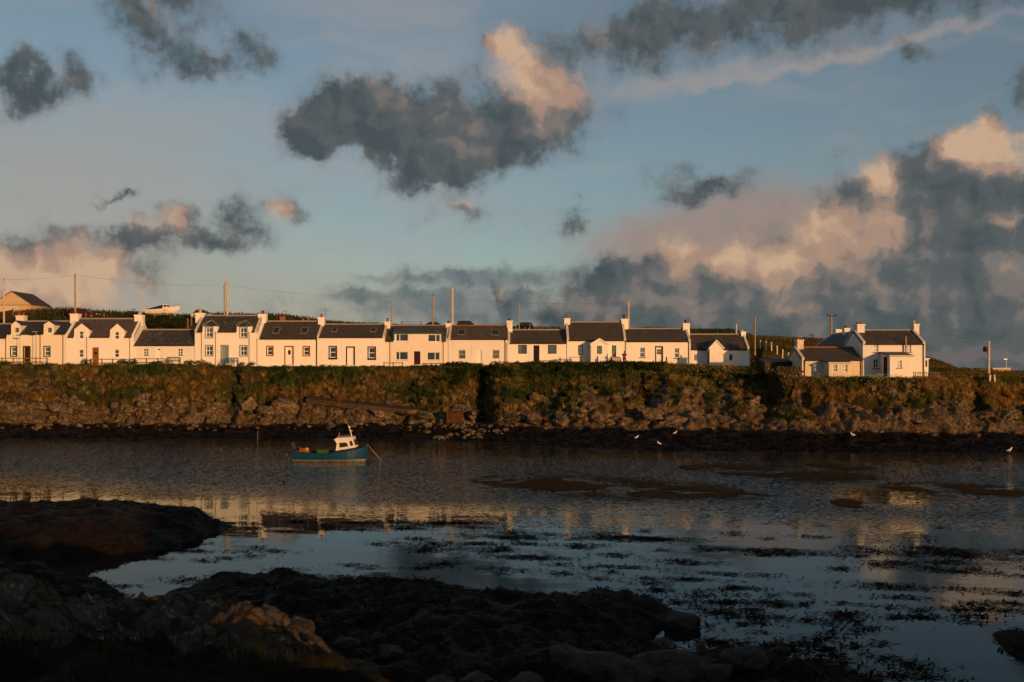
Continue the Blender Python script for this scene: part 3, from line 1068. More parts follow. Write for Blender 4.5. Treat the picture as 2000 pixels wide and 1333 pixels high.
# tussocks and bracken: radiating tufts over the turf
px, x, y, z, rk, wt, u, Y0 = far_pts(16000, -200, 2200, 93, 114)
keep = (z > 1.6) & (rk < 0.45) & (Y0 < edge_y(px) - 0.4) & (fbm(x * 0.6 + 9, y * 0.5, z * 0.6, octv=3) > 0.40)
px, x, y, z, u = (a[keep] for a in (px, x, y, z, u))
m_ = len(x)
per = 26
tcol = pick_cols(m_, GRASS, None, patch_field(px, x, y, z) + 0.08) * RNG.uniform(0.9, 2.9, (m_, 1))
tsz = RNG.uniform(0.25, 0.75, m_) * np.where(u > 0.85, 0.6, 1.0)
bx_ = np.repeat(np.stack([x, y, z - 0.06], 1), per, axis=0) + RNG.normal(0, 0.10, (m_ * per, 3)) * np.array([1, 1, 0.2])
blades('tussock_grass', bx_, np.repeat(tsz, per) * RNG.uniform(0.6, 1.3, m_ * per), RNG.uniform(0.035, 0.075, m_ * per), RNG.uniform(0.2, 1.3, m_ * per),
       np.repeat(tcol, per, axis=0) * RNG.uniform(0.7, 1.3, (m_ * per, 1)), M_PLANT, 'tufted tussocks and bracken on the rocky bank')

# hillside grass behind and beside the houses
px, x, y, z, rk, wt, u, Y0 = far_pts(150000, -200, 2200, 100, 200)
keep = ((Y0 > 129) | ((px > 1475) & (px < 1545) & (Y0 > 101)) | ((px > 1825) & (Y0 > 100)))
keep &= ~((px > 1550) & (px < 1820) & (Y0 < 121))
px, x, y, z = (a[keep] for a in (px, x, y, z))
n = len(x)
fld = fbm(x * 0.1, y * 0.1, octv=4) * 1.4 - 0.3 + 0.1 * (px > 1450)
blades('hill_grass', np.stack([x, y, z - 0.05], 1), RNG.uniform(0.2, 0.6, n) * np.where(px < 600, 1.5, 1.0), RNG.uniform(0.07, 0.16, n), RNG.uniform(0.2, 0.8, n),
       pick_cols(n, GRASS, None, fld), M_PLANT, 'rough hill grass behind the row of houses')


def leaf_cloud(centres, radii, per, size, cols_fn, seed):
    """Leaf quads spread through ellipsoids."""
    rg = np.random.default_rng(seed)
    vs_, fs_, cs_ = [], [], []
    for c, r in zip(centres, radii):
        n = per
        d = rg.normal(0, 1, (n, 3))
        d /= np.linalg.norm(d, axis=1)[:, None]
        rad = rg.uniform(0.25, 1.0, n) ** 0.45
        rad *= 0.75 + 0.5 * vnoise(d[:, 0] * 2.3 + c[0], d[:, 1] * 2.3 + c[1], d[:, 2] * 2.3 + c[2])
        p = np.asarray(c) + d * rad[:, None] * np.asarray(r)
        a1 = rg.normal(0, 1, (n, 3))
        a1 /= np.linalg.norm(a1, axis=1)[:, None]
        a2 = np.cross(a1, rg.normal(0, 1, (n, 3)))
        a2 /= np.linalg.norm(a2, axis=1)[:, None] + 1e-9
        s = size * rg.uniform(0.6, 1.4, n)[:, None]
        q = np.stack([p - a1 * s, p + a2 * s * 0.5, p + a1 * s, p - a2 * s * 0.5], 1)
        vs_.append(q.reshape(-1, 3))
        cs_.append(np.repeat(cols_fn(rg, n, p), 4, axis=0))
    v = np.concatenate(vs_)
    f = np.arange(len(v)).reshape(-1, 4)
    return v, f, np.concatenate(cs_)


def green_cols(lo, hi):
    lo, hi = np.array(lo), np.array(hi)
    return lambda rg, n, p: lo + (hi - lo) * rg.uniform(0, 1, (n, 1)) ** 1.6


# bramble thicket along the cliff edge in the middle of the row
cen, rad_ = [], []
rg0 = np.random.default_rng(5)
for k in range(230):
    p_ = rg0.uniform(872, 1300)
    yy = rg0.uniform(108.0, 112.6)
    if abs(p_ - 942) < 14 and yy < 111.5:
        continue
    a_, b_, c_, *_r = far_surface(np.array([p_]), np.array([yy]))
    cen.append((a_[0], b_[0], c_[0] + 0.08))
    rad_.append((rg0.uniform(0.5, 1.2), rg0.uniform(0.5, 0.9), rg0.uniform(0.28, 0.5)))
v, f, c = leaf_cloud(cen, rad_, 170, 0.10, green_cols((0.010, 0.020, 0.006), (0.045, 0.065, 0.017)), 3)
tag(np_mesh('bramble_thicket', v, f, M_PLANT, False, cols=c), 'dark green bramble thicket along the cliff edge', kind='stuff')

# white and yellow wild flowers on the right-hand bank
px, x, y, z, rk, wt, u, Y0 = far_pts(12000, 1330, 1860, 93, 112)
keep = (rk < 0.3) & (z > 3.8) & (Y0 < np.where(px > 1520, 97.6, 109)) & (fbm(x * 0.35, y * 0.3, z * 0.6, octv=3) > 0.47)
keep &= RNG.uniform(0, 1, len(x)) < np.where((px > 1560) & (px < 1800), 0.55, np.where(px < 1420, 0.4, 0.15))
x, y, z = x[keep], y[keep] - 0.25, z[keep] + RNG.uniform(0.25, 0.55, keep.sum())
n = len(x)
s = RNG.uniform(0.025, 0.06, n)
o3 = np.zeros(n)
q = np.stack([np.stack([x - s, y, z], 1), np.stack([x, y - s * 0.3, z - s * 0.8], 1), np.stack([x + s, y, z], 1), np.stack([x, y + s * 0.2, z + s * 0.8], 1)], 1).reshape(-1, 3)
fc = np.where(RNG.uniform(0, 1, (n, 1)) < 0.7, np.array([[0.42, 0.38, 0.28]]), np.array([[0.45, 0.33, 0.06]]))
tag(np_mesh('wild_flowers', q, np.arange(4 * n).reshape(-1, 4), M_PLANT, False, cols=np.repeat(fc, 4, axis=0)),
    'scattered white and yellow wild flowers on the right-hand bank', kind='stuff')

# near grass at the foot of the picture
n = 2600
gx_, gy_ = RNG.uniform(-8.5, -2.6, n), RNG.uniform(11.5, 15.2, n)
gz_, _, _, tf = near_surface(gx_, gy_)
k = (tf > 0.35) & (fbm(gx_ * 1.2, gy_ * 1.2, octv=3) > 0.40)
gx_, gy_, gz_ = gx_[k], gy_[k], gz_[k]
n = len(gx_)
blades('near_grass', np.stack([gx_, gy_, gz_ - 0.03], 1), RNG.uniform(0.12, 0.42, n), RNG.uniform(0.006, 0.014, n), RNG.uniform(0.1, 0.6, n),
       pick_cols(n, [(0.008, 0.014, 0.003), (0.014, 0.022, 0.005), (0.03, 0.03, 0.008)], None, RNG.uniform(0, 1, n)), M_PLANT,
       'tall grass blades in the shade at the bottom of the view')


# ---- seaweed
def fronds(name, cx, cy, cz, ln, wd, ang, tilt, cols, label):
    n = len(cx)
    dx, dy = np.cos(ang), np.sin(ang)
    p0 = np.stack([cx, cy, cz], 1)
    dr = np.stack([dx, dy, tilt], 1) * ln[:, None]
    sd = np.stack([-dy, dx, 0 * dx], 1) * wd[:, None]
    v = np.stack([p0 - sd * 0.3, p0 + sd * 0.3, p0 + dr * 0.55 + sd, p0 + dr * 0.55 - sd, p0 + dr + sd * 0.25], 1).reshape(-1, 3)
    i = np.arange(n)[:, None] * 5
    f = np.concatenate([i + np.array([[0, 1, 2]]), i + np.array([[0, 2, 3]]), i + np.array([[3, 2, 4]])], 0)
    return tag(np_mesh(name, v, f, M_WEED, False, cols=np.repeat(cols, 5, axis=0)), label, kind='stuff')


WEEDC = np.array([(0.006, 0.005, 0.003), (0.014, 0.010, 0.005), (0.026, 0.014, 0.006)])


def weed_cols(n, k=1.0):
    return WEEDC[RNG.integers(0, 3, n)] * RNG.uniform(0.6, 1.3, (n, 1)) * k


# floating clumps in the calm water
CL = []
for i in range(520):
    py_ = RNG.uniform(1030, 1330)
    px_ = RNG.uniform(60, 2060)
    X_, Y_ = GX(px_, py_)
    den = vnoise(np.array([X_ * 0.16]), np.array([Y_ * 0.35]))[0]
    if den < 0.45 or (px_ < 700 and py_ < 1060):
        continue
    CL.append((X_, Y_, RNG.uniform(0.25, 1.0) * (0.6 + den), RNG.uniform(0.12, 0.38)))
# streaky weed beds in the middle distance
for i in range(230):
    px_ = RNG.uniform(480, 2050)
    lo_ = np.interp(px_, [480, 1000, 1500, 2050], [1018, 1022, 1052, 1075])
    py_ = lo_ + abs(RNG.normal(0, 45))
    X_, Y_ = GX(px_, py_)
    if vnoise(np.array([X_ * 0.2 + 9]), np.array([Y_ * 0.3]))[0] < 0.5:
        continue
    CL.append((X_, Y_, RNG.uniform(0.8, 2.4), RNG.uniform(0.08, 0.2)))
bx, by, bl = [], [], []
for (cx, cy, rx, ry) in CL:
    m_ = int(60 * rx * (0.6 + ry * 3))
    r_ = np.abs(RNG.normal(0, 0.55, m_))
    a_ = RNG.uniform(0, 2 * np.pi, m_)
    bx.append(cx + np.cos(a_) * r_ * rx + np.sin(a_) * r_ * ry * 0.8)
    by.append(cy + np.sin(a_) * r_ * ry - np.cos(a_) * r_ * rx * 0.20)
bx, by = np.concatenate(bx), np.concatenate(by)
n = len(bx)
fronds('floating_weed', bx, by, RNG.uniform(0.004, 0.03, n), RNG.uniform(0.08, 0.30, n), RNG.uniform(0.012, 0.035, n), RNG.normal(0, 0.8, n) + np.where(RNG.uniform(0, 1, n) < 0.5, 0, np.pi),
       RNG.uniform(-0.02, 0.28, n), weed_cols(n), 'dark clumps of floating seaweed in the calm water')

# brown kelp rafts lit by the sun in mid-channel
KR = [(905, 1500, 928, 978, 1.0), (1320, 1715, 906, 942, 0.8), (1700, 2080, 944, 972, 0.6), (1620, 1690, 978, 992, 0.5), (1570, 1700, 905, 918, 0.3)]
bx, by = [], []
for (a0, a1, b0, b1, dn) in KR:
    m_ = int(13000 * dn)
    t_ = RNG.beta(1.6, 1.9, m_)
    px_ = a0 + (a1 - a0) * t_
    mid = b0 + (b1 - b0) * (0.18 + 0.62 * t_)
    py_ = mid + RNG.normal(0, 1, m_) * (b1 - b0) * 0.21 * np.sin(np.pi * t_) ** 0.6
    Yk = EYE * F / (py_ - HZ)
    Xk = (px_ - 1000) / F * Yk
    kk = fbm(Xk * 0.5, Yk * 0.6, octv=5, gain=0.65) > 0.46 + RNG.normal(0, 0.03, m_)
    bx.append(Xk[kk])
    by.append(Yk[kk])
bx, by = np.concatenate(bx), np.concatenate(by)
n = len(bx)
fronds('kelp_raft', bx, by, RNG.uniform(0.004, 0.03, n), RNG.uniform(0.2, 0.7, n), RNG.uniform(0.02, 0.06, n), RNG.normal(-0.15, 0.5, n), RNG.uniform(-0.01, 0.05, n),
       np.array([(0.085, 0.052, 0.022)]) * RNG.uniform(0.3, 1.6, (n, 1)), 'brown kelp lying on the surface in mid-channel')

# wrack hanging over the near rocks
n = 75000
px_ = RNG.uniform(-150, 2150, n)
Yn = RNG.uniform(17, 47, n)
Xn = (px_ - 1000) / F * Yn
zn, rk, wt, tf = near_surface(Xn, Yn)
k = (wt > 0.35) & (zn > 0.02) & (fbm(Xn * 0.9, Yn * 0.9, octv=3) > 0.36)
Xn, Yn, zn = Xn[k], Yn[k], zn[k]
n = len(Xn)
fronds('rock_wrack', Xn, Yn, zn + RNG.uniform(0.0, 0.05, n), RNG.uniform(0.1, 0.35, n), RNG.uniform(0.015, 0.045, n), RNG.uniform(0, 2 * np.pi, n), RNG.uniform(-0.35, 0.30, n),
       weed_cols(n, 1.1), 'dark wrack draped over the near rocks')
# wrack on the far beach
px, x, y, z, rk, wt, u, Y0 = far_pts(60000, -200, 2200, 80, 104)
k = (wt > 0.6) & (z > 0.02)
x, y, z = x[k], y[k], z[k]
n = len(x)
fronds('beach_wrack', x, y, z + RNG.uniform(0, 0.06, n), RNG.uniform(0.25, 0.8, n), RNG.uniform(0.04, 0.1, n), RNG.uniform(0, 2 * np.pi, n), RNG.uniform(-0.2, 0.3, n),
       weed_cols(n, 1.2), 'dark wrack on the far beach below the rocks')


# ---- loose rocks
def rock_mesh(name, seed, sub, mat, rough=0.35, flat=0.7):
    import bmesh
    bm = bmesh.new()
    bmesh.ops.create_icosphere(bm, subdivisions=sub, radius=1.0)
    co = np.array([v.co[:] for v in bm.verts])
    rg = np.random.default_rng(seed)
    # cut by a handful of planes for facets, then roughen
    for _ in range(9):
        nrm = rg.normal(0, 1, 3)
        nrm /= np.linalg.norm(nrm)
        d = rg.uniform(0.55, 0.9)
        over = np.clip(co @ nrm - d, 0, None)
        co = co - over[:, None] * nrm * 0.92
    nn = fbm(co[:, 0] * 1.6 + seed * 3.1, co[:, 1] * 1.6, co[:, 2] * 1.6, octv=4) - 0.5
    co = co * (1 + nn * rough)[:, None]
    co[:, 2] *= flat
    for v_, c_ in zip(bm.verts, co):
        v_.co = c_
    me = bpy.data.meshes.new(name)
    bm.to_mesh(me)
    bm.free()
    me.materials.append(mat)
    return me


BOULD = [rock_mesh('boulder', 40 + i, 2, M_ROCK if i % 2 else M_ROCK_D, 0.5, 0.75) for i in range(7)]
OUTC = [rock_mesh('rock_outcrop', 80 + i, 4, M_ROCK, 1.1, 0.85) for i in range(7)]
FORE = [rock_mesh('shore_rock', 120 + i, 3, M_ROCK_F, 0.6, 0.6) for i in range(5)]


def place_rock(name, me, loc, sc, rz, label, group, cat='rock'):
    o = bpy.data.objects.new(name, me)
    o.location = loc
    o.scale = sc
    o.rotation_euler = (random.uniform(-0.2, 0.2), random.uniform(-0.2, 0.2), rz)
    COL.objects.link(o)
    return tag(o, label, cat, group)


def far_at(px_, Yq):
    a_, b_, c_, *_r = far_surface(np.array([float(px_)]), np.array([float(Yq)]))
    return a_[0], b_[0], c_[0]


# rubble line at the top of the far beach; thick by the small stone pier
rb = random.Random(3)
for i in range(225):
    if i < 80:
        p_ = rb.gauss(915, 42)
        yy = rb.uniform(95.5, 102.5)
    else:
        p_ = rb.uniform(-20, 880) if rb.random() < 0.75 else rb.uniform(1000, 2000)
        yy = np.interp(p_, ST[:, 0], ST[:, 2]) + rb.uniform(-2.2, 0.6)
    x_, y_, z_ = far_at(p_, yy)
    s_ = rb.choice([0.12, 0.15, 0.18, 0.22, 0.28, 0.4]) * rb.uniform(0.8, 1.2)
    place_rock('boulder', BOULD[i % 7], (x_, y_ - 0.1, max(z_, -0.02) + s_ * 0.3), (s_ * rb.uniform(0.9, 1.6), s_, s_ * rb.uniform(0.7, 1.1)), rb.uniform(0, 6.3),
               'loose boulder in the rubble line at the foot of the far rocks', 'boulders along the far tide line')
# big outcrops: (px, py of the middle, depth, half width m, half height m)
OUT = [(15, 800, 105, 1.6, 1.0), (60, 800, 105, 1.8, 1.2), (105, 797, 105, 1.5, 1.3), (165, 803, 105, 1.6, 1.2), (240, 805, 104.6, 1.4, 1.3), (272, 800, 105, 1.5, 1.6),
       (300, 805, 104.5, 1.2, 1.3), (352, 802, 105, 1.8, 1.5), (395, 800, 105, 1.7, 1.5), (432, 802, 105, 1.3, 1.6), (480, 802, 105, 1.3, 1.6), (515, 806, 104.5, 1.6, 1.4),
       (560, 803, 104.6, 2.0, 1.5), (605, 798, 105, 1.6, 1.6), (650, 812, 104.4, 1.5, 1.0), (690, 808, 104.5, 1.5, 1.1), (735, 806, 104.4, 1.7, 1.2), (790, 812, 104, 1.5, 1.0),
       (830, 816, 104, 1.6, 1.0), (925, 812, 102.5, 1.1, 0.9), (655, 745, 109, 1.2, 1.5), (585, 752, 109.5, 0.9, 0.5),
       (1010, 815, 100, 1.4, 0.8), (1050, 822, 99, 1.7, 1.0), (1045, 775, 104, 1.5, 1.0), (1100, 825, 98.4, 1.8, 1.2), (1140, 818, 99, 1.6, 1.2), (1175, 822, 98.4, 1.6, 1.1),
       (1215, 825, 97.6, 1.9, 1.1), (1225, 770, 103.5, 1.6, 1.9), (1265, 818, 97.6, 1.7, 1.2), (1310, 820, 97.2, 2.0, 1.2), (1300, 775, 102.5, 1.6, 1.7), (1355, 818, 97, 1.8, 1.1),
       (1360, 785, 100.6, 1.5, 1.5), (1400, 822, 96.4, 1.7, 1.0), (1420, 795, 98.5, 1.3, 1.3), (1450, 824, 95.6, 1.5, 0.9), (1477, 800, 97, 1.3, 1.9), (1530, 806, 95.6, 1.4, 1.5),
       (1560, 815, 95, 1.5, 1.3), (1600, 812, 95, 1.3, 1.2), (1645, 800, 95, 1.6, 1.5), (1690, 798, 95, 1.4, 1.6), (1710, 815, 94, 1.3, 1.1), (1775, 812, 93.5, 1.4, 1.3),
       (1805, 800, 94, 1.4, 1.4), (1850, 810, 93.6, 1.6, 1.3), (1895, 800, 94, 1.8, 1.7), (1920, 818, 93, 1.7, 1.2), (1985, 822, 93, 1.8, 1.3), (2030, 810, 93, 1.9, 1.4), (-30, 800, 105, 1.8, 1.2)]
ABOVE = [(-99, 'the green-trimmed house'), (128, 'the purple-roofed house'), (262, 'the low lichened cottage'), (380, 'the blue-trimmed house'), (502, 'the red-trimmed cottage'),
         (619, 'the black-trimmed cottage'), (752, 'the teal-trimmed house'), (876, 'the red-ridged cottage'), (992, 'the black-door cottage'), (1107, 'the porch house'),
         (1223, 'the six-pane-door cottage'), (1349, 'the last cottage of the row'), (1480, 'the gap right of the row'), (1566, 'the old stained cottage'), (1685, 'the tall right-hand house'),
         (1815, 'the open bank right of the tall house')]
ORD = ['first', 'second', 'third', 'fourth', 'fifth', 'sixth', 'seventh', 'eighth', 'ninth', 'tenth', 'eleventh', 'twelfth', 'thirteenth', 'fourteenth', 'fifteenth', 'sixteenth', 'seventeenth', 'eighteenth', 'nineteenth', 'twentieth']
OUT_LAB = {}
cnt_ = {}
for i in sorted(range(len(OUT)), key=lambda i: OUT[i][0]):
    h_ = [h for a, h in ABOVE if OUT[i][0] >= a][-1]
    cnt_[h_] = cnt_.get(h_, 0) + 1
    OUT_LAB[i] = f'lichen-spotted rock outcrop below {h_}, {ORD[cnt_[h_] - 1]} from the left'
for i, (p_, q_, d_, w_, h_) in enumerate(OUT):
    c_ = P(p_, q_, d_)
    place_rock('rock_outcrop', OUTC[i % 7], (c_.x + rb.uniform(-0.5, 0.5), c_.y + 1.1, c_.z + rb.uniform(-0.2, 0.5)), (w_ * rb.uniform(0.5, 1.0), 1.2, h_ * rb.uniform(0.4, 0.8)), rb.choice([0, 0.3, -0.3, 3.1, 2.8]),
               OUT_LAB[i], 'rock outcrops below the bank')
# stones on the near shore
NR = [(590, 1295, 19, 0.3), (640, 1285, 20, 0.28), (700, 1300, 19.5, 0.33), (760, 1272, 21, 0.3), (680, 1255, 22, 0.3), (1120, 1290, 20.5, 0.55), (1180, 1300, 20, 0.6), (1235, 1315, 19.5, 0.6),
      (1300, 1318, 20, 0.7), (1380, 1322, 20, 0.6), (1460, 1325, 20.5, 0.5), (330, 1186, 27.5, 0.4), (285, 1178, 28, 0.35), (1523, 1272, 24, 0.22), (860, 1310, 19, 0.3), (930, 1320, 19, 0.3),
      (1030, 1318, 19.5, 0.4), (560, 1262, 20.5, 0.3), (1330, 1222, 26.3, 0.5), (975, 1025, 43, 0.3)]
NR = sorted(NR[:-1])
for i, (p_, q_, d_, s_) in enumerate(NR):
    X_ = (p_ - 1000) / F * d_
    z_ = near_surface(np.array([X_]), np.array([float(d_)]))[0][0]
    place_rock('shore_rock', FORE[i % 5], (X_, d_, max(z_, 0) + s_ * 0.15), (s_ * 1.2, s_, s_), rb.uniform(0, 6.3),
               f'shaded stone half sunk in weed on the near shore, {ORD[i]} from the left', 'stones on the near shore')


# ================================================================== houses
HOUSES = 'white cottages along the clifftop terrace'


def wx(px, Y):
    return (px - 1000) / F * Y


def wz(py, Y):
    return EYE + (HZ - py) / F * Y


def wall_grid(mb, rects, holes, Y, reveal=0.2):
    """Front wall facing -Y at depth Y: union of (x0,x1,z0,z1) rects minus holes, with reveals."""
    xs = sorted({v for r in rects + holes for v in r[:2]})
    zs = sorted({v for r in rects + holes for v in r[2:]})
    ins = lambda r, x, z: r[0] < x < r[1] and r[2] < z < r[3]
    for xa, xb in zip(xs, xs[1:]):
        for za, zb in zip(zs, zs[1:]):
            x, z = (xa + xb) / 2, (za + zb) / 2
            if xb - xa < 1e-5 or zb - za < 1e-5:
                continue
            if any(ins(r, x, z) for r in rects) and not any(ins(h, x, z) for h in holes):
                mb.poly((xa, Y, za), (xb, Y, za), (xb, Y, zb), (xa, Y, zb))
    for (x0, x1, z0, z1) in holes:
        b = Y + reveal
        mb.poly((x0, Y, z0), (x0, Y, z1), (x0, b, z1), (x0, b, z0))
        mb.poly((x1, Y, z0), (x1, b, z0), (x1, b, z1), (x1, Y, z1))
        mb.poly((x0, Y, z1), (x1, Y, z1), (x1, b, z1), (x0, b, z1))
        mb.poly((x0, Y, z0), (x0, b, z0), (x1, b, z0), (x1, Y, z0))


def border(mb, x0, x1, z0, z1, w, ya, yb):
    """Rectangular ring of four butted boxes, from ya (front) to yb."""
    mb.box(x0, x1, ya, yb, z1 - w, z1)
    mb.box(x0, x1, ya, yb, z0, z0 + w)
    mb.box(x0, x0 + w, ya, yb, z0 + w, z1 - w)
    mb.box(x1 - w, x1, ya, yb, z0 + w, z1 - w)


def add_window(root, Y, x0, x1, z0, z1, panes=(1, 2), frame=None, surround=None, sill=None, curtain=None, sw=0.13, wide=None):
    """A window filling the hole x0..x1, z0..z1 of a wall at depth Y."""
    frame = frame or M_FRAME
    fw = 0.065
    mb = MB()
    ya, yb = Y + 0.10, Y + 0.17
    border(mb, x0 + 0.004, x1 - 0.004, z0 + 0.004, z1 - 0.004, fw, ya, yb)
    nxp, nzp = panes
    ix0, ix1, iz0, iz1 = x0 + fw, x1 - fw, z0 + fw, z1 - fw
    cuts = [ix0 + (ix1 - ix0) * k / nxp for k in range(1, nxp)] if wide is None else [ix0 + (ix1 - ix0) * wide]
    zc = [iz0 + (iz1 - iz0) * k / nzp for k in range(1, nzp)]
    bw = 0.03 if wide is None else 0.045
    for zc_ in zc:
        mb.box(ix0, ix1, ya + 0.005, yb - 0.005, zc_ - 0.035, zc_ + 0.035)
    zseg = [iz0] + [v for z_ in zc for v in (z_ - 0.035, z_ + 0.035)] + [iz1]
    for cx in cuts:
        for a, b in zip(zseg[::2], zseg[1::2]):
            mb.box(cx - bw, cx + bw, ya + 0.01, yb - 0.01, a, b)
    win = mb.build('window', frame, root)
    xseg = [ix0] + [v for c in cuts for v in (c - bw, c + bw)] + [ix1]
    for xa, xb in zip(xseg[::2], xseg[1::2]):
        for za, zb in zip(zseg[::2], zseg[1::2]):
            MB().box(xa, xb, ya + 0.03, ya + 0.04, za, zb).build('pane', M_GLASS, win)
    if surround is not None:
        mb = MB()
        border(mb, x0 - sw, x1 + sw, z0 - sw, z1 + sw, sw - 0.004, Y - 0.03, Y + 0.02)
        mb.build('surround', surround, win)
    if sill is not None:
        e = sw + 0.05 if surround is not None else 0.08
        zt = z0 - (sw if surround is not None else 0) - 0.004
        MB().box(x0 - e, x1 + e, Y - 0.09, Y + 0.05, zt - 0.09, zt).build('sill', sill, win)
    if curtain is not None:
        a, b = curtain
        xa, xb = x0 + 0.02 + (x1 - x0 - 0.04) * a, x0 + 0.02 + (x1 - x0 - 0.04) * b
        mb = MB()
        k = max(4, int((xb - xa) / 0.06))
        pts = [(xa + (xb - xa) * i / k, Y + 0.22 + (0.025 if i % 2 else 0.0)) for i in range(k + 1)]
        for (p, q), (p2, q2) in zip(pts, pts[1:]):
            mb.poly((p, q, z0 + 0.03), (p2, q2, z0 + 0.03), (p2, q2, z1 - 0.02), (p, q, z1 - 0.02))
        mb.build('curtain', M_CURTAIN, win)
    return win


def add_door(root, Y, x0, x1, z0, z1, mat, surround=None, frame=None, glaze=None, step=True):
    mb = MB()
    ya = Y + 0.13
    mb.box(x0 + 0.004, x1 - 0.004, ya, ya + 0.05, z0 + 0.01, z1 - 0.004)
    w, h = x1 - x0, z1 - z0
    holes = []
    for a, b, c, d in ((0.14, 0.46, 0.08, 0.44), (0.54, 0.86, 0.08, 0.44)) + (((0.14, 0.46, 0.52, 0.92), (0.54, 0.86, 0.52, 0.92)) if glaze is None else ()):
        mb.box(x0 + w * a, x0 + w * b, ya - 0.018, ya + 0.002, z0 + h * c, z0 + h * d)
    door = mb.build('door', mat, root)
    MB().box(x1 - 0.17 * w, x1 - 0.10 * w, ya - 0.06, ya - 0.002, z0 + h * 0.46, z0 + h * 0.49).build('handle', M_METAL, door)
    if glaze == 'oval':
        pts = [(x0 + w * (0.5 + 0.2 * math.cos(t)), z0 + h * (0.70 + 0.15 * math.sin(t))) for t in np.linspace(0, 2 * math.pi, 14, endpoint=False)]
        MB().prism(pts, ya - 0.02, ya - 0.004).build('pane', M_PIPE, door)
    elif glaze == 'round':
        pts = [(x0 + w * (0.52 + 0.22 * math.cos(t)), z0 + h * (0.66 + 0.09 * math.sin(t))) for t in np.linspace(0, 2 * math.pi, 14, endpoint=False)]
        MB().prism(pts, ya - 0.02, ya - 0.004).build('pane', M_PIPE, door)
    elif glaze == 'six':
        for i in range(2):
            for j in range(3):
                xa, za = x0 + w * (0.16 + 0.24 * j), z0 + h * (0.60 + 0.15 * i)
                MB().box(xa, xa + 0.2 * w, ya - 0.02, ya - 0.004, za, za + 0.13 * h).build('pane', M_PIPE, door)
    elif glaze == 'fan':
        MB().box(x0 + w * 0.3, x0 + w * 0.7, ya - 0.02, ya - 0.004, z0 + h * 0.80, z0 + h * 0.86).build('pane', M_PIPE, door)
    if surround is not None:
        sw = 0.14
        mb = MB()
        mb.box(x0 - sw, x1 + sw, Y - 0.03, Y + 0.02, z1, z1 + sw)
        mb.box(x0 - sw, x0 - 0.004, Y - 0.03, Y + 0.02, z0, z1)
        mb.box(x1 + 0.004, x1 + sw, Y - 0.03, Y + 0.02, z0, z1)
        mb.build('surround', surround, door)
    if step:
        MB().box(x0 - 0.15, x1 + 0.15, Y - 0.4, Y + 0.12, z0 - 0.35, z0).build('doorstep', M_COPE, door)
    return door


def add_chimney(root, xa, xb, Yr, zb, zt, pots, mat, depth=0.85, cap=None):
    mb = MB()
    mb.box(xa, xb, Yr - depth / 2, Yr + depth / 2, zb, zt - 0.14)
    ch = mb.build('chimney', mat, root)
    MB().box(xa - 0.05, xb + 0.05, Yr - depth / 2 - 0.05, Yr + depth / 2 + 0.05, zt - 0.14, zt).build('cap', cap or mat, ch)
    for (fx, pm, ph, pr) in pots:
        cx = xa + (xb - xa) * fx
        MB().tube([(cx, Yr, zt), (cx, Yr, zt + ph * 0.8), (cx, Yr, zt + ph * 0.82), (cx, Yr, zt + ph)], [pr, pr * 0.85, pr * 1.12, pr * 1.1], 10).build('pot', pm, ch)
    return ch


def slab(mb, xa, xb, ya, za, yb, zb, th=0.09):
    """Sloping roof slab from the eave line (ya,za) to the ridge line (yb,zb); top surface on those lines."""
    L = math.hypot(yb - ya, zb - za)
    ny, nz = -(zb - za) / L * th, (yb - ya) / L * th
    mb.hexa([(xa, ya - ny, za - nz), (xb, ya - ny, za - nz), (xb, yb - ny, zb - nz), (xa, yb - ny, zb - nz),
             (xa, ya, za), (xb, ya, za), (xb, yb, zb), (xa, yb, zb)])


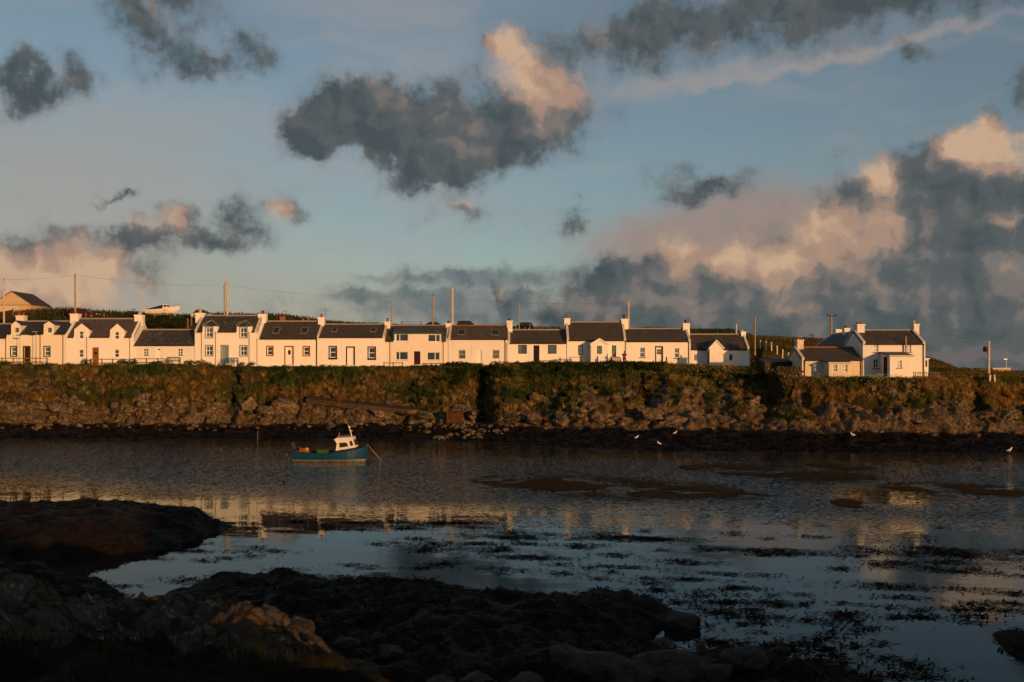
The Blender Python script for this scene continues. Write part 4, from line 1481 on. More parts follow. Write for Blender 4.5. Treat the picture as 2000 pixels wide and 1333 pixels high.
def house(name, label, p0, p1, eave, ridge, Y=118.0, depth=5.4, floor=None, wall=None, roof=None, ridgem=None, win=(), door=(), chim=(), skew='LR',
          sky_l=(), dorm=(), pipes=(), gutter=True, overhang=0.14, group=HOUSES, base=None, cat='house', skewm=None, jog=0.0):
    """A gabled house whose long front faces the viewer. Photo columns/rows are read at the front wall (ridge and chimneys at the ridge)."""
    wall, roof, ridgem = wall or M_WHITE, roof or M_SLATE, ridgem or M_RIDGE
    Y = Y + jog
    Yr = Y + depth / 2
    X0, X1 = wx(p0, Y) + 0.012, wx(p1, Y) - 0.012
    ze, zr = wz(eave, Y), wz(ridge, Yr)
    zf = floor if floor is not None else 7.32
    zb = base if base is not None else zf - 0.6
    root = empty(name, ((X0 + X1) / 2, Y + depth / 2, zf), label, cat, group)
    slope = (zr - ze) / (depth / 2)
    holes, rects = [], [(X0, X1, zb, ze)]
    tops = []
    for d in dorm:
        rects.append((wx(d['x'][0], Y), wx(d['x'][1], Y), ze, wz(d['sh'], Y)))
    wl = []
    for w in win:
        x0, x1, z1, z0 = wx(w['x'][0], Y), wx(w['x'][1], Y), wz(w['y'][0], Y), wz(w['y'][1], Y)
        if w.get('surround') is not None:
            s_ = w.get('sw', 0.13)
            x0, x1, z0, z1 = x0 + s_, x1 - s_, z0 + s_, z1 - s_
        holes.append((x0, x1, z0, z1))
        wl.append((w, x0, x1, z0, z1))
    dl = []
    for d in door:
        x0, x1, z1 = wx(d['x'][0], Y), wx(d['x'][1], Y), wz(d['y'], Y)
        if d.get('surround') is not None:
            x0, x1, z1 = x0 + 0.14, x1 - 0.14, z1 - 0.14
        holes.append((x0, x1, zf + 0.06, z1))
        dl.append((d, x0, x1, zf + 0.06, z1))
    mb = MB()
    wall_grid(mb, rects, holes, Y)
    for x, s_ in ((X0, -1), (X1, 1)):
        pts = [(x, Y, zb), (x, Y, ze - 0.05), (x, Yr, zr - 0.07), (x, Y + depth, ze - 0.05), (x, Y + depth, zb)]
        mb.poly(*(pts if s_ < 0 else pts[::-1]))
    mb.poly((X0, Y + depth, zb), (X0, Y + depth, ze), (X1, Y + depth, ze), (X1, Y + depth, zb))
    for d in dorm:
        if d['kind'] == 'gable':
            xa, xb, zs_, za_ = wx(d['x'][0], Y), wx(d['x'][1], Y), wz(d['sh'], Y), wz(d['apex'], Y)
            mb.poly((xa, Y, zs_), (xb, Y, zs_), ((xa + xb) / 2, Y, za_))
    mb.build('wall', wall, root)
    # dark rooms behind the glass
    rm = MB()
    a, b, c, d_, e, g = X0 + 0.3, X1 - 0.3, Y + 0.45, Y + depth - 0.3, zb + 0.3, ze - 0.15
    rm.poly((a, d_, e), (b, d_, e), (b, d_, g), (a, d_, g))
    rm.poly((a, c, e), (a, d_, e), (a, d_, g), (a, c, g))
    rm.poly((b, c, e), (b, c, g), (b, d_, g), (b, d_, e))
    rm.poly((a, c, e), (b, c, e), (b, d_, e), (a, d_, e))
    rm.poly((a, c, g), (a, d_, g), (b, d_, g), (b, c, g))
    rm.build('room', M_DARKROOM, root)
    # roof, kept clear of the dormers at the eaves
    rx0 = X0 + (0.28 if 'L' in skew else -0.0)
    rx1 = X1 - (0.28 if 'R' in skew else -0.0)
    spans = sorted((wx(d['x'][0], Y) - 0.02, wx(d['x'][1], Y) + 0.02) for d in dorm)
    segs, cur = [], rx0
    for (a, b) in spans:
        segs.append((cur, a, False))
        segs.append((a, b, True))
        cur = b
    segs.append((cur, rx1, False))
    mb = MB()
    for a, b, isd in segs:
        ya = Y + 0.5 if isd else Y - overhang
        slab(mb, a, b, ya, ze + 0.04 + (ya - Y) * slope, Yr, zr)
    slab(mb, rx0, rx1, Y + depth + overhang, ze + 0.04 - overhang * slope, Yr, zr)
    rf = mb.build('roof', roof, root)
    MB().tube([(rx0, Yr, zr + 0.0), (rx1, Yr, zr + 0.0)], 0.11, 8).build('ridge', ridgem, rf)
    for (a, b, c, d_) in sky_l:
        xa, xb = wx(a, Y + 1), wx(b, Y + 1)
        ty = lambda py: (wz(py, Y + 1.0) - ze - 0.04) / slope
        za, zb_ = wz(d_, Y + 1.0), wz(c, Y + 1.2)
        ya, yb = Y + (za - ze - 0.04) / slope, Y + (zb_ - ze - 0.04) / slope
        fr = MB()
        slab(fr, xa - 0.06, xb + 0.06, ya - 0.06, za - 0.06 * slope + 0.05, yb + 0.06, zb_ + 0.06 * slope + 0.05, 0.12)
        sk = fr.build('skylight', M_LEAD, rf)
        fr = MB()
        slab(fr, xa, xb, ya, za + 0.058, yb, zb_ + 0.058, 0.02)
        fr.build('pane', M_GLOSS, sk)
    # raised gable copings
    for sd in skew:
        xa, xb = (X0 - 0.0, X0 + 0.26) if sd == 'L' else (X1 - 0.26, X1 + 0.0)
        mb = MB()
        up = 0.15
        for (ya, za, yb, zb_) in ((Y - 0.02, ze + 0.02, Yr, zr), (Y + depth + 0.02, ze + 0.02, Yr, zr)):
            mb.hexa([(xa, ya, za - 0.25), (xb, ya, za - 0.25), (xb, yb, zb_ - 0.25), (xa, yb, zb_ - 0.25), (xa, ya, za + up), (xb, ya, za + up), (xb, yb, zb_ + up), (xa, yb, zb_ + up)])
        mb.build('coping', skewm or M_COPE, root)
    for c in chim:
        xa, xb = wx(c['x'][0], Yr), wx(c['x'][1], Yr)
        add_chimney(root, xa, xb, Yr, zr - 0.9, wz(c['top'], Yr), c.get('pots', ()), c.get('mat', wall), c.get('depth', 0.85))
    for d in dorm:
        xa, xb, zs_ = wx(d['x'][0], Y), wx(d['x'][1], Y), wz(d['sh'], Y)
        xc = (xa + xb) / 2
        yb = Y + (zs_ - ze) / slope + 0.1
        mb = MB()
        for x in (xa, xb):
            mb.poly((x, Y, ze - 0.02), (x, Y, zs_), (x, yb, zs_))
        dm = mb.build('dormer', wall, root)
        mb = MB()
        if d['kind'] in ('gable', 'hip'):
            za_ = wz(d['apex'], Y)
            ybk = Y + (za_ - ze) / slope + 0.1
            yf = Y - 0.08 if d['kind'] == 'gable' else Y + 0.55
            o = 0.10
            k = (za_ - zs_) / (xc - xa) * o
            for sg, x in ((-1, xa), (1, xb)):
                t = 0.07
                top = [(x + sg * o, (Y - 0.08), zs_ - k + 0.02), (x + sg * o, yb, zs_ - k + 0.02), (xc, ybk, za_ + 0.02), (xc, yf, za_ + 0.02)]
                bot = [(q[0], q[1], q[2] + t) for q in top]
                mb.hexa(top + bot)
            if d['kind'] == 'hip':
                mb.poly((xa - o, Y - 0.08, zs_ - k + 0.09), (xb + o, Y - 0.08, zs_ - k + 0.09), (xc, yf, za_ + 0.09))
                mb.poly((xa - o, Y - 0.08, zs_ - k + 0.02), (xb + o, Y - 0.08, zs_ - k + 0.02), (xb + o, Y - 0.08, zs_ - k + 0.09), (xa - o, Y - 0.08, zs_ - k + 0.09))
            mb.build('dormer_roof', roof, dm)
            if d['kind'] == 'hip':
                mb = MB()
                for sg, x in ((-1, xa), (1, xb)):
                    mb.tube([(x + sg * o, Y - 0.08, zs_ - k + 0.1), (xc, yf, za_ + 0.11)], 0.055, 6)
                mb.build('hip_flashing', M_LEAD, dm)
        else:
            yk = Y + depth / 2 - 0.35
            slab(mb, xa - 0.12, xb + 0.12, Y - 0.16, zs_ + 0.10, yk, zr - 0.02, 0.09)
            mb.build('dormer_roof', roof, dm)
            mb = MB()
            mb.box(xa - 0.10, xb + 0.10, Y - 0.10, Y - 0.005, zs_ - 0.14, zs_ + 0.06)
            mb.box(xa - 0.10, xa + 0.09, Y - 0.06, Y - 0.005, ze, zs_ - 0.14)
            mb.box(xb - 0.09, xb + 0.10, Y - 0.06, Y - 0.005, ze, zs_ - 0.14)
            mb.build('fascia', d['fascia'], dm)
    for (w, x0, x1, z0, z1) in wl:
        add_window(root, Y, x0, x1, z0, z1, w.get('panes', (1, 2)), w.get('frame'), w.get('surround'), w.get('sill'), w.get('curtain'), w.get('sw', 0.13), w.get('wide'))
    for (d, x0, x1, z0, z1) in dl:
        add_door(root, Y, x0, x1, z0, z1, d['mat'], d.get('surround'), glaze=d.get('glaze'))
    if gutter:
        mb = MB()
        for a, b, isd in segs:
            if not isd and b - a > 0.2:
                mb.tube([(a, Y - overhang - 0.04, ze - overhang * slope - 0.04), (b, Y - overhang - 0.04, ze - overhang * slope - 0.04)], 0.055, 6)
        mb.build('gutter', M_PIPE, root)
    for p, m in pipes:
        x = wx(p, Y)
        MB().tube([(x, Y - overhang - 0.03, ze - 0.1), (x, Y - 0.07, ze - 0.35), (x, Y - 0.07, zf - 0.1)], 0.045, 6).build('downpipe', m, root)
    return root


M_GLOSS = paint('roof_glass', (0.03, 0.035, 0.04), 0.08, 0.1, 0.9)

RP = lambda f=0.5, h=0.45: [(f, M_POT, h, 0.15)]
DP = lambda f=0.5, h=0.35: [(f, M_POT_D, h, 0.15)]

house('terraced_house', 'cream house cut off by the left edge of the picture', -112, 13, 659, 633, wall=M_CREAM, roof=M_SLATE, skew='', pipes=[(12, M_PIPE)],
      win=[dict(x=(-60, -46), y=(678, 697))], door=[dict(x=(-30, -16), y=677, mat=M_GREEN)])

house('terraced_house', 'cream house with green window surrounds and two gabled dormers', 13, 128, 651.5, 628, wall=M_CREAM, roof=M_SLATE, skew='',
      chim=[dict(x=(34.5, 50), top=617, pots=[(0.2, M_POT, 0.35, 0.14), (0.75, M_POT, 0.35, 0.14)], mat=M_CREAM)],
      win=[dict(x=(20, 34), y=(676, 697.5), surround=M_GREEN, curtain=(0, 0.7)), dict(x=(85, 99), y=(676, 697.5), surround=M_GREEN, curtain=(0, 0.6)),
           dict(x=(28, 37.5), y=(639.5, 651), panes=(1, 1), curtain=(0, 0.6)), dict(x=(92, 101.5), y=(639.5, 651), panes=(1, 1), curtain=(0, 0.55))],
      door=[dict(x=(45, 60), y=676, mat=M_BROWN_D, surround=M_GREEN)],
      dorm=[dict(x=(22, 40), sh=634.5, apex=627.5, kind='gable'), dict(x=(85.5, 106), sh=634.5, apex=627.5, kind='gable')],
      pipes=[(79, M_PIPE), (123.5, M_PIPE)], jog=0.05)

house('terraced_house', 'white house with purple slate roof, brown wooden door and two pointed dormers', 128, 262, 657, 623, roof=M_SLATE_P, jog=-0.05,
      chim=[dict(x=(140, 156), top=613.5, pots=RP(0.5, 0.3)), dict(x=(265, 280.5), top=615.5, pots=[(0.5, M_POT_T, 0.5, 0.19)])],
      win=[dict(x=(154, 163), y=(683, 698.5), curtain=(0, 0.5)), dict(x=(223.5, 232.5), y=(683, 698.5)),
           dict(x=(154.5, 163), y=(647, 662)), dict(x=(224, 232.5), y=(648, 663))],
      door=[dict(x=(180, 193), y=679, mat=M_BROWN, glaze='round')],
      dorm=[dict(x=(145, 175), sh=644, apex=632, kind='gable'), dict(x=(215, 243.5), sh=645, apex=632.5, kind='gable')],
      pipes=[(170, M_PIPE_G), (254, M_PIPE_G)], skewm=M_WHITE)

house('terraced_house', 'low white cottage with lichened slate roof between two taller houses', 262, 380.5, 673.4, 644.5, wall=M_WHITE2, roof=M_SLATE_L, skew='', jog=0.1,
      win=[dict(x=(280, 290), y=(681, 697), panes=(2, 3)), dict(x=(347, 357), y=(681, 697), panes=(2, 3))],
      door=[dict(x=(304, 316), y=677, mat=M_FRAME, glaze='fan')], pipes=[(261.5, M_PIPE_G)])

house('terraced_house', 'tall white house with pale blue door, blue surrounds and hipped dormers', 380.5, 502.5, 647, 617, roof=M_SLATE_L,
      chim=[dict(x=(384, 400), top=612, pots=[(0.45, M_POT_T, 0.62, 0.21)]), dict(x=(505.5, 521), top=614, pots=[(0.35, M_POT, 0.42, 0.12), (0.6, M_POT_D, 0.45, 0.12)])],
      win=[dict(x=(400.5, 417), y=(638, 661.5), surround=M_BLUE, panes=(2, 2), curtain=(0, 0.35)), dict(x=(467.5, 484), y=(638, 661.5), surround=M_BLUE, panes=(2, 2)),
           dict(x=(400.5, 417), y=(674, 696.5), surround=M_BLUE, panes=(2, 2)), dict(x=(467.5, 484), y=(674.5, 697), surround=M_BLUE, panes=(2, 2))],
      door=[dict(x=(431, 447), y=674, mat=M_BLUE, surround=M_BLUE)],
      dorm=[dict(x=(396, 425.5), sh=637, apex=627, kind='hip'), dict(x=(462.5, 492), sh=637.5, apex=627.5, kind='hip')],
      pipes=[(394, M_PIPE_G), (421.5, M_PIPE_G), (487, M_PIPE_G)], skewm=M_COPE, floor=7.4)

house('terraced_house', 'white cottage with red window surrounds and an oval-glazed white door', 502.5, 619, 660.5, 628, wall=M_WHITE3, roof=M_SLATE_B, jog=0.04, skew='L',
      sky_l=[(534, 545, 641, 651.5), (589, 600, 641, 651.5)],
      win=[dict(x=(520, 534.5), y=(675.5, 696), surround=M_RED), dict(x=(591, 606), y=(676, 696.5), surround=M_RED)],
      door=[dict(x=(555.5, 574), y=676, mat=M_FRAME, surround=M_RED, glaze='oval')], pipes=[(502.5, M_PIPE_G)], skewm=M_WHITE)

house('terraced_house', 'white cottage with black window surrounds and a black-framed white door', 619, 752, 658, 634, roof=M_SLATE_B, jog=-0.06,
      chim=[dict(x=(622.5, 634), top=620.5, pots=RP(0.5, 0.45)), dict(x=(752, 762.5), top=629, pots=RP(0.5, 0.45))],
      sky_l=[(648, 657, 642, 648.5), (724, 733, 642, 648.5)],
      win=[dict(x=(642, 658.5), y=(676, 701), surround=M_BLACK, sill=M_BLACK), dict(x=(718, 734.5), y=(677, 702), surround=M_BLACK, sill=M_BLACK)],
      door=[dict(x=(676, 693.5), y=677, mat=M_FRAME, surround=M_BLACK)], pipes=[(619, M_PIPE)], floor=7.25)

house('terraced_house', 'two-storey white house with teal-trimmed wide dormer and mossy roof', 752, 875.5, 665, 636.5, wall=M_CREAM, roof=M_SLATE_M, jog=0.08, skew='R',
      chim=[dict(x=(871, 881), top=632, pots=DP(0.5, 0.3))],
      win=[dict(x=(773, 797), y=(652.5, 667), panes=(2, 1), wide=0.30), dict(x=(835.5, 859), y=(653.5, 668), panes=(2, 1), wide=0.68),
           dict(x=(773, 796.5), y=(687, 703.5), panes=(2, 1), wide=0.30, sill=M_COPE), dict(x=(834, 858.5), y=(688, 704), panes=(2, 1), wide=0.66, sill=M_COPE)],
      door=[dict(x=(808.5, 821), y=686.5, mat=M_BROWN_D)],
      dorm=[dict(x=(769, 863.5), sh=650.5, apex=645, kind='shed', fascia=M_TEAL)], pipes=[(762, M_PIPE_G), (866, M_PIPE_G)])

house('terraced_house', 'plain white cottage with red-ridged roof, two skylights and netted windows', 875.5, 992, 661.5, 636.5, wall=M_WHITE2, roof=M_SLATE_M, ridgem=M_RIDGE_R, skew='L',
      chim=[dict(x=(990, 1001), top=627, pots=DP(0.4, 0.25))],
      sky_l=[(895, 908, 645, 654), (960, 974, 645.5, 655)],
      win=[dict(x=(896, 909), y=(684, 701), panes=(1, 2), curtain=(0, 1), frame=M_CURTAIN), dict(x=(962, 975), y=(684, 701), panes=(1, 2), curtain=(0, 1), frame=M_CURTAIN)],
      door=[dict(x=(929.5, 940.5), y=684, mat=M_FRAME)], pipes=[(986.5, M_PIPE)])

house('terraced_house', 'low white cottage with a black door and dark square windows', 992, 1107, 669.5, 645, roof=M_SLATE_B, jog=0.06, skew='L',
      win=[dict(x=(1012, 1029), y=(674, 691.5), panes=(1, 1), frame=M_TRIM_D, curtain=(0.05, 0.4)), dict(x=(1070, 1087), y=(674, 691.5), panes=(1, 1), frame=M_TRIM_D)],
      door=[dict(x=(1042, 1053.5), y=675, mat=M_BLACK)], pipes=[(989.5, M_PIPE_G)])

hk = house('terraced_house', 'white house with a gabled front porch and tall chimneys at both ends', 1107, 1223, 663.5, 629.5, wall=M_WHITE3, roof=M_SLATE_B, jog=-0.05,
           chim=[dict(x=(1102, 1113), top=622.5, pots=RP(0.5, 0.45)), dict(x=(1213, 1226), top=623.5, pots=DP(0.45, 0.5))],
           win=[dict(x=(1129, 1138.5), y=(675, 693.5), frame=M_TRIM_D), dict(x=(1195, 1203.5), y=(675, 697), panes=(1, 1), frame=M_TRIM_D)], pipes=[(1221.5, M_PIPE_G)])

house('terraced_house', 'white cottage with a dark-framed door glazed in six small panes', 1223, 1349, 666, 642.5, roof=M_SLATE_B,
      chim=[dict(x=(1333, 1346), top=632, pots=DP(0.45, 0.4))], skew='R',
      win=[dict(x=(1249.5, 1259.5), y=(679, 698), sill=M_TRIM_D), dict(x=(1317, 1326.5), y=(680, 699.5), sill=M_TRIM_D)],
      door=[dict(x=(1279.5, 1295), y=676.5, mat=M_FRAME, surround=M_TRIM_D, glaze='six')], pipes=[(1345, M_PIPE)], floor=7.3)

hm = house('terraced_house', 'last low white cottage of the row with a gabled front wing', 1349, 1464, 681.5, 653.5, wall=M_WHITE3, roof=M_SLATE_B, jog=0.05, skew='R', floor=7.0,
           chim=[dict(x=(1446, 1455), top=648.5, pots=[(0.4, M_POT_T, 0.25, 0.14)])],
           win=[dict(x=(1355, 1363.5), y=(692, 705.5), panes=(1, 1), curtain=None), dict(x=(1424, 1431.5), y=(692, 705.5), panes=(1, 1))])


def porch(root, Yb, p0, p1, py_e, py_a, dep, wall, roof, win=None, side_door=None, floor=7.3, back=0.0):
    """Gabled porch standing out from a front wall at depth Yb."""
    Yf = Yb - dep
    x0, x1, ze, za = wx(p0, Yf), wx(p1, Yf), wz(py_e, Yf), wz(py_a, Yf)
    xc = (x0 + x1) / 2
    mb = MB()
    holes = []
    if win:
        holes = [(wx(win['x'][0], Yf), wx(win['x'][1], Yf), wz(win['y'][1], Yf), wz(win['y'][0], Yf))]
    wall_grid(mb, [(x0, x1, floor - 0.6, ze)], holes, Yf)
    mb.poly((x0, Yf, ze), (x1, Yf, ze), (xc, Yf, za))
    for x in (x0, x1):
        mb.poly((x, Yf, floor - 0.6), (x, Yf, ze), (x, Yb - 0.01, ze), (x, Yb - 0.01, floor - 0.6))
    po = mb.build('porch', wall, root)
    mb = MB()
    k = (za - ze) / (xc - x0)
    o, t = 0.12, 0.08
    ybk = Yb - 0.02 + back
    for sg, x in ((-1, x0), (1, x1)):
        top = [(x + sg * o, Yf - 0.1, ze - k * o + 0.02), (x + sg * o, ybk, ze - k * o + 0.02), (xc, ybk, za + 0.02), (xc, Yf - 0.1, za + 0.02)]
        mb.hexa(top + [(q[0], q[1], q[2] + t) for q in top])
    mb.build('porch_roof', roof, po)
    mb = MB()
    for sg, x in ((-1, x0), (1, x1)):
        mb.hexa([(x + sg * o, Yf - 0.13, ze - k * o - 0.06), (xc, Yf - 0.13, za - 0.06), (xc, Yf - 0.102, za - 0.06), (x + sg * o, Yf - 0.102, ze - k * o - 0.06),
                 (x + sg * o, Yf - 0.13, ze - k * o + 0.1), (xc, Yf - 0.13, za + 0.1), (xc, Yf - 0.102, za + 0.1), (x + sg * o, Yf - 0.102, ze - k * o + 0.1)])
    mb.build('bargeboard', M_FRAME, po)
    if win:
        h = holes[0]
        add_window(root, Yf, *h, panes=win.get('panes', (1, 1)), frame=win.get('frame'))
    if side_door:
        MB().box(x0 - 0.03, x0 - 0.004, Yf + 0.35, Yf + 1.2, floor, floor + 1.95).build('side_door', side_door, po)
    return po


porch(hk, 117.95, 1154, 1187.5, 672.5, 662.5, 1.9, M_WHITE, M_SLATE_B, win=dict(x=(1166, 1175.5), y=(676, 691.5), frame=M_TRIM_D))
porch(hm, 118.05, 1386, 1412.5, 679.5, 665.5, 1.8, M_WHITE, M_SLATE_B, side_door=M_GLOSS, floor=7.0, back=1.3)

# ---- the two buildings standing apart on the right, nearer the water
G2 = 'old buildings standing apart on the right'
hn = house('cottage', 'old stained low cottage with stone chimney left of the tall right-hand house', 1566, 1683.5, 702.5, 679, Y=100.0, depth=5.6, floor=6.1, wall=M_OLDWASH,
           roof=M_SLATE_B, ridgem=M_RIDGE_R, skew='L', group=G2, skewm=M_OLDWASH,
           chim=[dict(x=(1555, 1567), top=664, pots=[(0.3, M_POT, 0.3, 0.12)], mat=M_OLDWASH, depth=0.9)],
           win=[dict(x=(1588, 1597.5), y=(710, 726.5))], pipes=[(1571, M_PIPE), (1681, M_PIPE)])


def lean_to(root, Yb, p0, p1, py_top, py_front, dep, wall, roof, wins=(), floor=6.1, door_side=None):
    Yf = Yb - dep
    x0, x1, zt, ze = wx(p0, Yf), wx(p1, Yf), wz(py_top, Yb), wz(py_front, Yf)
    holes = [(wx(w['x'][0], Yf), wx(w['x'][1], Yf), wz(w['y'][1], Yf), wz(w['y'][0], Yf)) for w in wins]
    mb = MB()
    wall_grid(mb, [(x0, x1, floor - 0.6, ze)], holes, Yf)
    for x in (x0, x1):
        mb.poly((x, Yf, floor - 0.6), (x, Yf, ze), (x, Yb - 0.01, zt - 0.06), (x, Yb - 0.01, floor - 0.6))
    lt = mb.build('lean_to', wall, root)
    mb = MB()
    s_ = (zt - ze) / dep
    slab(mb, x0 - 0.12, x1 + 0.12, Yf - 0.15, ze + 0.07 - 0.15 * s_, Yb - 0.02, zt + 0.05, 0.1)
    mb.build('lean_to_roof', roof, lt)
    MB().box(x0 - 0.12, x1 + 0.12, Yf - 0.19, Yf - 0.155, ze - 0.09, ze + 0.06).build('fascia', M_COPE, lt)
    for w, h in zip(wins, holes):
        add_window(root, Yf, *h, panes=w.get('panes', (2, 2)), sill=w.get('sill'), curtain=w.get('curtain'))
    if door_side:
        MB().box(x0 - 0.035, x0 - 0.004, Yf + 0.7, Yf + 1.55, floor, floor + 1.95).build('side_door', door_side, lt)
    return lt


lean_to(hn, 100.0, 1619, 1661, 704.5, 709, 1.9, M_OLDWASH, M_SLATE_B, wins=[dict(x=(1626.5, 1635), y=(712.5, 726.5), panes=(1, 2)), dict(x=(1646, 1655), y=(712.5, 727), panes=(2, 2), curtain=(0, 1))])

ho = house('cottage', 'tall two-storey white house with red sills standing apart on the right', 1685, 1807.5, 671, 645.5, Y=100.0, depth=5.8, floor=6.1, wall=M_WHITE2, roof=M_SLATE_B, group=G2,
           chim=[dict(x=(1671, 1685), top=634, pots=[(0.3, M_POT, 0.25, 0.15), (0.7, M_POT, 0.25, 0.15)], depth=1.1), dict(x=(1782, 1792), top=633.5, pots=[(0.3, M_POT_T, 0.36, 0.12)])],
           win=[dict(x=(1706.5, 1715.5), y=(673, 688), panes=(2, 2), sill=M_RED, curtain=(0, 0.3)), dict(x=(1770, 1779.5), y=(673.5, 687.5), panes=(2, 2), sill=M_RED),
                dict(x=(1705.5, 1716), y=(702, 719.5), panes=(2, 2), sill=M_RED)],
           pipes=[(1803, M_PIPE)], jog=-0.04)
lean_to(ho, 99.96, 1738, 1783, 688.5, 695.5, 2.6, M_WHITE, M_GREYROOF, wins=[dict(x=(1752, 1761), y=(704, 718.5), panes=(2, 2), sill=M_RED, curtain=(0, 0.6))], door_side=M_BROWN_D)
# stove pipe up the front, side bay, rear wing
xp = wx(1769, 99.7)
MB().tube([(xp, 99.7, wz(690, 99.7)), (xp, 99.7, wz(657, 99.7))], 0.085, 8).build('stove_pipe', M_POLE, ho)
xa = wx(1807.5, 100) - 0.01
mb = MB().box(xa, xa + 0.55, 100.6, 102.6, 5.6, wz(702, 100.6))
bay = mb.build('side_bay', M_WHITE, ho)
MB().box(xa - 0.0, xa + 0.65, 100.5, 102.7, wz(702, 100.6), wz(702, 100.6) + 0.1).build('bay_roof', M_FRAME, bay)
MB().box(xa + 0.08, xa + 0.42, 100.57, 100.595, wz(717, 100.6), wz(704, 100.6)).build('pane', M_GLOSS, bay)
Xr, Y0r, Y1r = 38.4, 105.9, 118.0
zrr, zre = 11.05, 9.5
mb = MB()
hw = 2.3
for x in (Xr - hw, Xr + hw):
    mb.poly((x, Y0r, 5.6), (x, Y1r, 5.6), (x, Y1r, zre), (x, Y0r, zre))
for yq in (Y0r, Y1r):
    mb.poly((Xr - hw, yq, 5.6), (Xr + hw, yq, 5.6), (Xr + hw, yq, zre), (Xr, yq, zrr - 0.05), (Xr - hw, yq, zre))
rw = mb.build('rear_wing', M_WHITE, ho)
mb = MB()
for sg in (-1, 1):
    top = [(Xr + sg * (hw + 0.15), Y0r + 0.02, zre - 0.1), (Xr + sg * (hw + 0.15), Y1r + 0.1, zre - 0.1), (Xr, Y1r + 0.1, zrr), (Xr, Y0r + 0.02, zrr)]
    mb.hexa(top + [(q[0], q[1], q[2] + 0.09) for q in top])
mb.build('rear_roof', M_SLATE, rw)
mb = MB()
mb.hexa([(Xr - hw - 0.15, Y1r - 0.15, zre - 0.05), (Xr, Y1r - 0.15, zrr + 0.05), (Xr, Y1r + 0.12, zrr + 0.05), (Xr - hw - 0.15, Y1r + 0.12, zre - 0.05),
         (Xr - hw - 0.15, Y1r - 0.15, zre + 0.12), (Xr, Y1r - 0.15, zrr + 0.22), (Xr, Y1r + 0.12, zrr + 0.22), (Xr - hw - 0.15, Y1r + 0.12, zre + 0.12)])
mb.build('rear_coping', M_COPE, rw)
add_chimney(ho, wx(1628, 118), wx(1640.5, 118), 117.6, 10.2, wz(644, 118), [], M_WHITE)
add_chimney(ho, wx(1647, 113.5), wx(1657, 113.5), 113.5, 10.2, wz(641.5, 113.5), DP(0.4, 0.3), M_WHITE)
MB().tube([(wx(1596, 112), 112, 8.2), (wx(1596, 112), 112, 8.3)], 0.03).build('vent', M_METAL, ho)


# ================================================================== things on the terrace and the hill
def far_ground(px_, Yq):
    return far_at(px_, Yq)[2]


# ---- barn on the hill at the left
Yb_ = 170.0
ax, az_ = wx(23, Yb_), wz(570, Yb_)
ex, ez = wx(60, Yb_), wz(594.5, Yb_)
lx = 2 * ax - ex
bz, Ye = 14.6, 177.5
barn = empty('barn', (ax, 173.7, bz), 'tan sheet-metal barn with grey roof on the hill at far left', 'barn')
mb = MB()
mb.poly((lx, Yb_, bz), (ex, Yb_, bz), (ex, Yb_, ez), (ax, Yb_, az_), (lx, Yb_, ez))
mb.poly((ex, Yb_, bz), (ex, Ye, bz), (ex, Ye, ez), (ex, Yb_, ez))
mb.poly((lx, Yb_, bz), (lx, Yb_, ez), (lx, Ye, ez), (lx, Ye, bz))
mb.poly((lx, Ye, bz), (lx, Ye, ez), (ax, Ye, az_), (ex, Ye, ez), (ex, Ye, bz))
mb.build('wall', M_SHED, barn)
mb = MB()
for sg, x in ((-1, lx), (1, ex)):
    k = (az_ - ez) / (ex - ax)
    top = [(x + sg * 0.15, Yb_ - 0.12, ez - 0.15 * k + 0.02), (x + sg * 0.15, Ye + 0.15, ez - 0.15 * k + 0.02), (ax, Ye + 0.15, az_ + 0.02), (ax, Yb_ - 0.12, az_ + 0.02)]
    mb.hexa(top + [(q[0], q[1], q[2] + 0.1) for q in top])
mb.build('roof', M_SHEDROOF, barn)
zt_ = wz(597, Yb_)
MB().box(lx + 0.4, ex - 0.9, Yb_ - 0.06, Yb_ - 0.004, bz, zt_).build('sliding_door', M_SHED_D, barn)
MB().box(lx + 0.1, ex - 0.1, Yb_ - 0.12, Yb_ - 0.064, zt_, zt_ + 0.12).build('door_rail', M_WOOD, barn)
MB().box(wx(38, Yb_), wx(52, Yb_), Yb_ - 0.10, Yb_ - 0.064, bz, zt_ - 0.1).build('side_panel', M_SHED, barn)
MB().tube([(ex, Yb_ - 0.1, ez - 0.1), (ex + 0.1, Ye, ez - 0.12)], 0.06, 6).build('gutter', M_PIPE_G, barn)

# wooden fence panel by the barn
fx0, fx1, Yq = wx(-6, 158), wx(25, 158), 158.0
gzf = far_ground(10, 158)
fe = empty('wooden_fence', ((fx0 + fx1) / 2, Yq, gzf), 'dark boarded fence on the slope below the barn', 'fence')
nb_ = 12
for i in range(nb_):
    xa_ = fx0 + (fx1 - fx0) * i / nb_
    hh = 0.9 + 0.5 * i / nb_
    MB().box(xa_ + 0.01, xa_ + (fx1 - fx0) / nb_ - 0.02, Yq, Yq + 0.03, gzf - 0.2, gzf + hh).build('board', M_WOOD_D, fe)
MB().box(fx0, fx1, Yq + 0.032, Yq + 0.09, gzf + 0.3, gzf + 0.4).build('rail', M_WOOD_D, fe)
MB().box(fx1, fx1 + 0.14, Yq - 0.02, Yq + 0.1, gzf - 0.2, gzf + 1.6).build('post', M_WOOD, fe)

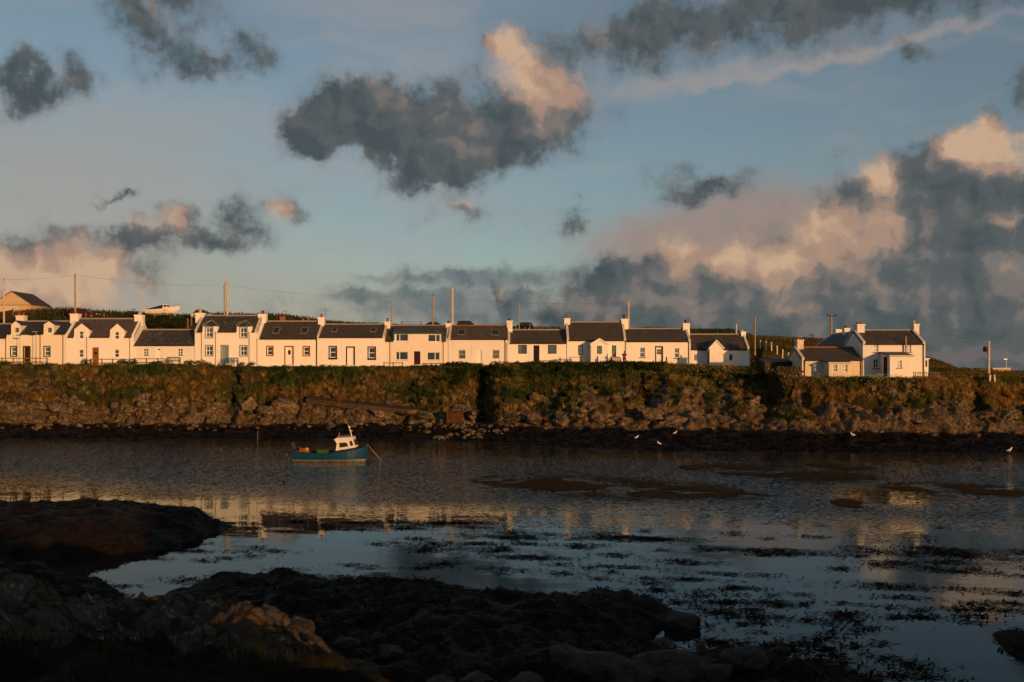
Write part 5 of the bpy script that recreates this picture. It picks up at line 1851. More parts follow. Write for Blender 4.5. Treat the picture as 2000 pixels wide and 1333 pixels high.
# ---- poles and overhead lines
def pole(px_, top, Yq, r, mat, label, name='utility_pole', cat='pole', extras=(), foot=None, group='poles behind the houses'):
    x = wx(px_, Yq)
    zt = wz(top, Yq)
    zg = (foot if foot is not None else far_ground(px_, Yq)) - 0.4
    root = empty(name, (x, Yq, zg + 0.4), label, cat, group)
    MB().tube([(x, Yq, zg), (x, Yq, zg + (zt - zg) * 0.5), (x, Yq, zt)], [r * 0.98, r * 0.86, r * 0.75], 10).build('shaft', mat, root)
    for e in extras:
        if e == 'insulator':
            MB().tube([(x, Yq, zt), (x, Yq, zt + 0.12), (x, Yq, zt + 0.2)], [0.03, 0.07, 0.05], 8).build('insulator', M_IRON, root)
            MB().box(x - 0.16, x - r, Yq - 0.05, Yq + 0.05, zt - 0.55, zt - 0.35).build('bracket', M_IRON, root)
        elif e == 'crossarm':
            MB().box(x - 0.65, x + 0.65, Yq - r - 0.1, Yq - r - 0.004, zt - 0.28, zt - 0.17).build('crossarm', M_WOOD_D, root)
            for dx in (-0.55, 0.55):
                MB().tube([(x + dx, Yq - r - 0.05, zt - 0.17), (x + dx, Yq - r - 0.05, zt - 0.05), (x + dx, Yq - r - 0.05, zt)], [0.03, 0.06, 0.04], 8).build('insulator', M_IRON, root)
        elif e == 'transformer':
            cz = zt - 0.95
            MB().tube([(x - 0.42, Yq, cz - 0.3), (x - 0.42, Yq, cz - 0.26), (x - 0.42, Yq, cz + 0.24), (x - 0.42, Yq, cz + 0.3)], [0.2, 0.24, 0.24, 0.18], 12).build('transformer', M_IRON, root)
            MB().tube([(x - 0.36, Yq, cz - 0.32), (x - 0.02, Yq, cz - 0.62)], 0.03, 6).build('strut', M_IRON, root)
            MB().tube([(x - 0.42, Yq, cz + 0.3), (x - 0.42, Yq, cz + 0.44)], [0.03, 0.05], 6).build('bushing', M_IRON, root)
        elif e == 'lamp':
            MB().box(x - 0.42, x + 0.12, Yq - 0.12, Yq + 0.12, zt - 0.02, zt + 0.1).build('lamp_head', M_METAL, root)
        elif e == 'steps':
            for k in range(5):
                MB().box(x - r - 0.12, x - r + 0.02, Yq - 0.02, Yq + 0.02, zt - 0.9 - k * 0.55, zt - 0.87 - k * 0.55).build('step_iron', M_IRON, root)
    return root


pole(8, 546, 150, 0.15, M_POLE_M, 'pale wooden pole in front of the barn at far left', extras=('insulator',))
pole(147, 537, 150, 0.15, M_POLE, 'wooden pole behind the chimney, left of the grounded white boat', extras=('insulator',))
pole(276.5, 563, 135, 0.05, M_POLE_M, 'thin rod-like mast above the purple-roofed house', name='thin_mast', foot=9.5)
pole(438.5, 556, 150, 0.13, M_POLE, 'shorter wooden pole of the pair behind the blue-trimmed house', extras=('insulator',))
pole(444, 542, 146, 0.17, M_POLE_M, 'tall smooth pole of the pair behind the blue-trimmed house')
pole(765, 595, 160, 0.11, M_POLE, 'short slim pole behind the mossy-roofed house, right of a chimney')
pole(845.5, 576, 150, 0.14, M_POLE, 'knotted wooden pole above the teal-trimmed dormer', extras=('insulator', 'steps'))
pole(883.5, 563, 138, 0.19, M_POLE_M, 'tallest pale smooth pole beside the dark parked van')
pole(1014, 594, 150, 0.10, M_METAL, 'slim grey lamp pole behind the low cottage', extras=())
pole(1227.5, 589, 135, 0.15, M_POLE_M, 'pale pole right beside a dark-potted chimney', extras=('steps',))
pole(1438, 633, 135, 0.14, M_POLE_M, 'short pale post rising behind the last cottage of the row', name='short_pole', foot=8.5)
pole(1474.5, 618, 150, 0.13, M_POLE, 'wooden pole on the hill just right of the last cottage', extras=('insulator',))
pole(1623.5, 614, 130, 0.15, M_POLE, 'pole with a crossarm behind the old low cottage', extras=('crossarm', 'steps'))
pole(1587, 655, 118, 0.07, M_POLE, 'small lamp post with a flat head behind the old cottage', name='street_lamp', cat='street lamp', extras=('lamp',), foot=7.5)
pole(1931, 667, 118, 0.16, M_POLE_M, 'pole carrying a transformer at far right', extras=('transformer',), foot=6.0)
pole(1965, 702.5, 150, 0.05, M_METAL, 'small street lamp beside the long pale container at far right', name='street_lamp', cat='street lamp', extras=('lamp',))
pole(39, 656, 115.5, 0.04, M_METAL, 'thin lamp post before the green-trimmed house, left one', name='street_lamp', cat='street lamp', extras=('lamp',), foot=7.2, group='lamp posts before the green-trimmed house')
pole(70.5, 649, 115.5, 0.045, M_PIPE_G, 'taller thin lamp post before the green-trimmed house, right one', name='street_lamp', cat='street lamp', extras=('lamp',), foot=7.2, group='lamp posts before the green-trimmed house')

WIRES = [((8, 546, 150), (147, 537, 150), 0.25, 'overhead wire from the barn pole to the next pole'), ((-130, 552, 150), (8, 546, 150), 0.3, 'overhead wire leaving the picture at left'),
         ((147, 537, 150), (438.5, 557, 150), 0.55, 'long overhead wire sagging above the grounded boat'), ((438.5, 557, 150), (845.5, 577, 150), 0.8, 'longest overhead wire sagging above the middle of the row'),
         ((845.5, 577, 150), (1227.5, 590, 135), 0.7, 'overhead wire above the low cottages right of the middle'), ((1227.5, 590, 135), (1474.5, 619, 150), 0.6, 'overhead wire above the last cottages of the row'),
         ((1474.5, 619, 150), (1700, 662, 150), 0.5, 'overhead wire running down behind the old cottage'), ((1800, 648, 110), (1931, 669, 118), 0.25, 'overhead wire from the tall right-hand house to the transformer pole')]
for (a, b, sag, lab) in WIRES:
    A, B = P(*a), P(*b)
    pts = [A.lerp(B, t) - Vector((0, 0, 4 * sag * t * (1 - t))) for t in np.linspace(0, 1, 15)]
    o = MB().tube(pts, 0.015, 4).build('overhead_wire', M_PIPE_G, loc=tuple(A))
    tag(o, lab, 'wire', 'overhead wires')


def aerial(px_, top, Yq, foot, label):
    x, zt = wx(px_, Yq), wz(top, Yq)
    r_ = empty('tv_aerial', (x, Yq, foot), label, 'aerial')
    MB().tube([(x, Yq, foot), (x, Yq, zt)], 0.025, 6).build('mast', M_METAL, r_)
    MB().tube([(x - 0.35, Yq, zt - 0.3), (x + 0.35, Yq, zt - 0.3)], 0.02, 5).build('boom', M_METAL, r_)
    for k in range(5):
        xx = x - 0.3 + 0.15 * k
        MB().tube([(xx, Yq - 0.2, zt - 0.3), (xx, Yq + 0.2, zt - 0.3)], 0.012, 4).build('rod', M_METAL, r_)
    return r_


aerial(556.5, 604, 124, 10.6, 'small roof aerial above the red-trimmed cottage')
aerial(636, 601, 121, 11.2, 'roof aerial beside the red chimney pot')
aerial(1222.5, 610, 121, 12.0, 'roof aerial beside the dark chimney pot')

# ---- vehicles on the road behind
CAR_PAINT = {'red': paint('car_red', (0.10, 0.008, 0.012), 0.25, 0.05, 0.6), 'silver': paint('car_silver', (0.45, 0.44, 0.42), 0.3, 0.05, 0.6),
             'blue': paint('car_blue', (0.02, 0.035, 0.055), 0.25, 0.05, 0.6), 'black': paint('car_black', (0.008, 0.008, 0.01), 0.2, 0.05, 0.6)}
M_TYRE = paint('tyre_rubber', (0.015, 0.015, 0.015), 0.9)
M_LAMP = paint('headlight_lens', (0.7, 0.68, 0.62), 0.15)


def car(px_, Yq, colour, label, L=4.2, H=1.5, suv=False, facing=1, zg=None, group='cars parked behind the houses'):
    x, g = wx(px_, Yq), (far_ground(px_, Yq) if zg is None else zg)
    r_ = empty('parked_car', (x, Yq, g), label, 'car', group)
    f = facing
    h = L / 2
    lo, belt, top = 0.28, 0.85 if not suv else 0.95, H
    body = [(-h, lo + 0.1), (-h + 0.05, belt), (-h + 0.25, belt + 0.04), (h * 0.32, belt + 0.02), (h * 0.9, belt - 0.14), (h, belt - 0.3), (h, lo + 0.05), (h - 0.2, lo), (-h + 0.2, lo)]
    mb = MB()
    mb.prism([(x + f * a, g + b) for a, b in body], Yq - 0.82, Yq + 0.82)
    bd = mb.build('body', CAR_PAINT[colour], r_)
    ca, cb, cc_, cd = (-h + 0.1, -h + 0.4, h * 0.12, h * 0.48) if suv else (-h + 0.2, -h * 0.55, h * 0.1, h * 0.52)
    z0, z1 = g + belt + 0.02, g + top
    # cabin: glass box with a painted roof and pillars
    mb = MB()
    mb.hexa([(x + f * ca, Yq - 0.76, z0), (x + f * cd, Yq - 0.76, z0), (x + f * cd, Yq + 0.76, z0), (x + f * ca, Yq + 0.76, z0),
             (x + f * cb, Yq - 0.62, z1 - 0.06), (x + f * cc_, Yq - 0.62, z1 - 0.06), (x + f * cc_, Yq + 0.62, z1 - 0.06), (x + f * cb, Yq + 0.62, z1 - 0.06)])
    mb.build('windows', M_GLOSS, r_)
    mb = MB()
    mb.hexa([(x + f * (cb - 0.06), Yq - 0.66, z1 - 0.058), (x + f * (cc_ + 0.06), Yq - 0.66, z1 - 0.058), (x + f * (cc_ + 0.06), Yq + 0.66, z1 - 0.058), (x + f * (cb - 0.06), Yq + 0.66, z1 - 0.058),
             (x + f * (cb + 0.12), Yq - 0.55, z1), (x + f * (cc_ - 0.15), Yq - 0.55, z1), (x + f * (cc_ - 0.15), Yq + 0.55, z1), (x + f * (cb + 0.12), Yq + 0.55, z1)])
    mb.build('roof', CAR_PAINT[colour], r_)
    mb = MB()
    for (a, b) in ((ca, cb), (cd, cc_), ((ca + cd) / 2 - 0.05, (cb + cc_) / 2)):
        mb.tube([(x + f * a, Yq - 0.775, z0), (x + f * b, Yq - 0.64, z1 - 0.03)], 0.045, 5)
    mb.build('pillars', CAR_PAINT[colour], r_)
    for wx_ in (-h + 0.75, h - 0.8):
        for sy in (-1, 1):
            cx, cy = x + f * wx_, Yq + sy * 0.80
            w = MB().tube([(cx, cy - 0.1, g + 0.32), (cx, cy + 0.1, g + 0.32)], 0.32, 16).build('wheel', M_TYRE, r_)
            MB().tube([(cx, cy + sy * 0.102, g + 0.32), (cx, cy + sy * 0.12, g + 0.32)], 0.19, 12).build('hub', M_METAL, w)
    for sy in (-0.6, 0.6):
        MB().box(min(x + f * (h - 0.12), x + f * (h + 0.015)), max(x + f * (h - 0.12), x + f * (h + 0.015)), Yq + sy - 0.16, Yq + sy + 0.16, g + 0.56, g + 0.7).build('headlight', M_LAMP, r_)
    return r_


car(165, 158, 'red', 'dark red parked car behind a chimney on the left', L=4.5, facing=1, zg=wz(622, 158))
car(398, 156, 'silver', 'pale silver car half hidden behind a chimney with a rounded pot', L=3.6, facing=1, zg=wz(624, 156))
car(842, 180, 'blue', 'low blue-grey car behind the mossy roof', L=3.9, H=1.35, facing=-1, zg=wz(644, 180))
car(915, 180, 'black', 'long black van-like car behind the red ridge tiles', L=4.3, H=1.65, suv=True, facing=1, zg=wz(645, 180))
car(1020, 180, 'black', 'black car behind the slim lamp pole', L=3.9, H=1.55, suv=True, facing=-1, zg=wz(647, 180))
car(1886, 230, 'red', 'tiny red vehicle on the flat ground at far right', L=2.6, H=1.2, facing=1, zg=wz(728, 230))

# ---- white boat laid up on the hill
bx0, by0 = wx(318, 158), 158.0
bg_ = wz(619, 158)
lb = empty('laid_up_boat', (bx0, by0, bg_), 'white cabin cruiser with a dark cover laid up on the hill', 'boat')
M_GRP = paint('white_gelcoat', (0.72, 0.69, 0.64), 0.3, 0.06)
M_COVER = paint('dark_boat_cover', (0.02, 0.025, 0.04), 0.7)


def hull_mesh(mb, st):
    """Loft of stations (x, y centre, half beam, keel z, chine z, sheer z)."""
    n0 = len(mb.v)
    for (x, yc, b, zk, zc, zs_) in st:
        mb.v += [(x, yc - b, zs_), (x, yc - b * 0.92, (zs_ + zc) / 2), (x, yc - b * 0.78, zc), (x, yc, zk), (x, yc + b * 0.78, zc), (x, yc + b * 0.92, (zs_ + zc) / 2), (x, yc + b, zs_)]
    for i in range(len(st) - 1):
        a, b = n0 + i * 7, n0 + (i + 1) * 7
        for k in range(6):
            mb.f.append((a + k, a + k + 1, b + k + 1, b + k))
    mb.f.append(tuple(n0 + k for k in range(7)))
    return mb


u_ = 12.3
LB = [(-2.6, 0.85, 0.35, 0.55, 1.1), (-1.5, 1.0, 0.25, 0.5, 1.12), (0, 1.0, 0.2, 0.5, 1.2), (1.4, 0.8, 0.25, 0.6, 1.4), (2.3, 0.4, 0.6, 0.95, 1.6), (2.75, 0.02, 1.3, 1.4, 1.7)]
hull_mesh(MB_ := MB(), [(bx0 + a, by0, b, bg_ + k, bg_ + c, bg_ + s_) for a, b, k, c, s_ in LB]).build('hull', M_GRP, lb, smooth=False)
mb = MB()
mb.poly(*[(bx0 + a, by0 - b, bg_ + s_ - 0.02) for a, b, k, c, s_ in LB], *[(bx0 + a, by0 + b, bg_ + s_ - 0.02) for a, b, k, c, s_ in reversed(LB)])
mb.build('deck', M_GRP, lb)
mb = MB()
mb.hexa([(bx0 + 0.2, by0 - 0.75, bg_ + 1.15), (bx0 + 1.9, by0 - 0.45, bg_ + 1.4), (bx0 + 1.9, by0 + 0.45, bg_ + 1.4), (bx0 + 0.2, by0 + 0.75, bg_ + 1.15),
         (bx0 + 0.25, by0 - 0.6, bg_ + 1.95), (bx0 + 0.85, by0 - 0.5, bg_ + 1.95), (bx0 + 0.85, by0 + 0.5, bg_ + 1.95), (bx0 + 0.25, by0 + 0.6, bg_ + 1.95)])
cab = mb.build('cabin', M_GRP, lb)
MB().hexa([(bx0 + 0.38, by0 - 0.76, bg_ + 1.5), (bx0 + 0.85, by0 - 0.70, bg_ + 1.55), (bx0 + 0.85, by0 - 0.60, bg_ + 1.55), (bx0 + 0.38, by0 - 0.64, bg_ + 1.5),
           (bx0 + 0.4, by0 - 0.68, bg_ + 1.84), (bx0 + 0.72, by0 - 0.63, bg_ + 1.84), (bx0 + 0.72, by0 - 0.55, bg_ + 1.84), (bx0 + 0.4, by0 - 0.58, bg_ + 1.84)]).build('window', M_GLOSS, cab)
MB().hexa([(bx0 + 1.0, by0 - 0.66, bg_ + 1.52), (bx0 + 1.45, by0 - 0.56, bg_ + 1.55), (bx0 + 1.45, by0 - 0.46, bg_ + 1.55), (bx0 + 1.0, by0 - 0.5, bg_ + 1.52),
           (bx0 + 0.82, by0 - 0.60, bg_ + 1.84), (bx0 + 0.98, by0 - 0.56, bg_ + 1.84), (bx0 + 0.98, by0 - 0.45, bg_ + 1.84), (bx0 + 0.82, by0 - 0.48, bg_ + 1.84)]).build('window', M_GLOSS, cab)
mb = MB()
mb.hexa([(bx0 - 2.5, by0 - 0.86, bg_ + 1.1), (bx0 + 0.22, by0 - 0.98, bg_ + 1.18), (bx0 + 0.22, by0 + 0.98, bg_ + 1.18), (bx0 - 2.5, by0 + 0.86, bg_ + 1.1),
         (bx0 - 2.0, by0 - 0.05, bg_ + 1.25), (bx0 + 0.22, by0 - 0.4, bg_ + 1.9), (bx0 + 0.22, by0 + 0.4, bg_ + 1.9), (bx0 - 2.0, by0 + 0.05, bg_ + 1.25)])
mb.build('cover', M_COVER, lb)
MB().tube([(bx0 + 0.5, by0, bg_ + 1.95), (bx0 + 0.2, by0, bg_ + 2.9)], 0.02, 5).build('antenna', M_METAL, lb)
MB().tube([(bx0 + 1.7, by0 - 0.5, bg_ + 1.55), (bx0 + 1.8, by0 - 0.5, bg_ + 1.85), (bx0 + 2.7, by0 - 0.05, bg_ + 2.05), (bx0 + 2.75, by0, bg_ + 1.72)], 0.02, 5).build('bow_rail', M_METAL, lb)
MB().tube([(bx0 - 1.3, by0, bg_ - 0.3), (bx0 - 1.3, by0, bg_ + 0.3)], 0.15, 8).tube([(bx0 + 1.2, by0, bg_ - 0.3), (bx0 + 1.2, by0, bg_ + 0.3)], 0.15, 8).build('props', M_WOOD, lb)

# ---- metal field gate behind the mossy roof
gx0, gx1, gY = wx(786, 160), wx(821, 160), 160.0
gz1, gz0 = wz(628.5, gY), wz(640, gY)
gt = empty('field_gate', ((gx0 + gx1) / 2, gY, gz0), 'grey tubular field gate behind the mossy roof', 'gate')
for i in range(5):
    zz = gz0 + (gz1 - gz0) * i / 4
    MB().tube([(gx0, gY, zz), (gx1, gY, zz)], 0.03, 6).build('bar', M_METAL, gt)
for xx in (gx0, (gx0 + gx1) / 2, gx1):
    MB().tube([(xx, gY, gz0 - 0.03), (xx, gY, gz1 + 0.03)], 0.03, 6).build('upright', M_METAL, gt)
for xx in (gx0 - 0.15, gx1 + 0.15):
    MB().box(xx - 0.09, xx + 0.09, gY - 0.09, gY + 0.09, gz0 - 0.8, gz1 + 0.1).build('post', M_WOOD, gt)

# ---- posts of the field fences
def post(px_, top, Yq, label, group, h=1.2, r=0.07, mat=None):
    x = wx(px_, Yq)
    zt = wz(top, Yq)
    lean = random.uniform(-0.06, 0.06)
    mb = MB()
    mb.hexa([(x - r, Yq - r, zt - h), (x + r, Yq - r, zt - h), (x + r, Yq + r, zt - h), (x - r, Yq + r, zt - h),
             (x - r + lean, Yq - r, zt), (x + r + lean, Yq - r, zt), (x + r + lean, Yq + r, zt + 0.03), (x - r + lean, Yq + r, zt + 0.03)])
    return tag(mb.build('fence_post', mat or M_WOOD, loc=(x, Yq, zt - h)), label, 'post', group)


for i, (p_, t_) in enumerate(((1035, 632), (1055, 632), (1075, 634), (1096, 635))):
    post(p_, t_, 172, f'tall fence post on the skyline behind the low black-door cottage, {ORD[i]} from the left', 'back fence posts behind the low cottage', 1.6)
for i, (p_, t_) in enumerate(((1007, 638), (1025, 639), (1046, 640), (1060, 640), (1071, 640), (1086, 640), (1099, 640))):
    post(p_, t_, 150, f'short pale post close behind the low black-door cottage roof, {ORD[i]} from the left', 'front fence posts behind the low cottage', 1.3)
for i, (p_, t_, y_) in enumerate(((1485, 665, 150), (1496, 667, 149), (1507, 669, 148), (1518, 676, 143), (1528, 683, 138), (1539, 689, 134))):
    post(p_, t_, y_, f'pale post of the hill fence right of the row, {ORD[i]} from the left', 'hill fence posts right of the row', 1.3, 0.08, M_POLE_M)
post(1932.5, 732.5, 101, 'pale short post on the right-hand bank, left of a pair', 'pair of posts on the right-hand bank', 1.2, 0.08, M_POLE_M)
post(1943, 732.5, 101, 'pale short post on the right-hand bank, right of a pair', 'pair of posts on the right-hand bank', 1.2, 0.08, M_POLE_M)
for p_, t_, lab in ((168.5, 612, 'short wooden post beside the dark red car'), (204, 612, 'short wooden post right of the dark red car'), (367, 622, 'leaning post above the low lichened cottage'),
                    (374, 619, 'upright post above the low lichened cottage')):
    post(p_, t_, 145, lab, 'posts on the hill above the left houses', 1.4)
for p_, t_, lab in ((603, 618, 'stub of a post on the skyline above the red-trimmed cottage'), (592, 622, 'small red-brown stub on the skyline above the red-trimmed cottage')):
    post(p_, t_, 150, lab, 'skyline stubs above the red-trimmed cottage', 1.5, 0.12)
for p_, t_, w_, m_, lab in ((552, 620, 0.35, M_POT, 'small rust-coloured tank on the skyline above the red-trimmed cottage'), (569, 620, 0.4, M_WOOD_D, 'small dark crate on the skyline above the red-trimmed cottage')):
    x, Yq = wx(p_, 150), 150
    zt = wz(t_, Yq)
    mb = MB().box(x - w_, x + w_, Yq - 0.4, Yq + 0.4, zt - 1.4, zt).box(x - w_ - 0.05, x + w_ + 0.05, Yq - 0.45, Yq + 0.45, zt + 0.002, zt + 0.08)
    tag(mb.build('storage_box', m_, loc=(x, Yq, zt - 1.4)), lab, 'box')

# ---- hut, long container at far right
hx_, hy_ = wx(1915, 170), 170
hz0, hz1 = wz(729, 170), wz(720.5, 170)
hu = empty('small_hut', (hx_, hy_, hz0), 'tiny flat-roofed hut on the flat ground left of the transformer pole', 'hut')
MB().box(hx_ - 0.7, hx_ + 0.7, hy_, hy_ + 1.2, hz0 - 0.4, hz1).build('wall', M_WOOD, hu)
MB().box(hx_ - 0.85, hx_ + 0.85, hy_ - 0.1, hy_ + 1.3, hz1, hz1 + 0.12).build('roof', M_IRON, hu)
MB().box(hx_ + 0.05, hx_ + 0.5, hy_ - 0.03, hy_ - 0.004, hz0, hz1 - 0.12).build('door', M_FRAME, hu)
cx0, cx1, cY = wx(1939, 150), wx(1973.5, 150), 150.0
cz0, cz1 = wz(730, cY), wz(720, cY)
ct = empty('long_container', ((cx0 + cx1) / 2, cY, cz0), 'long low pale container at far right beside a street lamp', 'container')
MB().box(cx0, cx1, cY, cY + 2, cz0 - 0.4, cz1).build('body', M_SHED, ct)
for k in range(9):
    xk = cx0 + 0.12 + (cx1 - cx0 - 0.24) * k / 8
    MB().box(xk - 0.03, xk + 0.03, cY - 0.04, cY - 0.003, cz0, cz1 - 0.05).build('rib', M_SHED, ct)
MB().box(cx0 - 0.05, cx1 + 0.05, cY - 0.05, cY + 2.05, cz1, cz1 + 0.06).build('lid', M_FRAME, ct)

# ---- front of the row: rails, benches, table, shrubs, person
def rail_fence(pa, pb, Yq, top, n, label, rails=(0.0, 0.42), mat=None):
    xa, xb = wx(pa, Yq), wx(pb, Yq)
    zt = wz(top, Yq)
    r_ = empty('rail_fence', ((xa + xb) / 2, Yq, 7.1), label, 'fence', 'rail fences along the terrace')
    for k in range(n):
        xx = xa + (xb - xa) * k / (n - 1)
        MB().box(xx - 0.055, xx + 0.055, Yq - 0.055, Yq + 0.055, 6.6, zt + 0.05).build('post', mat or M_WOOD, r_)
    for dz in rails:
        MB().box(xa, xb, Yq - 0.09, Yq - 0.058, zt - dz - 0.09, zt - dz).build('rail', mat or M_WOOD, r_)
    return r_


rail_fence(-40, 92, 114.2, 699.5, 7, 'wooden rail fence before the green-trimmed house')
rail_fence(178, 262, 114.2, 701.5, 5, 'wooden rail fence before the purple-roofed house')
rail_fence(264, 330, 114.2, 700.5, 4, 'wooden rail fence before the low lichened cottage')
rail_fence(750, 786, 114.8, 708.5, 3, 'low wooden rail left of the dark brown door', rails=(0.0,))
rail_fence(826, 876, 114.8, 709.5, 4, 'low wooden rail right of the dark brown door', rails=(0.0,))
rail_fence(1055, 1089, 114.6, 704.5, 3, 'low wooden rail before the low black-door cottage', rails=(0.0,))
for p_, t_, lab in ((1094.5, 699.5, 'short dark post left of the picnic table'), (1167.5, 696.5, 'short dark post before the gabled porch'), (1193, 697, 'pinkish wooden post left of the dark bench'),
                    (1221.5, 700, 'pale wooden post beside the person'), (1301.5, 698, 'short dark post right of the six-paned door')):
    post(p_, t_, 113.6, lab, 'short posts along the terrace edge', 1.3, 0.07, M_WOOD_D if 'dark' in lab else M_POLE)


def bench(pa, pb, Yq, zg, mat, label, back=True):
    xa, xb = wx(pa, Yq), wx(pb, Yq)
    r_ = empty('garden_bench', ((xa + xb) / 2, Yq, zg), label, 'bench')
    for x in (xa + 0.05, xb - 0.05):
        MB().box(x - 0.04, x + 0.04, Yq - 0.5, Yq - 0.42, zg - 0.05, zg + 0.62).build('leg', mat, r_)
        MB().box(x - 0.04, x + 0.04, Yq - 0.05, Yq + 0.03, zg - 0.05, zg + 0.9).build('leg', mat, r_)
        MB().box(x - 0.045, x + 0.045, Yq - 0.54, Yq - 0.052, zg + 0.622, zg + 0.67).build('armrest', mat, r_)
    for k in range(4):
        MB().box(xa + 0.002, xb - 0.002, Yq - 0.415 + k * 0.09, Yq - 0.345 + k * 0.09, zg + 0.40, zg + 0.44).build('seat_slat', mat, r_)
    MB().box(xa + 0.1, xb - 0.1, Yq - 0.04, Yq + 0.0, zg + 0.83, zg + 0.93).build('top_rail', mat, r_)
    MB().box(xa + 0.1, xb - 0.1, Yq - 0.04, Yq + 0.0, zg + 0.50, zg + 0.56).build('lower_rail', mat, r_)
    n = 7
    for k in range(n):
        x = xa + 0.2 + (xb - xa - 0.4) * k / (n - 1)
        MB().box(x - 0.03, x + 0.03, Yq - 0.035, Yq - 0.005, zg + 0.562, zg + 0.828).build('back_slat', mat, r_)
    return r_


bench(439, 466, 116.6, 7.25, M_BLUE_D, 'blue wooden bench beside the pale blue door')
bench(326, 353, 115.0, 7.3, M_WOOD_D, 'dark wooden bench before the low lichened cottage')
bench(1194, 1212, 116.4, 7.35, M_WOOD_D, 'dark bench below the window right of the gabled porch')
tx0, tx1, tY, tz = wx(1108, 115.5), wx(1144, 115.5), 115.5, 7.25
tb = empty('picnic_table', ((tx0 + tx1) / 2, tY, tz), 'wooden picnic table in the shade left of the gabled porch', 'table')
for k in range(4):
    MB().box(tx0, tx1, tY - 0.4 + k * 0.2, tY - 0.22 + k * 0.2, tz + 0.95, tz + 1.0).build('top_plank', M_WOOD, tb)
for yy in (-0.85, 0.75):
    MB().box(tx0, tx1, tY + yy, tY + yy + 0.2, tz + 0.42, tz + 0.46).build('seat_plank', M_WOOD, tb)
for xx in (tx0 + 0.35, tx1 - 0.35):
    mb = MB()
    for sg in (-1, 1):
        mb.hexa([(xx - 0.04, tY + sg * 0.7 - 0.05, tz - 0.05), (xx + 0.04, tY + sg * 0.7 - 0.05, tz - 0.05), (xx + 0.04, tY + sg * 0.7 + 0.05, tz - 0.05), (xx - 0.04, tY + sg * 0.7 + 0.05, tz - 0.05),
                 (xx - 0.04, tY + sg * 0.25 - 0.05, tz + 0.948), (xx + 0.04, tY + sg * 0.25 - 0.05, tz + 0.948), (xx + 0.04, tY + sg * 0.25 + 0.05, tz + 0.948), (xx - 0.04, tY + sg * 0.25 + 0.05, tz + 0.948)])
    mb.build('leg', M_WOOD, tb)


def shrub(px_, Yq, zg, w, h, label, lo, hi, seed, leaf=0.07, n=420, name='shrub', group=None):
    x = wx(px_, Yq)
    v, f, c = leaf_cloud([(x, Yq, zg + h * 0.55), (x - w * 0.35, Yq, zg + h * 0.4), (x + w * 0.4, Yq, zg + h * 0.42)], [(w * 0.7, w * 0.6, h * 0.5), (w * 0.5, w * 0.5, h * 0.42), (w * 0.5, w * 0.5, h * 0.42)], n // 3, leaf, green_cols(lo, hi), seed)
    r_ = empty(name, (x, Yq, zg), label, 'shrub', group)
    v = v - np.array([x, Yq, zg])
    o = np_mesh('foliage', v, f, M_PLANT, False, cols=c)
    o.parent = r_
    MB().tube([(x, Yq, zg - 0.1), (x, Yq, zg + h * 0.5)], [0.05, 0.02], 6).tube([(x, Yq, zg + h * 0.15), (x - w * 0.3, Yq, zg + h * 0.5)], 0.02, 5).build('stem', M_WOOD_D, r_)
    return r_


GL, GH = (0.012, 0.022, 0.006), (0.05, 0.066, 0.016)
for i, (p_, y_, w_, h_, lab) in enumerate([(168, 113.4, 0.75, 0.75, 'tufted green shrub left of the brown wooden door'), (238, 113.3, 0.7, 0.7, 'green shrub before the right end of the purple-roofed house'),
                                           (258, 113.3, 0.75, 0.7, 'green shrub where the purple-roofed house meets the low cottage'), (306, 113.3, 0.9, 0.5, 'low green shrub before the white fan-lit door'),
                                           (370, 113.3, 0.8, 0.6, 'green shrub at the right end of the low lichened cottage'), (392, 113.3, 0.9, 0.6, 'spreading shrub at the left end of the blue-trimmed house'),
                                           (10, 113.4, 1.0, 0.5, 'low shrub by the left edge before the green-trimmed house')]):
    shrub(p_, y_, 7.3, w_, h_, lab, GL, GH, 200 + i)
for i, (p_, lab) in enumerate([(407, 'small clipped plant under the left blue window'), (473, 'small clipped plant right of the blue bench'), (493, 'wider clipped plant at the right end of the blue-trimmed house')]):
    shrub(p_, 117.2, 7.3, 0.42, 0.42, lab, (0.02, 0.014, 0.008), (0.07, 0.04, 0.018), 230 + i, 0.05, 260)
# bushes on the hill above the low cottage
for i, (p_, q_, y_, w_, h_, lab) in enumerate([(300, 628, 148, 1.3, 1.5, 'dark bush on the hill left of the grounded boat'), (325, 622, 148, 1.6, 2.2, 'tall tufted bush below the grounded boat'),
                                               (350, 630, 147, 1.4, 1.8, 'rounded bush on the hill right of the grounded boat'), (258, 615, 150, 1.6, 1.5, 'reedy golden bush left of the thin mast'),
                                               (80, 618, 160, 2.2, 1.4, 'dark bramble bush beside the barn')]):
    zg = wz(q_, y_) - h_ * 0.5
    shrub(p_, y_, zg, w_, h_, lab, (0.012, 0.024, 0.007), (0.06, 0.062, 0.018) if i != 3 else (0.12, 0.09, 0.025), 260 + i, 0.12, 600)

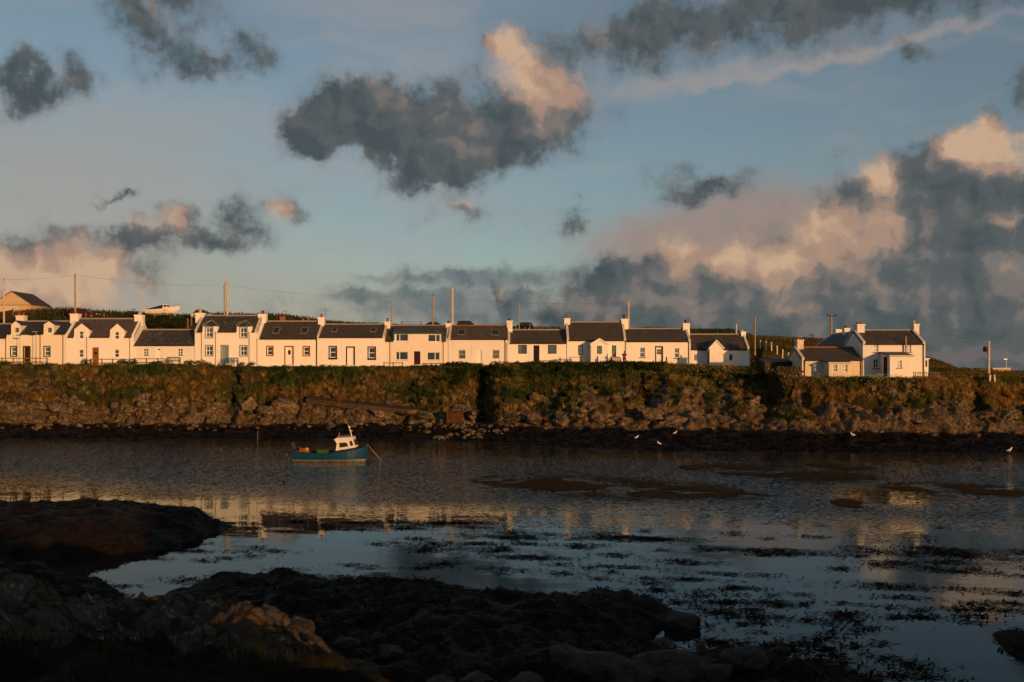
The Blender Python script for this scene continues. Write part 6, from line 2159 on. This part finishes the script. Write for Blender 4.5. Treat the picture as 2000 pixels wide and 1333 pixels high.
# ---- dry-stone wall left of the old cottage: each stone its own piece
wl_ = empty('dry_stone_wall', (wx(1540, 98.6), 98.6, 6.0), 'low dry-stone wall against the old cottage', 'wall')
SM = [rock_mesh('stone', 300 + i, 1, M_ROCK_D, 0.25, 0.8) for i in range(5)]
rs = random.Random(9)
for row in range(6):
    xk = wx(1515, 98.6) + rs.uniform(0, 0.1)
    while xk < wx(1565, 98.6) - 0.1:
        w_ = rs.uniform(0.13, 0.24)
        o = bpy.data.objects.new('stone', rs.choice(SM))
        o.parent = wl_
        o.location = Vector((xk + w_, 98.6 + rs.uniform(-0.05, 0.05), 6.0 + row * 0.2 + rs.uniform(-0.03, 0.03))) - wl_.location
        o.scale = (w_ * 1.1, 0.28, 0.15 * rs.uniform(0.85, 1.2))
        o.rotation_euler = (0, rs.uniform(-0.2, 0.2), rs.choice([0, 3.14]) + rs.uniform(-0.2, 0.2))
        COL.objects.link(o)
        xk += w_ * 1.9
MB().box(wx(1516, 98.6), wx(1565, 98.6), 98.55, 98.8, 5.6, 6.95).build('core', M_PIPE, wl_)
# shaded shed behind it
sh = empty('low_shed', (wx(1520, 104), 104, 6.3), 'low dark shed in the shade between the row and the old cottage', 'shed')
MB().box(wx(1492, 104), wx(1544, 104), 103.6, 105.4, 5.8, wz(708, 104)).build('wall', M_ROCK_F, sh)
mb = MB()
slab(mb, wx(1490, 104), wx(1546, 104), 103.4, wz(708, 104) + 0.05, 105.6, wz(704, 104) + 0.2, 0.1)
mb.build('roof', M_SLATE, sh)

# ---- picket fence beside the tall right-hand house
pk = empty('picket_fence', (wx(1810, 97.6), 97.6, 5.9), 'thin picket fence at the right corner of the tall white house', 'fence')
for k in range(15):
    x = wx(1784 + k * 3.6, 97.6)
    MB().box(x - 0.025, x + 0.025, 97.59, 97.62, 5.6, 6.62 - 0.04 * (k % 3)).build('picket', M_WOOD, pk)
for zz in (6.1, 6.42):
    MB().box(wx(1783, 97.6), wx(1836, 97.6), 97.622, 97.66, zz, zz + 0.06).build('rail', M_WOOD, pk)

# ---- sloping path on the bank and the little stone pier below it
pts = [(598, 776), (640, 780), (700, 787), (760, 793), (820, 800), (872, 808)]
mb = MB()
tops = []
for (a, b) in pts:
    tops.append((P(a, b - 3, 106.6), P(a, b + 3.5, 105.0)))
for (a0, b0), (a1, b1) in zip(tops, tops[1:]):
    mb.poly(b0, b1, a1, a0)
    mb.poly(b0, b0 - Vector((0, 0, 0.5)), b1 - Vector((0, 0, 0.5)), b1)
pa_ = mb.build('path', M_PATH)
tag(pa_, 'sloping earth path cut across the bank', kind='structure')
pr0, pr1 = P(872, 806, 101.8), P(902, 826, 101.8)
pier = empty('stone_pier', ((pr0.x + pr1.x) / 2, 102.4, pr1.z), 'small square block pier at the foot of the sloping path', 'pier')
M_BRICK = paint('red_pier_stone', (0.11, 0.052, 0.026), 0.9, 0.25)
MB().box(pr0.x + 0.03, pr1.x - 0.03, 101.88, 103.4, pr1.z - 0.5, pr0.z - 0.03).build('core', M_PIPE, pier)
nrow, ncol = 5, 4
for r0 in range(nrow):
    za, zb = pr1.z + (pr0.z - pr1.z) * r0 / nrow, pr1.z + (pr0.z - pr1.z) * (r0 + 1) / nrow
    off = 0.5 if r0 % 2 else 0.0
    for c0 in range(ncol + (1 if off else 0)):
        xa = pr0.x + (pr1.x - pr0.x) * max(0, (c0 - off)) / ncol
        xb = pr0.x + (pr1.x - pr0.x) * min(ncol, (c0 + 1 - off)) / ncol
        d = random.uniform(0, 0.03)
        MB().box(xa + 0.012, xb - 0.012, 101.8 - d, 101.95, za + 0.012, zb - 0.012).build('block', M_BRICK, pier)
MB().box(pr0.x - 0.05, pr1.x + 0.05, 101.75, 103.45, pr0.z, pr0.z + 0.1).build('capping', M_BRICK, pier)

# ---- person with a raised camera on the terrace
def skin_body(name, joints, edges, radii, mat, parent, org):
    me = bpy.data.meshes.new(name)
    me.from_pydata([tuple(Vector(j) - Vector(org)) for j in joints], edges, [])
    o = bpy.data.objects.new(name, me)
    COL.objects.link(o)
    o.parent = parent
    sk = o.modifiers.new('skin', 'SKIN')
    for i, r in enumerate(radii):
        me.skin_vertices[0].data[i].radius = r if isinstance(r, tuple) else (r, r)
    me.skin_vertices[0].data[0].use_root = True
    sb = o.modifiers.new('subsurf', 'SUBSURF')
    sb.levels = 2
    sb.render_levels = 2
    me.materials.append(mat)
    return o


def person():
    Yp = 113.4
    x = wx(1219, Yp)
    zg = far_ground(1219, Yp)
    zh = wz(687.0, Yp)
    s_ = (zh - zg) / 1.72
    q = lambda a, b, c: (x + a * s_, Yp + b * s_, zg + c * s_)
    r_ = empty('person', (x, Yp, zg), 'person in a red top holding a camera up to the face', 'person')
    M_TOP = paint('red_shirt', (0.20, 0.025, 0.03), 0.9)
    M_TRO = paint('dark_trousers', (0.03, 0.015, 0.02), 0.9)
    M_SKIN = paint('skin', (0.42, 0.24, 0.16), 0.6, 0.05)
    M_HAIR = paint('dark_hair', (0.015, 0.01, 0.008), 0.6)
    # body: one continuous skinned figure, turned slightly to the right
    J = [q(0, 0, 0.95), q(0, 0, 1.12), q(0, 0, 1.34), q(0.01, -0.01, 1.45), q(0.03, -0.02, 1.54), q(0.05, -0.03, 1.64),
         q(-0.18, 0, 1.40), q(-0.24, -0.14, 1.20), q(-0.02, -0.30, 1.42), q(0.18, 0, 1.40), q(0.30, -0.12, 1.24), q(0.18, -0.30, 1.46),
         q(-0.10, 0, 0.90), q(-0.11, -0.02, 0.50), q(-0.11, 0.02, 0.09), q(-0.11, -0.13, 0.04), q(0.10, 0, 0.90), q(0.11, -0.01, 0.50), q(0.11, 0.03, 0.09), q(0.12, -0.12, 0.04)]
    E = [(0, 1), (1, 2), (2, 3), (3, 4), (4, 5), (2, 6), (6, 7), (7, 8), (2, 9), (9, 10), (10, 11), (0, 12), (12, 13), (13, 14), (14, 15), (0, 16), (16, 17), (17, 18), (18, 19)]
    Rd = [(0.15, 0.11), (0.14, 0.10), (0.17, 0.11), 0.065, 0.055, 0.10, 0.07, 0.05, 0.035, 0.07, 0.05, 0.035, 0.09, 0.065, 0.045, 0.035, 0.09, 0.065, 0.045, 0.035]
    Rd = [tuple(v * s_ for v in r) if isinstance(r, tuple) else r * s_ for r in Rd]
    body = skin_body('body', J, E, Rd, M_SKIN, r_, r_.location)
    # clothing: slightly larger shells over the same skeleton
    skin_body('shirt', [J[0], J[1], J[2], J[6], J[7], J[9], J[10], tuple(Vector(J[7]).lerp(Vector(J[8]), 0.7)), tuple(Vector(J[10]).lerp(Vector(J[11]), 0.7)), J[3]],
              [(0, 1), (1, 2), (2, 3), (3, 4), (4, 7), (2, 5), (5, 6), (6, 8), (2, 9)],
              [(0.165 * s_, 0.13 * s_), (0.155 * s_, 0.12 * s_), (0.19 * s_, 0.13 * s_), 0.085 * s_, 0.065 * s_, 0.085 * s_, 0.065 * s_, 0.05 * s_, 0.05 * s_, 0.075 * s_], M_TOP, r_, r_.location)
    skin_body('trousers', [J[0], J[12], J[13], J[14], J[16], J[17], J[18]], [(0, 1), (1, 2), (2, 3), (0, 4), (4, 5), (5, 6)],
              [(0.16 * s_, 0.125 * s_), 0.105 * s_, 0.08 * s_, 0.065 * s_, 0.105 * s_, 0.08 * s_, 0.065 * s_], M_TRO, r_, r_.location)
    import bmesh
    bm = bmesh.new()
    bmesh.ops.create_icosphere(bm, subdivisions=3, radius=1.0)
    hc = Vector(J[5])
    for v in bm.verts:
        c = v.co.copy()
        k = 1.0 if (c.y > -0.15 or c.z > 0.35) else 0.84
        v.co = hc + Vector((0, 0.015 * s_, 0.03 * s_)) + Vector((c.x * 0.105 * k, c.y * 0.125 * k, c.z * 0.135 * k)) * s_ - r_.location
    me = bpy.data.meshes.new('hair')
    bm.to_mesh(me)
    bm.free()
    me.materials.append(M_HAIR)
    o = bpy.data.objects.new('hair', me)
    COL.objects.link(o)
    o.parent = r_
    # fingers closed round the camera
    for hx, sg in ((J[8], -1), (J[11], 1)):
        mb = MB()
        hv = Vector(hx)
        for k in range(4):
            b0 = hv + Vector((sg * 0.01, -0.03, 0.03 - 0.02 * k)) * s_
            mb.tube([b0, b0 + Vector((-sg * 0.03, -0.06, 0.0)) * s_, b0 + Vector((-sg * 0.07, -0.07, -0.005)) * s_], [0.011 * s_, 0.010 * s_, 0.007 * s_], 6)
        b0 = hv + Vector((0, 0.0, 0.03)) * s_
        mb.tube([b0, b0 + Vector((-sg * 0.03, -0.02, 0.035)) * s_, b0 + Vector((-sg * 0.055, -0.04, 0.04)) * s_], [0.013 * s_, 0.012 * s_, 0.008 * s_], 6)
        mb.build('fingers', M_SKIN, r_)
    cx, cy, cz = x + 0.08 * s_, Yp - 0.36 * s_, zg + 1.46 * s_
    cmr = empty('held_camera', (cx, cy, cz - 0.05), 'small dark camera held by the person', 'camera')
    MB().box(cx - 0.075, cx + 0.075, cy - 0.03, cy + 0.03, cz - 0.05, cz + 0.05).build('body', M_BLACK, cmr)
    MB().tube([(cx, cy - 0.03, cz), (cx, cy - 0.12, cz)], 0.04, 12).build('lens', M_IRON, cmr)
    MB().box(cx - 0.03, cx + 0.03, cy - 0.02, cy + 0.02, cz + 0.05, cz + 0.075).build('viewfinder', M_BLACK, cmr)


person()

# ================================================================== the moored boat
BY = 75.1
BX = wx(647, BY)
k_ = BY / F      # metres per photo pixel at the boat
boat = empty('fishing_boat', (BX, BY, 0), 'teal open fishing boat with a white wheelhouse moored in the channel', 'boat')
M_HULL = None


def hull_paint():
    m, t, b = material('teal_hull')
    sp = tnode(t, 'ShaderNodeNewGeometry')
    c = mix(t, rng(t, noise(t, 2.5, 5, 0.65), 0.3, 0.7), (0.002, 0.038, 0.085), (0.004, 0.058, 0.125))
    c = mix(t, rng(t, noise(t, 9, 5, 0.75, stretch=(1, 1, 0.5)), 0.70, 0.76, 0, 0.6), c, (0.22, 0.22, 0.19))
    put(t, b.inputs['Base Color'], c)
    b.inputs['Roughness'].default_value = 0.4
    b.inputs['Specular IOR Level'].default_value = 0.35
    return m


M_HULL = hull_paint()
M_BOOT = paint('boot_stripe', (0.50, 0.42, 0.28), 0.6, 0.25)
M_BOTTOM = paint('antifouling', (0.012, 0.012, 0.013), 0.7)
M_DECK = paint('boat_deck', (0.05, 0.045, 0.045), 0.7)
M_RUBB = paint('rubbing_strake', (0.03, 0.03, 0.035), 0.6)
X_ = lambda p: wx(p, BY)
Z_ = lambda q: (898 - q) * k_
# stations along the hull: photo column, half beam, sheer row
HS = [(575, 0.86, 879.5), (590, 0.93, 881.5), (612, 1.0, 883.6), (636, 1.04, 884.3), (660, 1.02, 882.3), (682, 0.92, 878.8), (698, 0.70, 875.8), (710, 0.40, 873.2), (717, 0.16, 871.8), (721, 0.02, 871)]


def hull_ring(p, b, sh, i):
    rake = max(0, (p - 690)) / 31.0      # stem leans forward above the water
    zs_ = Z_(sh)
    lv = [(-0.25, 0.45), (0.0, 0.80), (0.045, 0.86), (0.30, 0.93), (1.0, 1.0)]
    out = []
    for z, f in lv:
        zz = z if z < 0.2 else (0.045 + (zs_ - 0.045) * (0.45 if z == 0.30 else 1.0))
        xx = X_(p) - rake * 0.26 * (1 - max(0, min(1, zz / zs_)))
        out.append((xx, b * f if rake < 0.98 else b, zz))
    return out


rings = [hull_ring(p, b, s_, i) for i, (p, b, s_) in enumerate(HS)]


def strip(lo, hi, mat, name, parent, push=0.0, closed_stern=True):
    mb = MB()
    for sg in (-1, 1):
        for i in range(len(rings) - 1):
            for l in range(lo, hi):
                a, b, c, d = rings[i][l], rings[i + 1][l], rings[i + 1][l + 1], rings[i][l + 1]
                pts_ = [(q[0], BY + sg * (q[1] + push), q[2]) for q in (a, b, c, d)]
                mb.poly(*(pts_ if sg < 0 else pts_[::-1]))
    if closed_stern:
        for l in range(lo, hi):
            a, c = rings[0][l], rings[0][l + 1]
            mb.poly((a[0], BY - a[1], a[2]), (a[0], BY + a[1], a[2]), (c[0], BY + c[1], c[2]), (c[0], BY - c[1], c[2]))
    return mb.build(name, mat, parent)


hull = strip(2, 4, M_HULL, 'hull', boat)
strip(0, 1, M_BOTTOM, 'bottom', boat)
strip(1, 2, M_BOOT, 'boot_stripe', boat)
mb = MB()
for sg in (-1, 1):
    mb.tube([(r[4][0], BY + sg * r[4][1], r[4][2]) for r in rings], 0.035, 6)
mb.tube([(rings[0][4][0], BY - rings[0][4][1], rings[0][4][2]), (rings[0][4][0], BY + rings[0][4][1], rings[0][4][2])], 0.04, 6)
mb.build('gunwale', M_RUBB, boat)
# inner side and sole of the open cockpit
mb = MB()
for i in range(5):
    a, b = rings[i][4], rings[i + 1][4]
    for sg in (-1, 1):
        mb.poly((a[0], BY + sg * max(a[1] - 0.06, 0), a[2] - 0.01), (b[0], BY + sg * max(b[1] - 0.06, 0), b[2] - 0.01), (b[0], BY + sg * max(b[1] - 0.1, 0), 0.22), (a[0], BY + sg * max(a[1] - 0.1, 0), 0.22))
    mb.poly((a[0], BY - max(a[1] - 0.1, 0), 0.22), (b[0], BY - max(b[1] - 0.1, 0), 0.22), (b[0], BY + max(b[1] - 0.1, 0), 0.22), (a[0], BY + max(a[1] - 0.1, 0), 0.22))
mb.build('cockpit_lining', M_DECK, boat)
# foredeck
mb = MB()
fd = [(r[4][0], r[4][1], r[4][2]) for r in rings[5:]]
mb.poly(*[(x, BY - b + 0.01, z - 0.03) for x, b, z in fd], *[(x, BY + b - 0.01, z - 0.03) for x, b, z in reversed(fd)])
mb.build('foredeck', M_HULL, boat)
# coaming under the wheelhouse
mb = MB()
mb.hexa([(X_(657), BY - 0.72, Z_(884)), (X_(700), BY - 0.5, Z_(879)), (X_(700), BY + 0.5, Z_(879)), (X_(657), BY + 0.72, Z_(884)),
         (X_(657), BY - 0.72, Z_(880)), (X_(698.5), BY - 0.5, Z_(873.5)), (X_(698.5), BY + 0.5, Z_(873.5)), (X_(657), BY + 0.72, Z_(880))])
mb.build('coaming', M_RUBB, boat)
# wheelhouse with real openings: walls as rings around the panes
whp = [(658.5, 879.5), (697.5, 873.0), (691.5, 855.5), (656, 858.5), (660.5, 865.5)]     # outline seen from the side
mb = MB()
side = [(X_(a), Z_(b)) for a, b in whp]
mb.prism(side, BY - 0.62, BY + 0.62)
wh = mb.build('wheelhouse', M_GRP, boat)
mb = MB()
rf_ = [(654.5, 858.6), (692.5, 855.6), (691, 853.0), (660, 854.8)]
mb.prism([(X_(a), Z_(b)) for a, b in rf_], BY - 0.68, BY + 0.68)
mb.build('wheelhouse_roof', M_GRP, wh)
for pts_ in ([(665.4, 864.8), (677.5, 863.6), (681.0, 865.5), (682.6, 870.8), (666.6, 873.2)], [(685.2, 861.2), (689.6, 860.2), (692.4, 868.8), (687.6, 870.2)]):
    cx = sum(a for a, b in pts_) / len(pts_)
    cz = sum(b for a, b in pts_) / len(pts_)
    for ys, s_ in ((BY - 0.626, -1), (BY + 0.622, 1)):
        ol = [(X_(a), Z_(b)) for a, b in pts_]
        w_ = MB().prism(ol, ys - 0.008, ys + 0.012).build('window', M_GLOSS, wh)
        mb = MB()
        mb.tube([(x, ys - 0.01 if s_ < 0 else ys + 0.014, z) for x, z in ol + ol[:1]], 0.014, 4)
        mb.build('window_rubber', M_RUBB, w_)
# front windscreen panes on the raked face
for sy in (-0.3, 0.3):
    f0, f1 = Vector((X_(696.4) + 0.012, BY + sy, Z_(869))), Vector((X_(692.6) + 0.012, BY + sy, Z_(858.5)))
    MB().hexa([(f0.x, f0.y - 0.24, f0.z), (f0.x + 0.02, f0.y - 0.24, f0.z), (f0.x + 0.02, f0.y + 0.24, f0.z), (f0.x, f0.y + 0.24, f0.z),
               (f1.x, f1.y - 0.22, f1.z), (f1.x + 0.02, f1.y - 0.22, f1.z), (f1.x + 0.02, f1.y + 0.22, f1.z), (f1.x, f1.y + 0.22, f1.z)]).build('windscreen', M_GLOSS, wh)
mb = MB()
for sy in (-0.5, 0.5):
    mb.tube([(X_(661), BY + sy, Z_(855)), (X_(661.5), BY + sy, Z_(852)), (X_(687), BY + sy, Z_(851)), (X_(687.5), BY + sy, Z_(854))], 0.015, 5)
mb.build('roof_rail', M_METAL, wh)
MB().tube([(X_(662), BY - 0.2, Z_(854)), (X_(664), BY - 0.2, Z_(845))], 0.015, 5).build('aerial', M_METAL, wh)
mast = MB().tube([(X_(687.5), BY, Z_(855)), (X_(686), BY, Z_(848)), (X_(680.5), BY, Z_(831))], [0.045, 0.04, 0.03], 8).build('mast', M_GRP, boat)
MB().tube([(X_(680.5), BY, Z_(831)), (X_(674.5), BY, Z_(822))], [0.02, 0.012], 6).build('mast_whip', M_METAL, mast)
MB().box(X_(681.5), X_(684.5), BY - 0.08, BY + 0.08, Z_(835.5), Z_(833.5)).build('masthead_light', M_FRAME, mast)
MB().box(X_(684), X_(688), BY - 0.06, BY + 0.06, Z_(842.5), Z_(841)).build('mast_bracket', M_FRAME, mast)
# outboard engine tilted at the stern
ob = MB()
ob.hexa([(X_(574.5), BY - 0.13, Z_(879)), (X_(579), BY - 0.13, Z_(876)), (X_(579), BY + 0.13, Z_(876)), (X_(574.5), BY + 0.13, Z_(879)),
         (X_(568.5), BY - 0.16, Z_(868.5)), (X_(575), BY - 0.16, Z_(864.8)), (X_(575), BY + 0.16, Z_(864.8)), (X_(568.5), BY + 0.16, Z_(868.5))])
M_ENG = paint('engine_grey', (0.045, 0.05, 0.055), 0.35)
eng = ob.build('outboard_engine', M_ENG, boat)
MB().hexa([(X_(568.6), BY - 0.165, Z_(869.4)), (X_(575.2), BY - 0.165, Z_(865.6)), (X_(575.2), BY + 0.165, Z_(865.6)), (X_(568.6), BY + 0.165, Z_(869.4)),
           (X_(569.2), BY - 0.15, Z_(866.4)), (X_(573.8), BY - 0.15, Z_(863.6)), (X_(573.8), BY + 0.15, Z_(863.6)), (X_(569.2), BY + 0.15, Z_(866.4))]).build('cowling', M_ENG, eng)
MB().hexa([(X_(561.5), BY - 0.05, Z_(889)), (X_(566), BY - 0.05, Z_(886.5)), (X_(566), BY + 0.05, Z_(886.5)), (X_(561.5), BY + 0.05, Z_(889)),
           (X_(571), BY - 0.06, Z_(877)), (X_(576), BY - 0.06, Z_(875)), (X_(576), BY + 0.06, Z_(875)), (X_(571), BY + 0.06, Z_(877))]).build('engine_leg', M_ENG, eng)
MB().tube([(X_(562), BY - 0.02, Z_(888.5)), (X_(560), BY - 0.02, Z_(886.5))], [0.1, 0.03], 8).build('propeller', M_METAL, eng)
MB().box(X_(717), X_(719.5), BY - 0.05, BY + 0.05, Z_(871.8), Z_(869.2)).build('bow_cleat', M_METAL, boat)
# things lying in the boat
gb = MB()
gb.hexa([(X_(622), BY - 0.35, 0.24), (X_(641), BY - 0.35, 0.24), (X_(641), BY + 0.2, 0.24), (X_(622), BY + 0.2, 0.24),
         (X_(621), BY - 0.4, Z_(879)), (X_(642), BY - 0.4, Z_(879)), (X_(642), BY + 0.25, Z_(879)), (X_(621), BY + 0.25, Z_(879))])
gb.box(X_(620.6), X_(642.4), BY - 0.43, BY + 0.28, Z_(879) + 0.002, Z_(879) + 0.04)
tag(gb.build('fish_box', paint('green_plastic', (0.04, 0.11, 0.02), 0.6), loc=(X_(631), BY, 0.24)), 'green plastic fish box in the middle of the moored boat', 'box')
for i, (p_, q_, r_, m_, lab) in enumerate([(589, 877.5, 0.14, M_BROWN, 'red-brown float at the stern of the moored boat'), (595, 878, 0.12, M_POT, 'small red float beside the red-brown one in the moored boat'),
                                           (601, 877.5, 0.15, M_POT_T, 'buff round float lying in the moored boat')]):
    import bmesh
    bm = bmesh.new()
    bmesh.ops.create_uvsphere(bm, u_segments=14, v_segments=9, radius=r_)
    for v in bm.verts:
        if v.co.z > r_ * 0.7:
            v.co.z += r_ * 0.35
            v.co.x *= 0.6
            v.co.y *= 0.6
    me = bpy.data.meshes.new('float')
    bm.to_mesh(me)
    bm.free()
    me.materials.append(m_)
    me.polygons.foreach_set('use_smooth', [True] * len(me.polygons))
    o = link_mesh('mooring_float', me, loc=(X_(p_), BY - 0.3, Z_(q_)))
    o.rotation_euler = (0.6, 0.3 * i, 0)
    tag(o, lab, 'float')
crate = MB().box(X_(580), X_(604), BY - 0.4, BY + 0.4, 0.24, Z_(881)).box(X_(579.5), X_(604.5), BY - 0.43, BY + 0.43, Z_(881) + 0.002, Z_(881) + 0.03)
tag(crate.build('stern_locker', M_BROWN, loc=(X_(592), BY, 0.24)), 'low brown locker at the stern of the moored boat', 'box')
# mooring ropes
for (a, b, c, lab, sag) in (((721, 871.5), (745, 893), 0.0, 'taut mooring rope from the bow down to the water', 0.05), ((575, 882), (562, 890), 0.0, 'stern rope trailing from the moored boat to the water', 0.03)):
    A, B = Vector((X_(a[0]), BY, Z_(a[1]))), Vector((X_(b[0]), BY, max(Z_(b[1]), -0.02)))
    B.z = -0.03
    pts_ = [A.lerp(B, t) - Vector((0, 0, 4 * sag * t * (1 - t))) for t in np.linspace(0, 1, 8)]
    tag(MB().tube(pts_, 0.011, 5).build('mooring_rope', M_POLE_M, loc=tuple(A)), lab, 'rope')

# ---- stake in the shallows, gulls on the weed
xs_, Ys = wx(503, 96.2), 96.2
mb = MB().tube([(xs_, Ys, -0.3), (xs_ + 0.02, Ys, 0.45), (xs_ + 0.04, Ys, 0.8)], [0.016, 0.015, 0.012], 6).tube([(xs_ + 0.04, Ys, 0.8), (xs_ + 0.05, Ys, 0.84)], [0.02, 0.018], 6)
tag(mb.build('mooring_stake', M_POLE, loc=(xs_, Ys, 0)), 'thin upright stake at the far water edge left of the boat', 'stake')


def gull(px_, py_, label, facing=1, upright=True, sc=1.0):
    """A standing gull placed where its photo pixel meets the far beach."""
    best = None
    for Yq in np.arange(80, 104, 0.25):
        x_, y_, z_ = far_at(px_, Yq)
        z_ = max(z_, 0.0)
        rowp = HZ - (z_ - EYE) / y_ * F
        if best is None or abs(rowp - (py_ + 4)) < best[0]:
            best = (abs(rowp - (py_ + 4)), x_, y_, z_)
    _, x, y, z = best
    y -= 0.15
    z += 0.04
    r_ = empty('gull', (x, y, z), label, 'gull', 'gulls on the far beach')
    M_G, M_W, M_Y = GULLM
    s_ = sc * 0.78
    q = lambda a, b, c: (x + facing * a * s_, y + b * s_, z + c * s_)
    mb = MB()
    mb.tube([q(-0.26, 0, 0.17), q(-0.18, 0, 0.19), q(-0.06, 0, 0.22), q(0.07, 0, 0.27), q(0.13, 0, 0.34), q(0.15, 0, 0.40), q(0.17, 0, 0.445), q(0.20, 0, 0.455), q(0.225, 0, 0.45)],
            [v * s_ for v in (0.015, 0.05, 0.085, 0.085, 0.06, 0.045, 0.05, 0.042, 0.015)], 10)
    mb.build('body', M_G, r_, smooth=True)
    mb = MB()
    for sg in (-1, 1):
        mb.hexa([q(-0.30, sg * 0.05, 0.17), q(0.05, sg * 0.075, 0.22), q(0.05, sg * 0.098, 0.22), q(-0.30, sg * 0.07, 0.17), q(-0.2, sg * 0.05, 0.25), q(0.06, sg * 0.06, 0.30), q(0.06, sg * 0.075, 0.30), q(-0.2, sg * 0.065, 0.25)])
    mb.build('wings', M_W, r_)
    MB().tube([q(0.22, 0, 0.452), q(0.265, 0, 0.445), q(0.28, 0, 0.435)], [0.014 * s_, 0.011 * s_, 0.003 * s_], 6).build('beak', M_Y, r_)
    for sg in (-1, 1):
        MB().tube([q(0.0, sg * 0.03, 0.16), q(0.0, sg * 0.03, 0.0), q(0.04, sg * 0.03, -0.005)], [0.009 * s_, 0.008 * s_, 0.012 * s_], 5).build('leg', M_Y, r_)


GULLM = (paint('gull_white', (0.75, 0.74, 0.72), 0.7, 0.05), paint('gull_grey', (0.42, 0.43, 0.45), 0.7, 0.05), paint('gull_yellow', (0.45, 0.28, 0.05), 0.5, 0.05))
gull(1243, 855, 'leftmost white gull on the weed below the row', 1)
gull(1287, 866, 'lowest of the three gulls close together on the weed', -1)
gull(1318, 846, 'highest of the three gulls, near the rocks', 1)
gull(1664, 851, 'lone white gull below the old cottage', -1, sc=1.2)
gull(1970, 881, 'gull at the water edge by the right border', 1, sc=1.2)
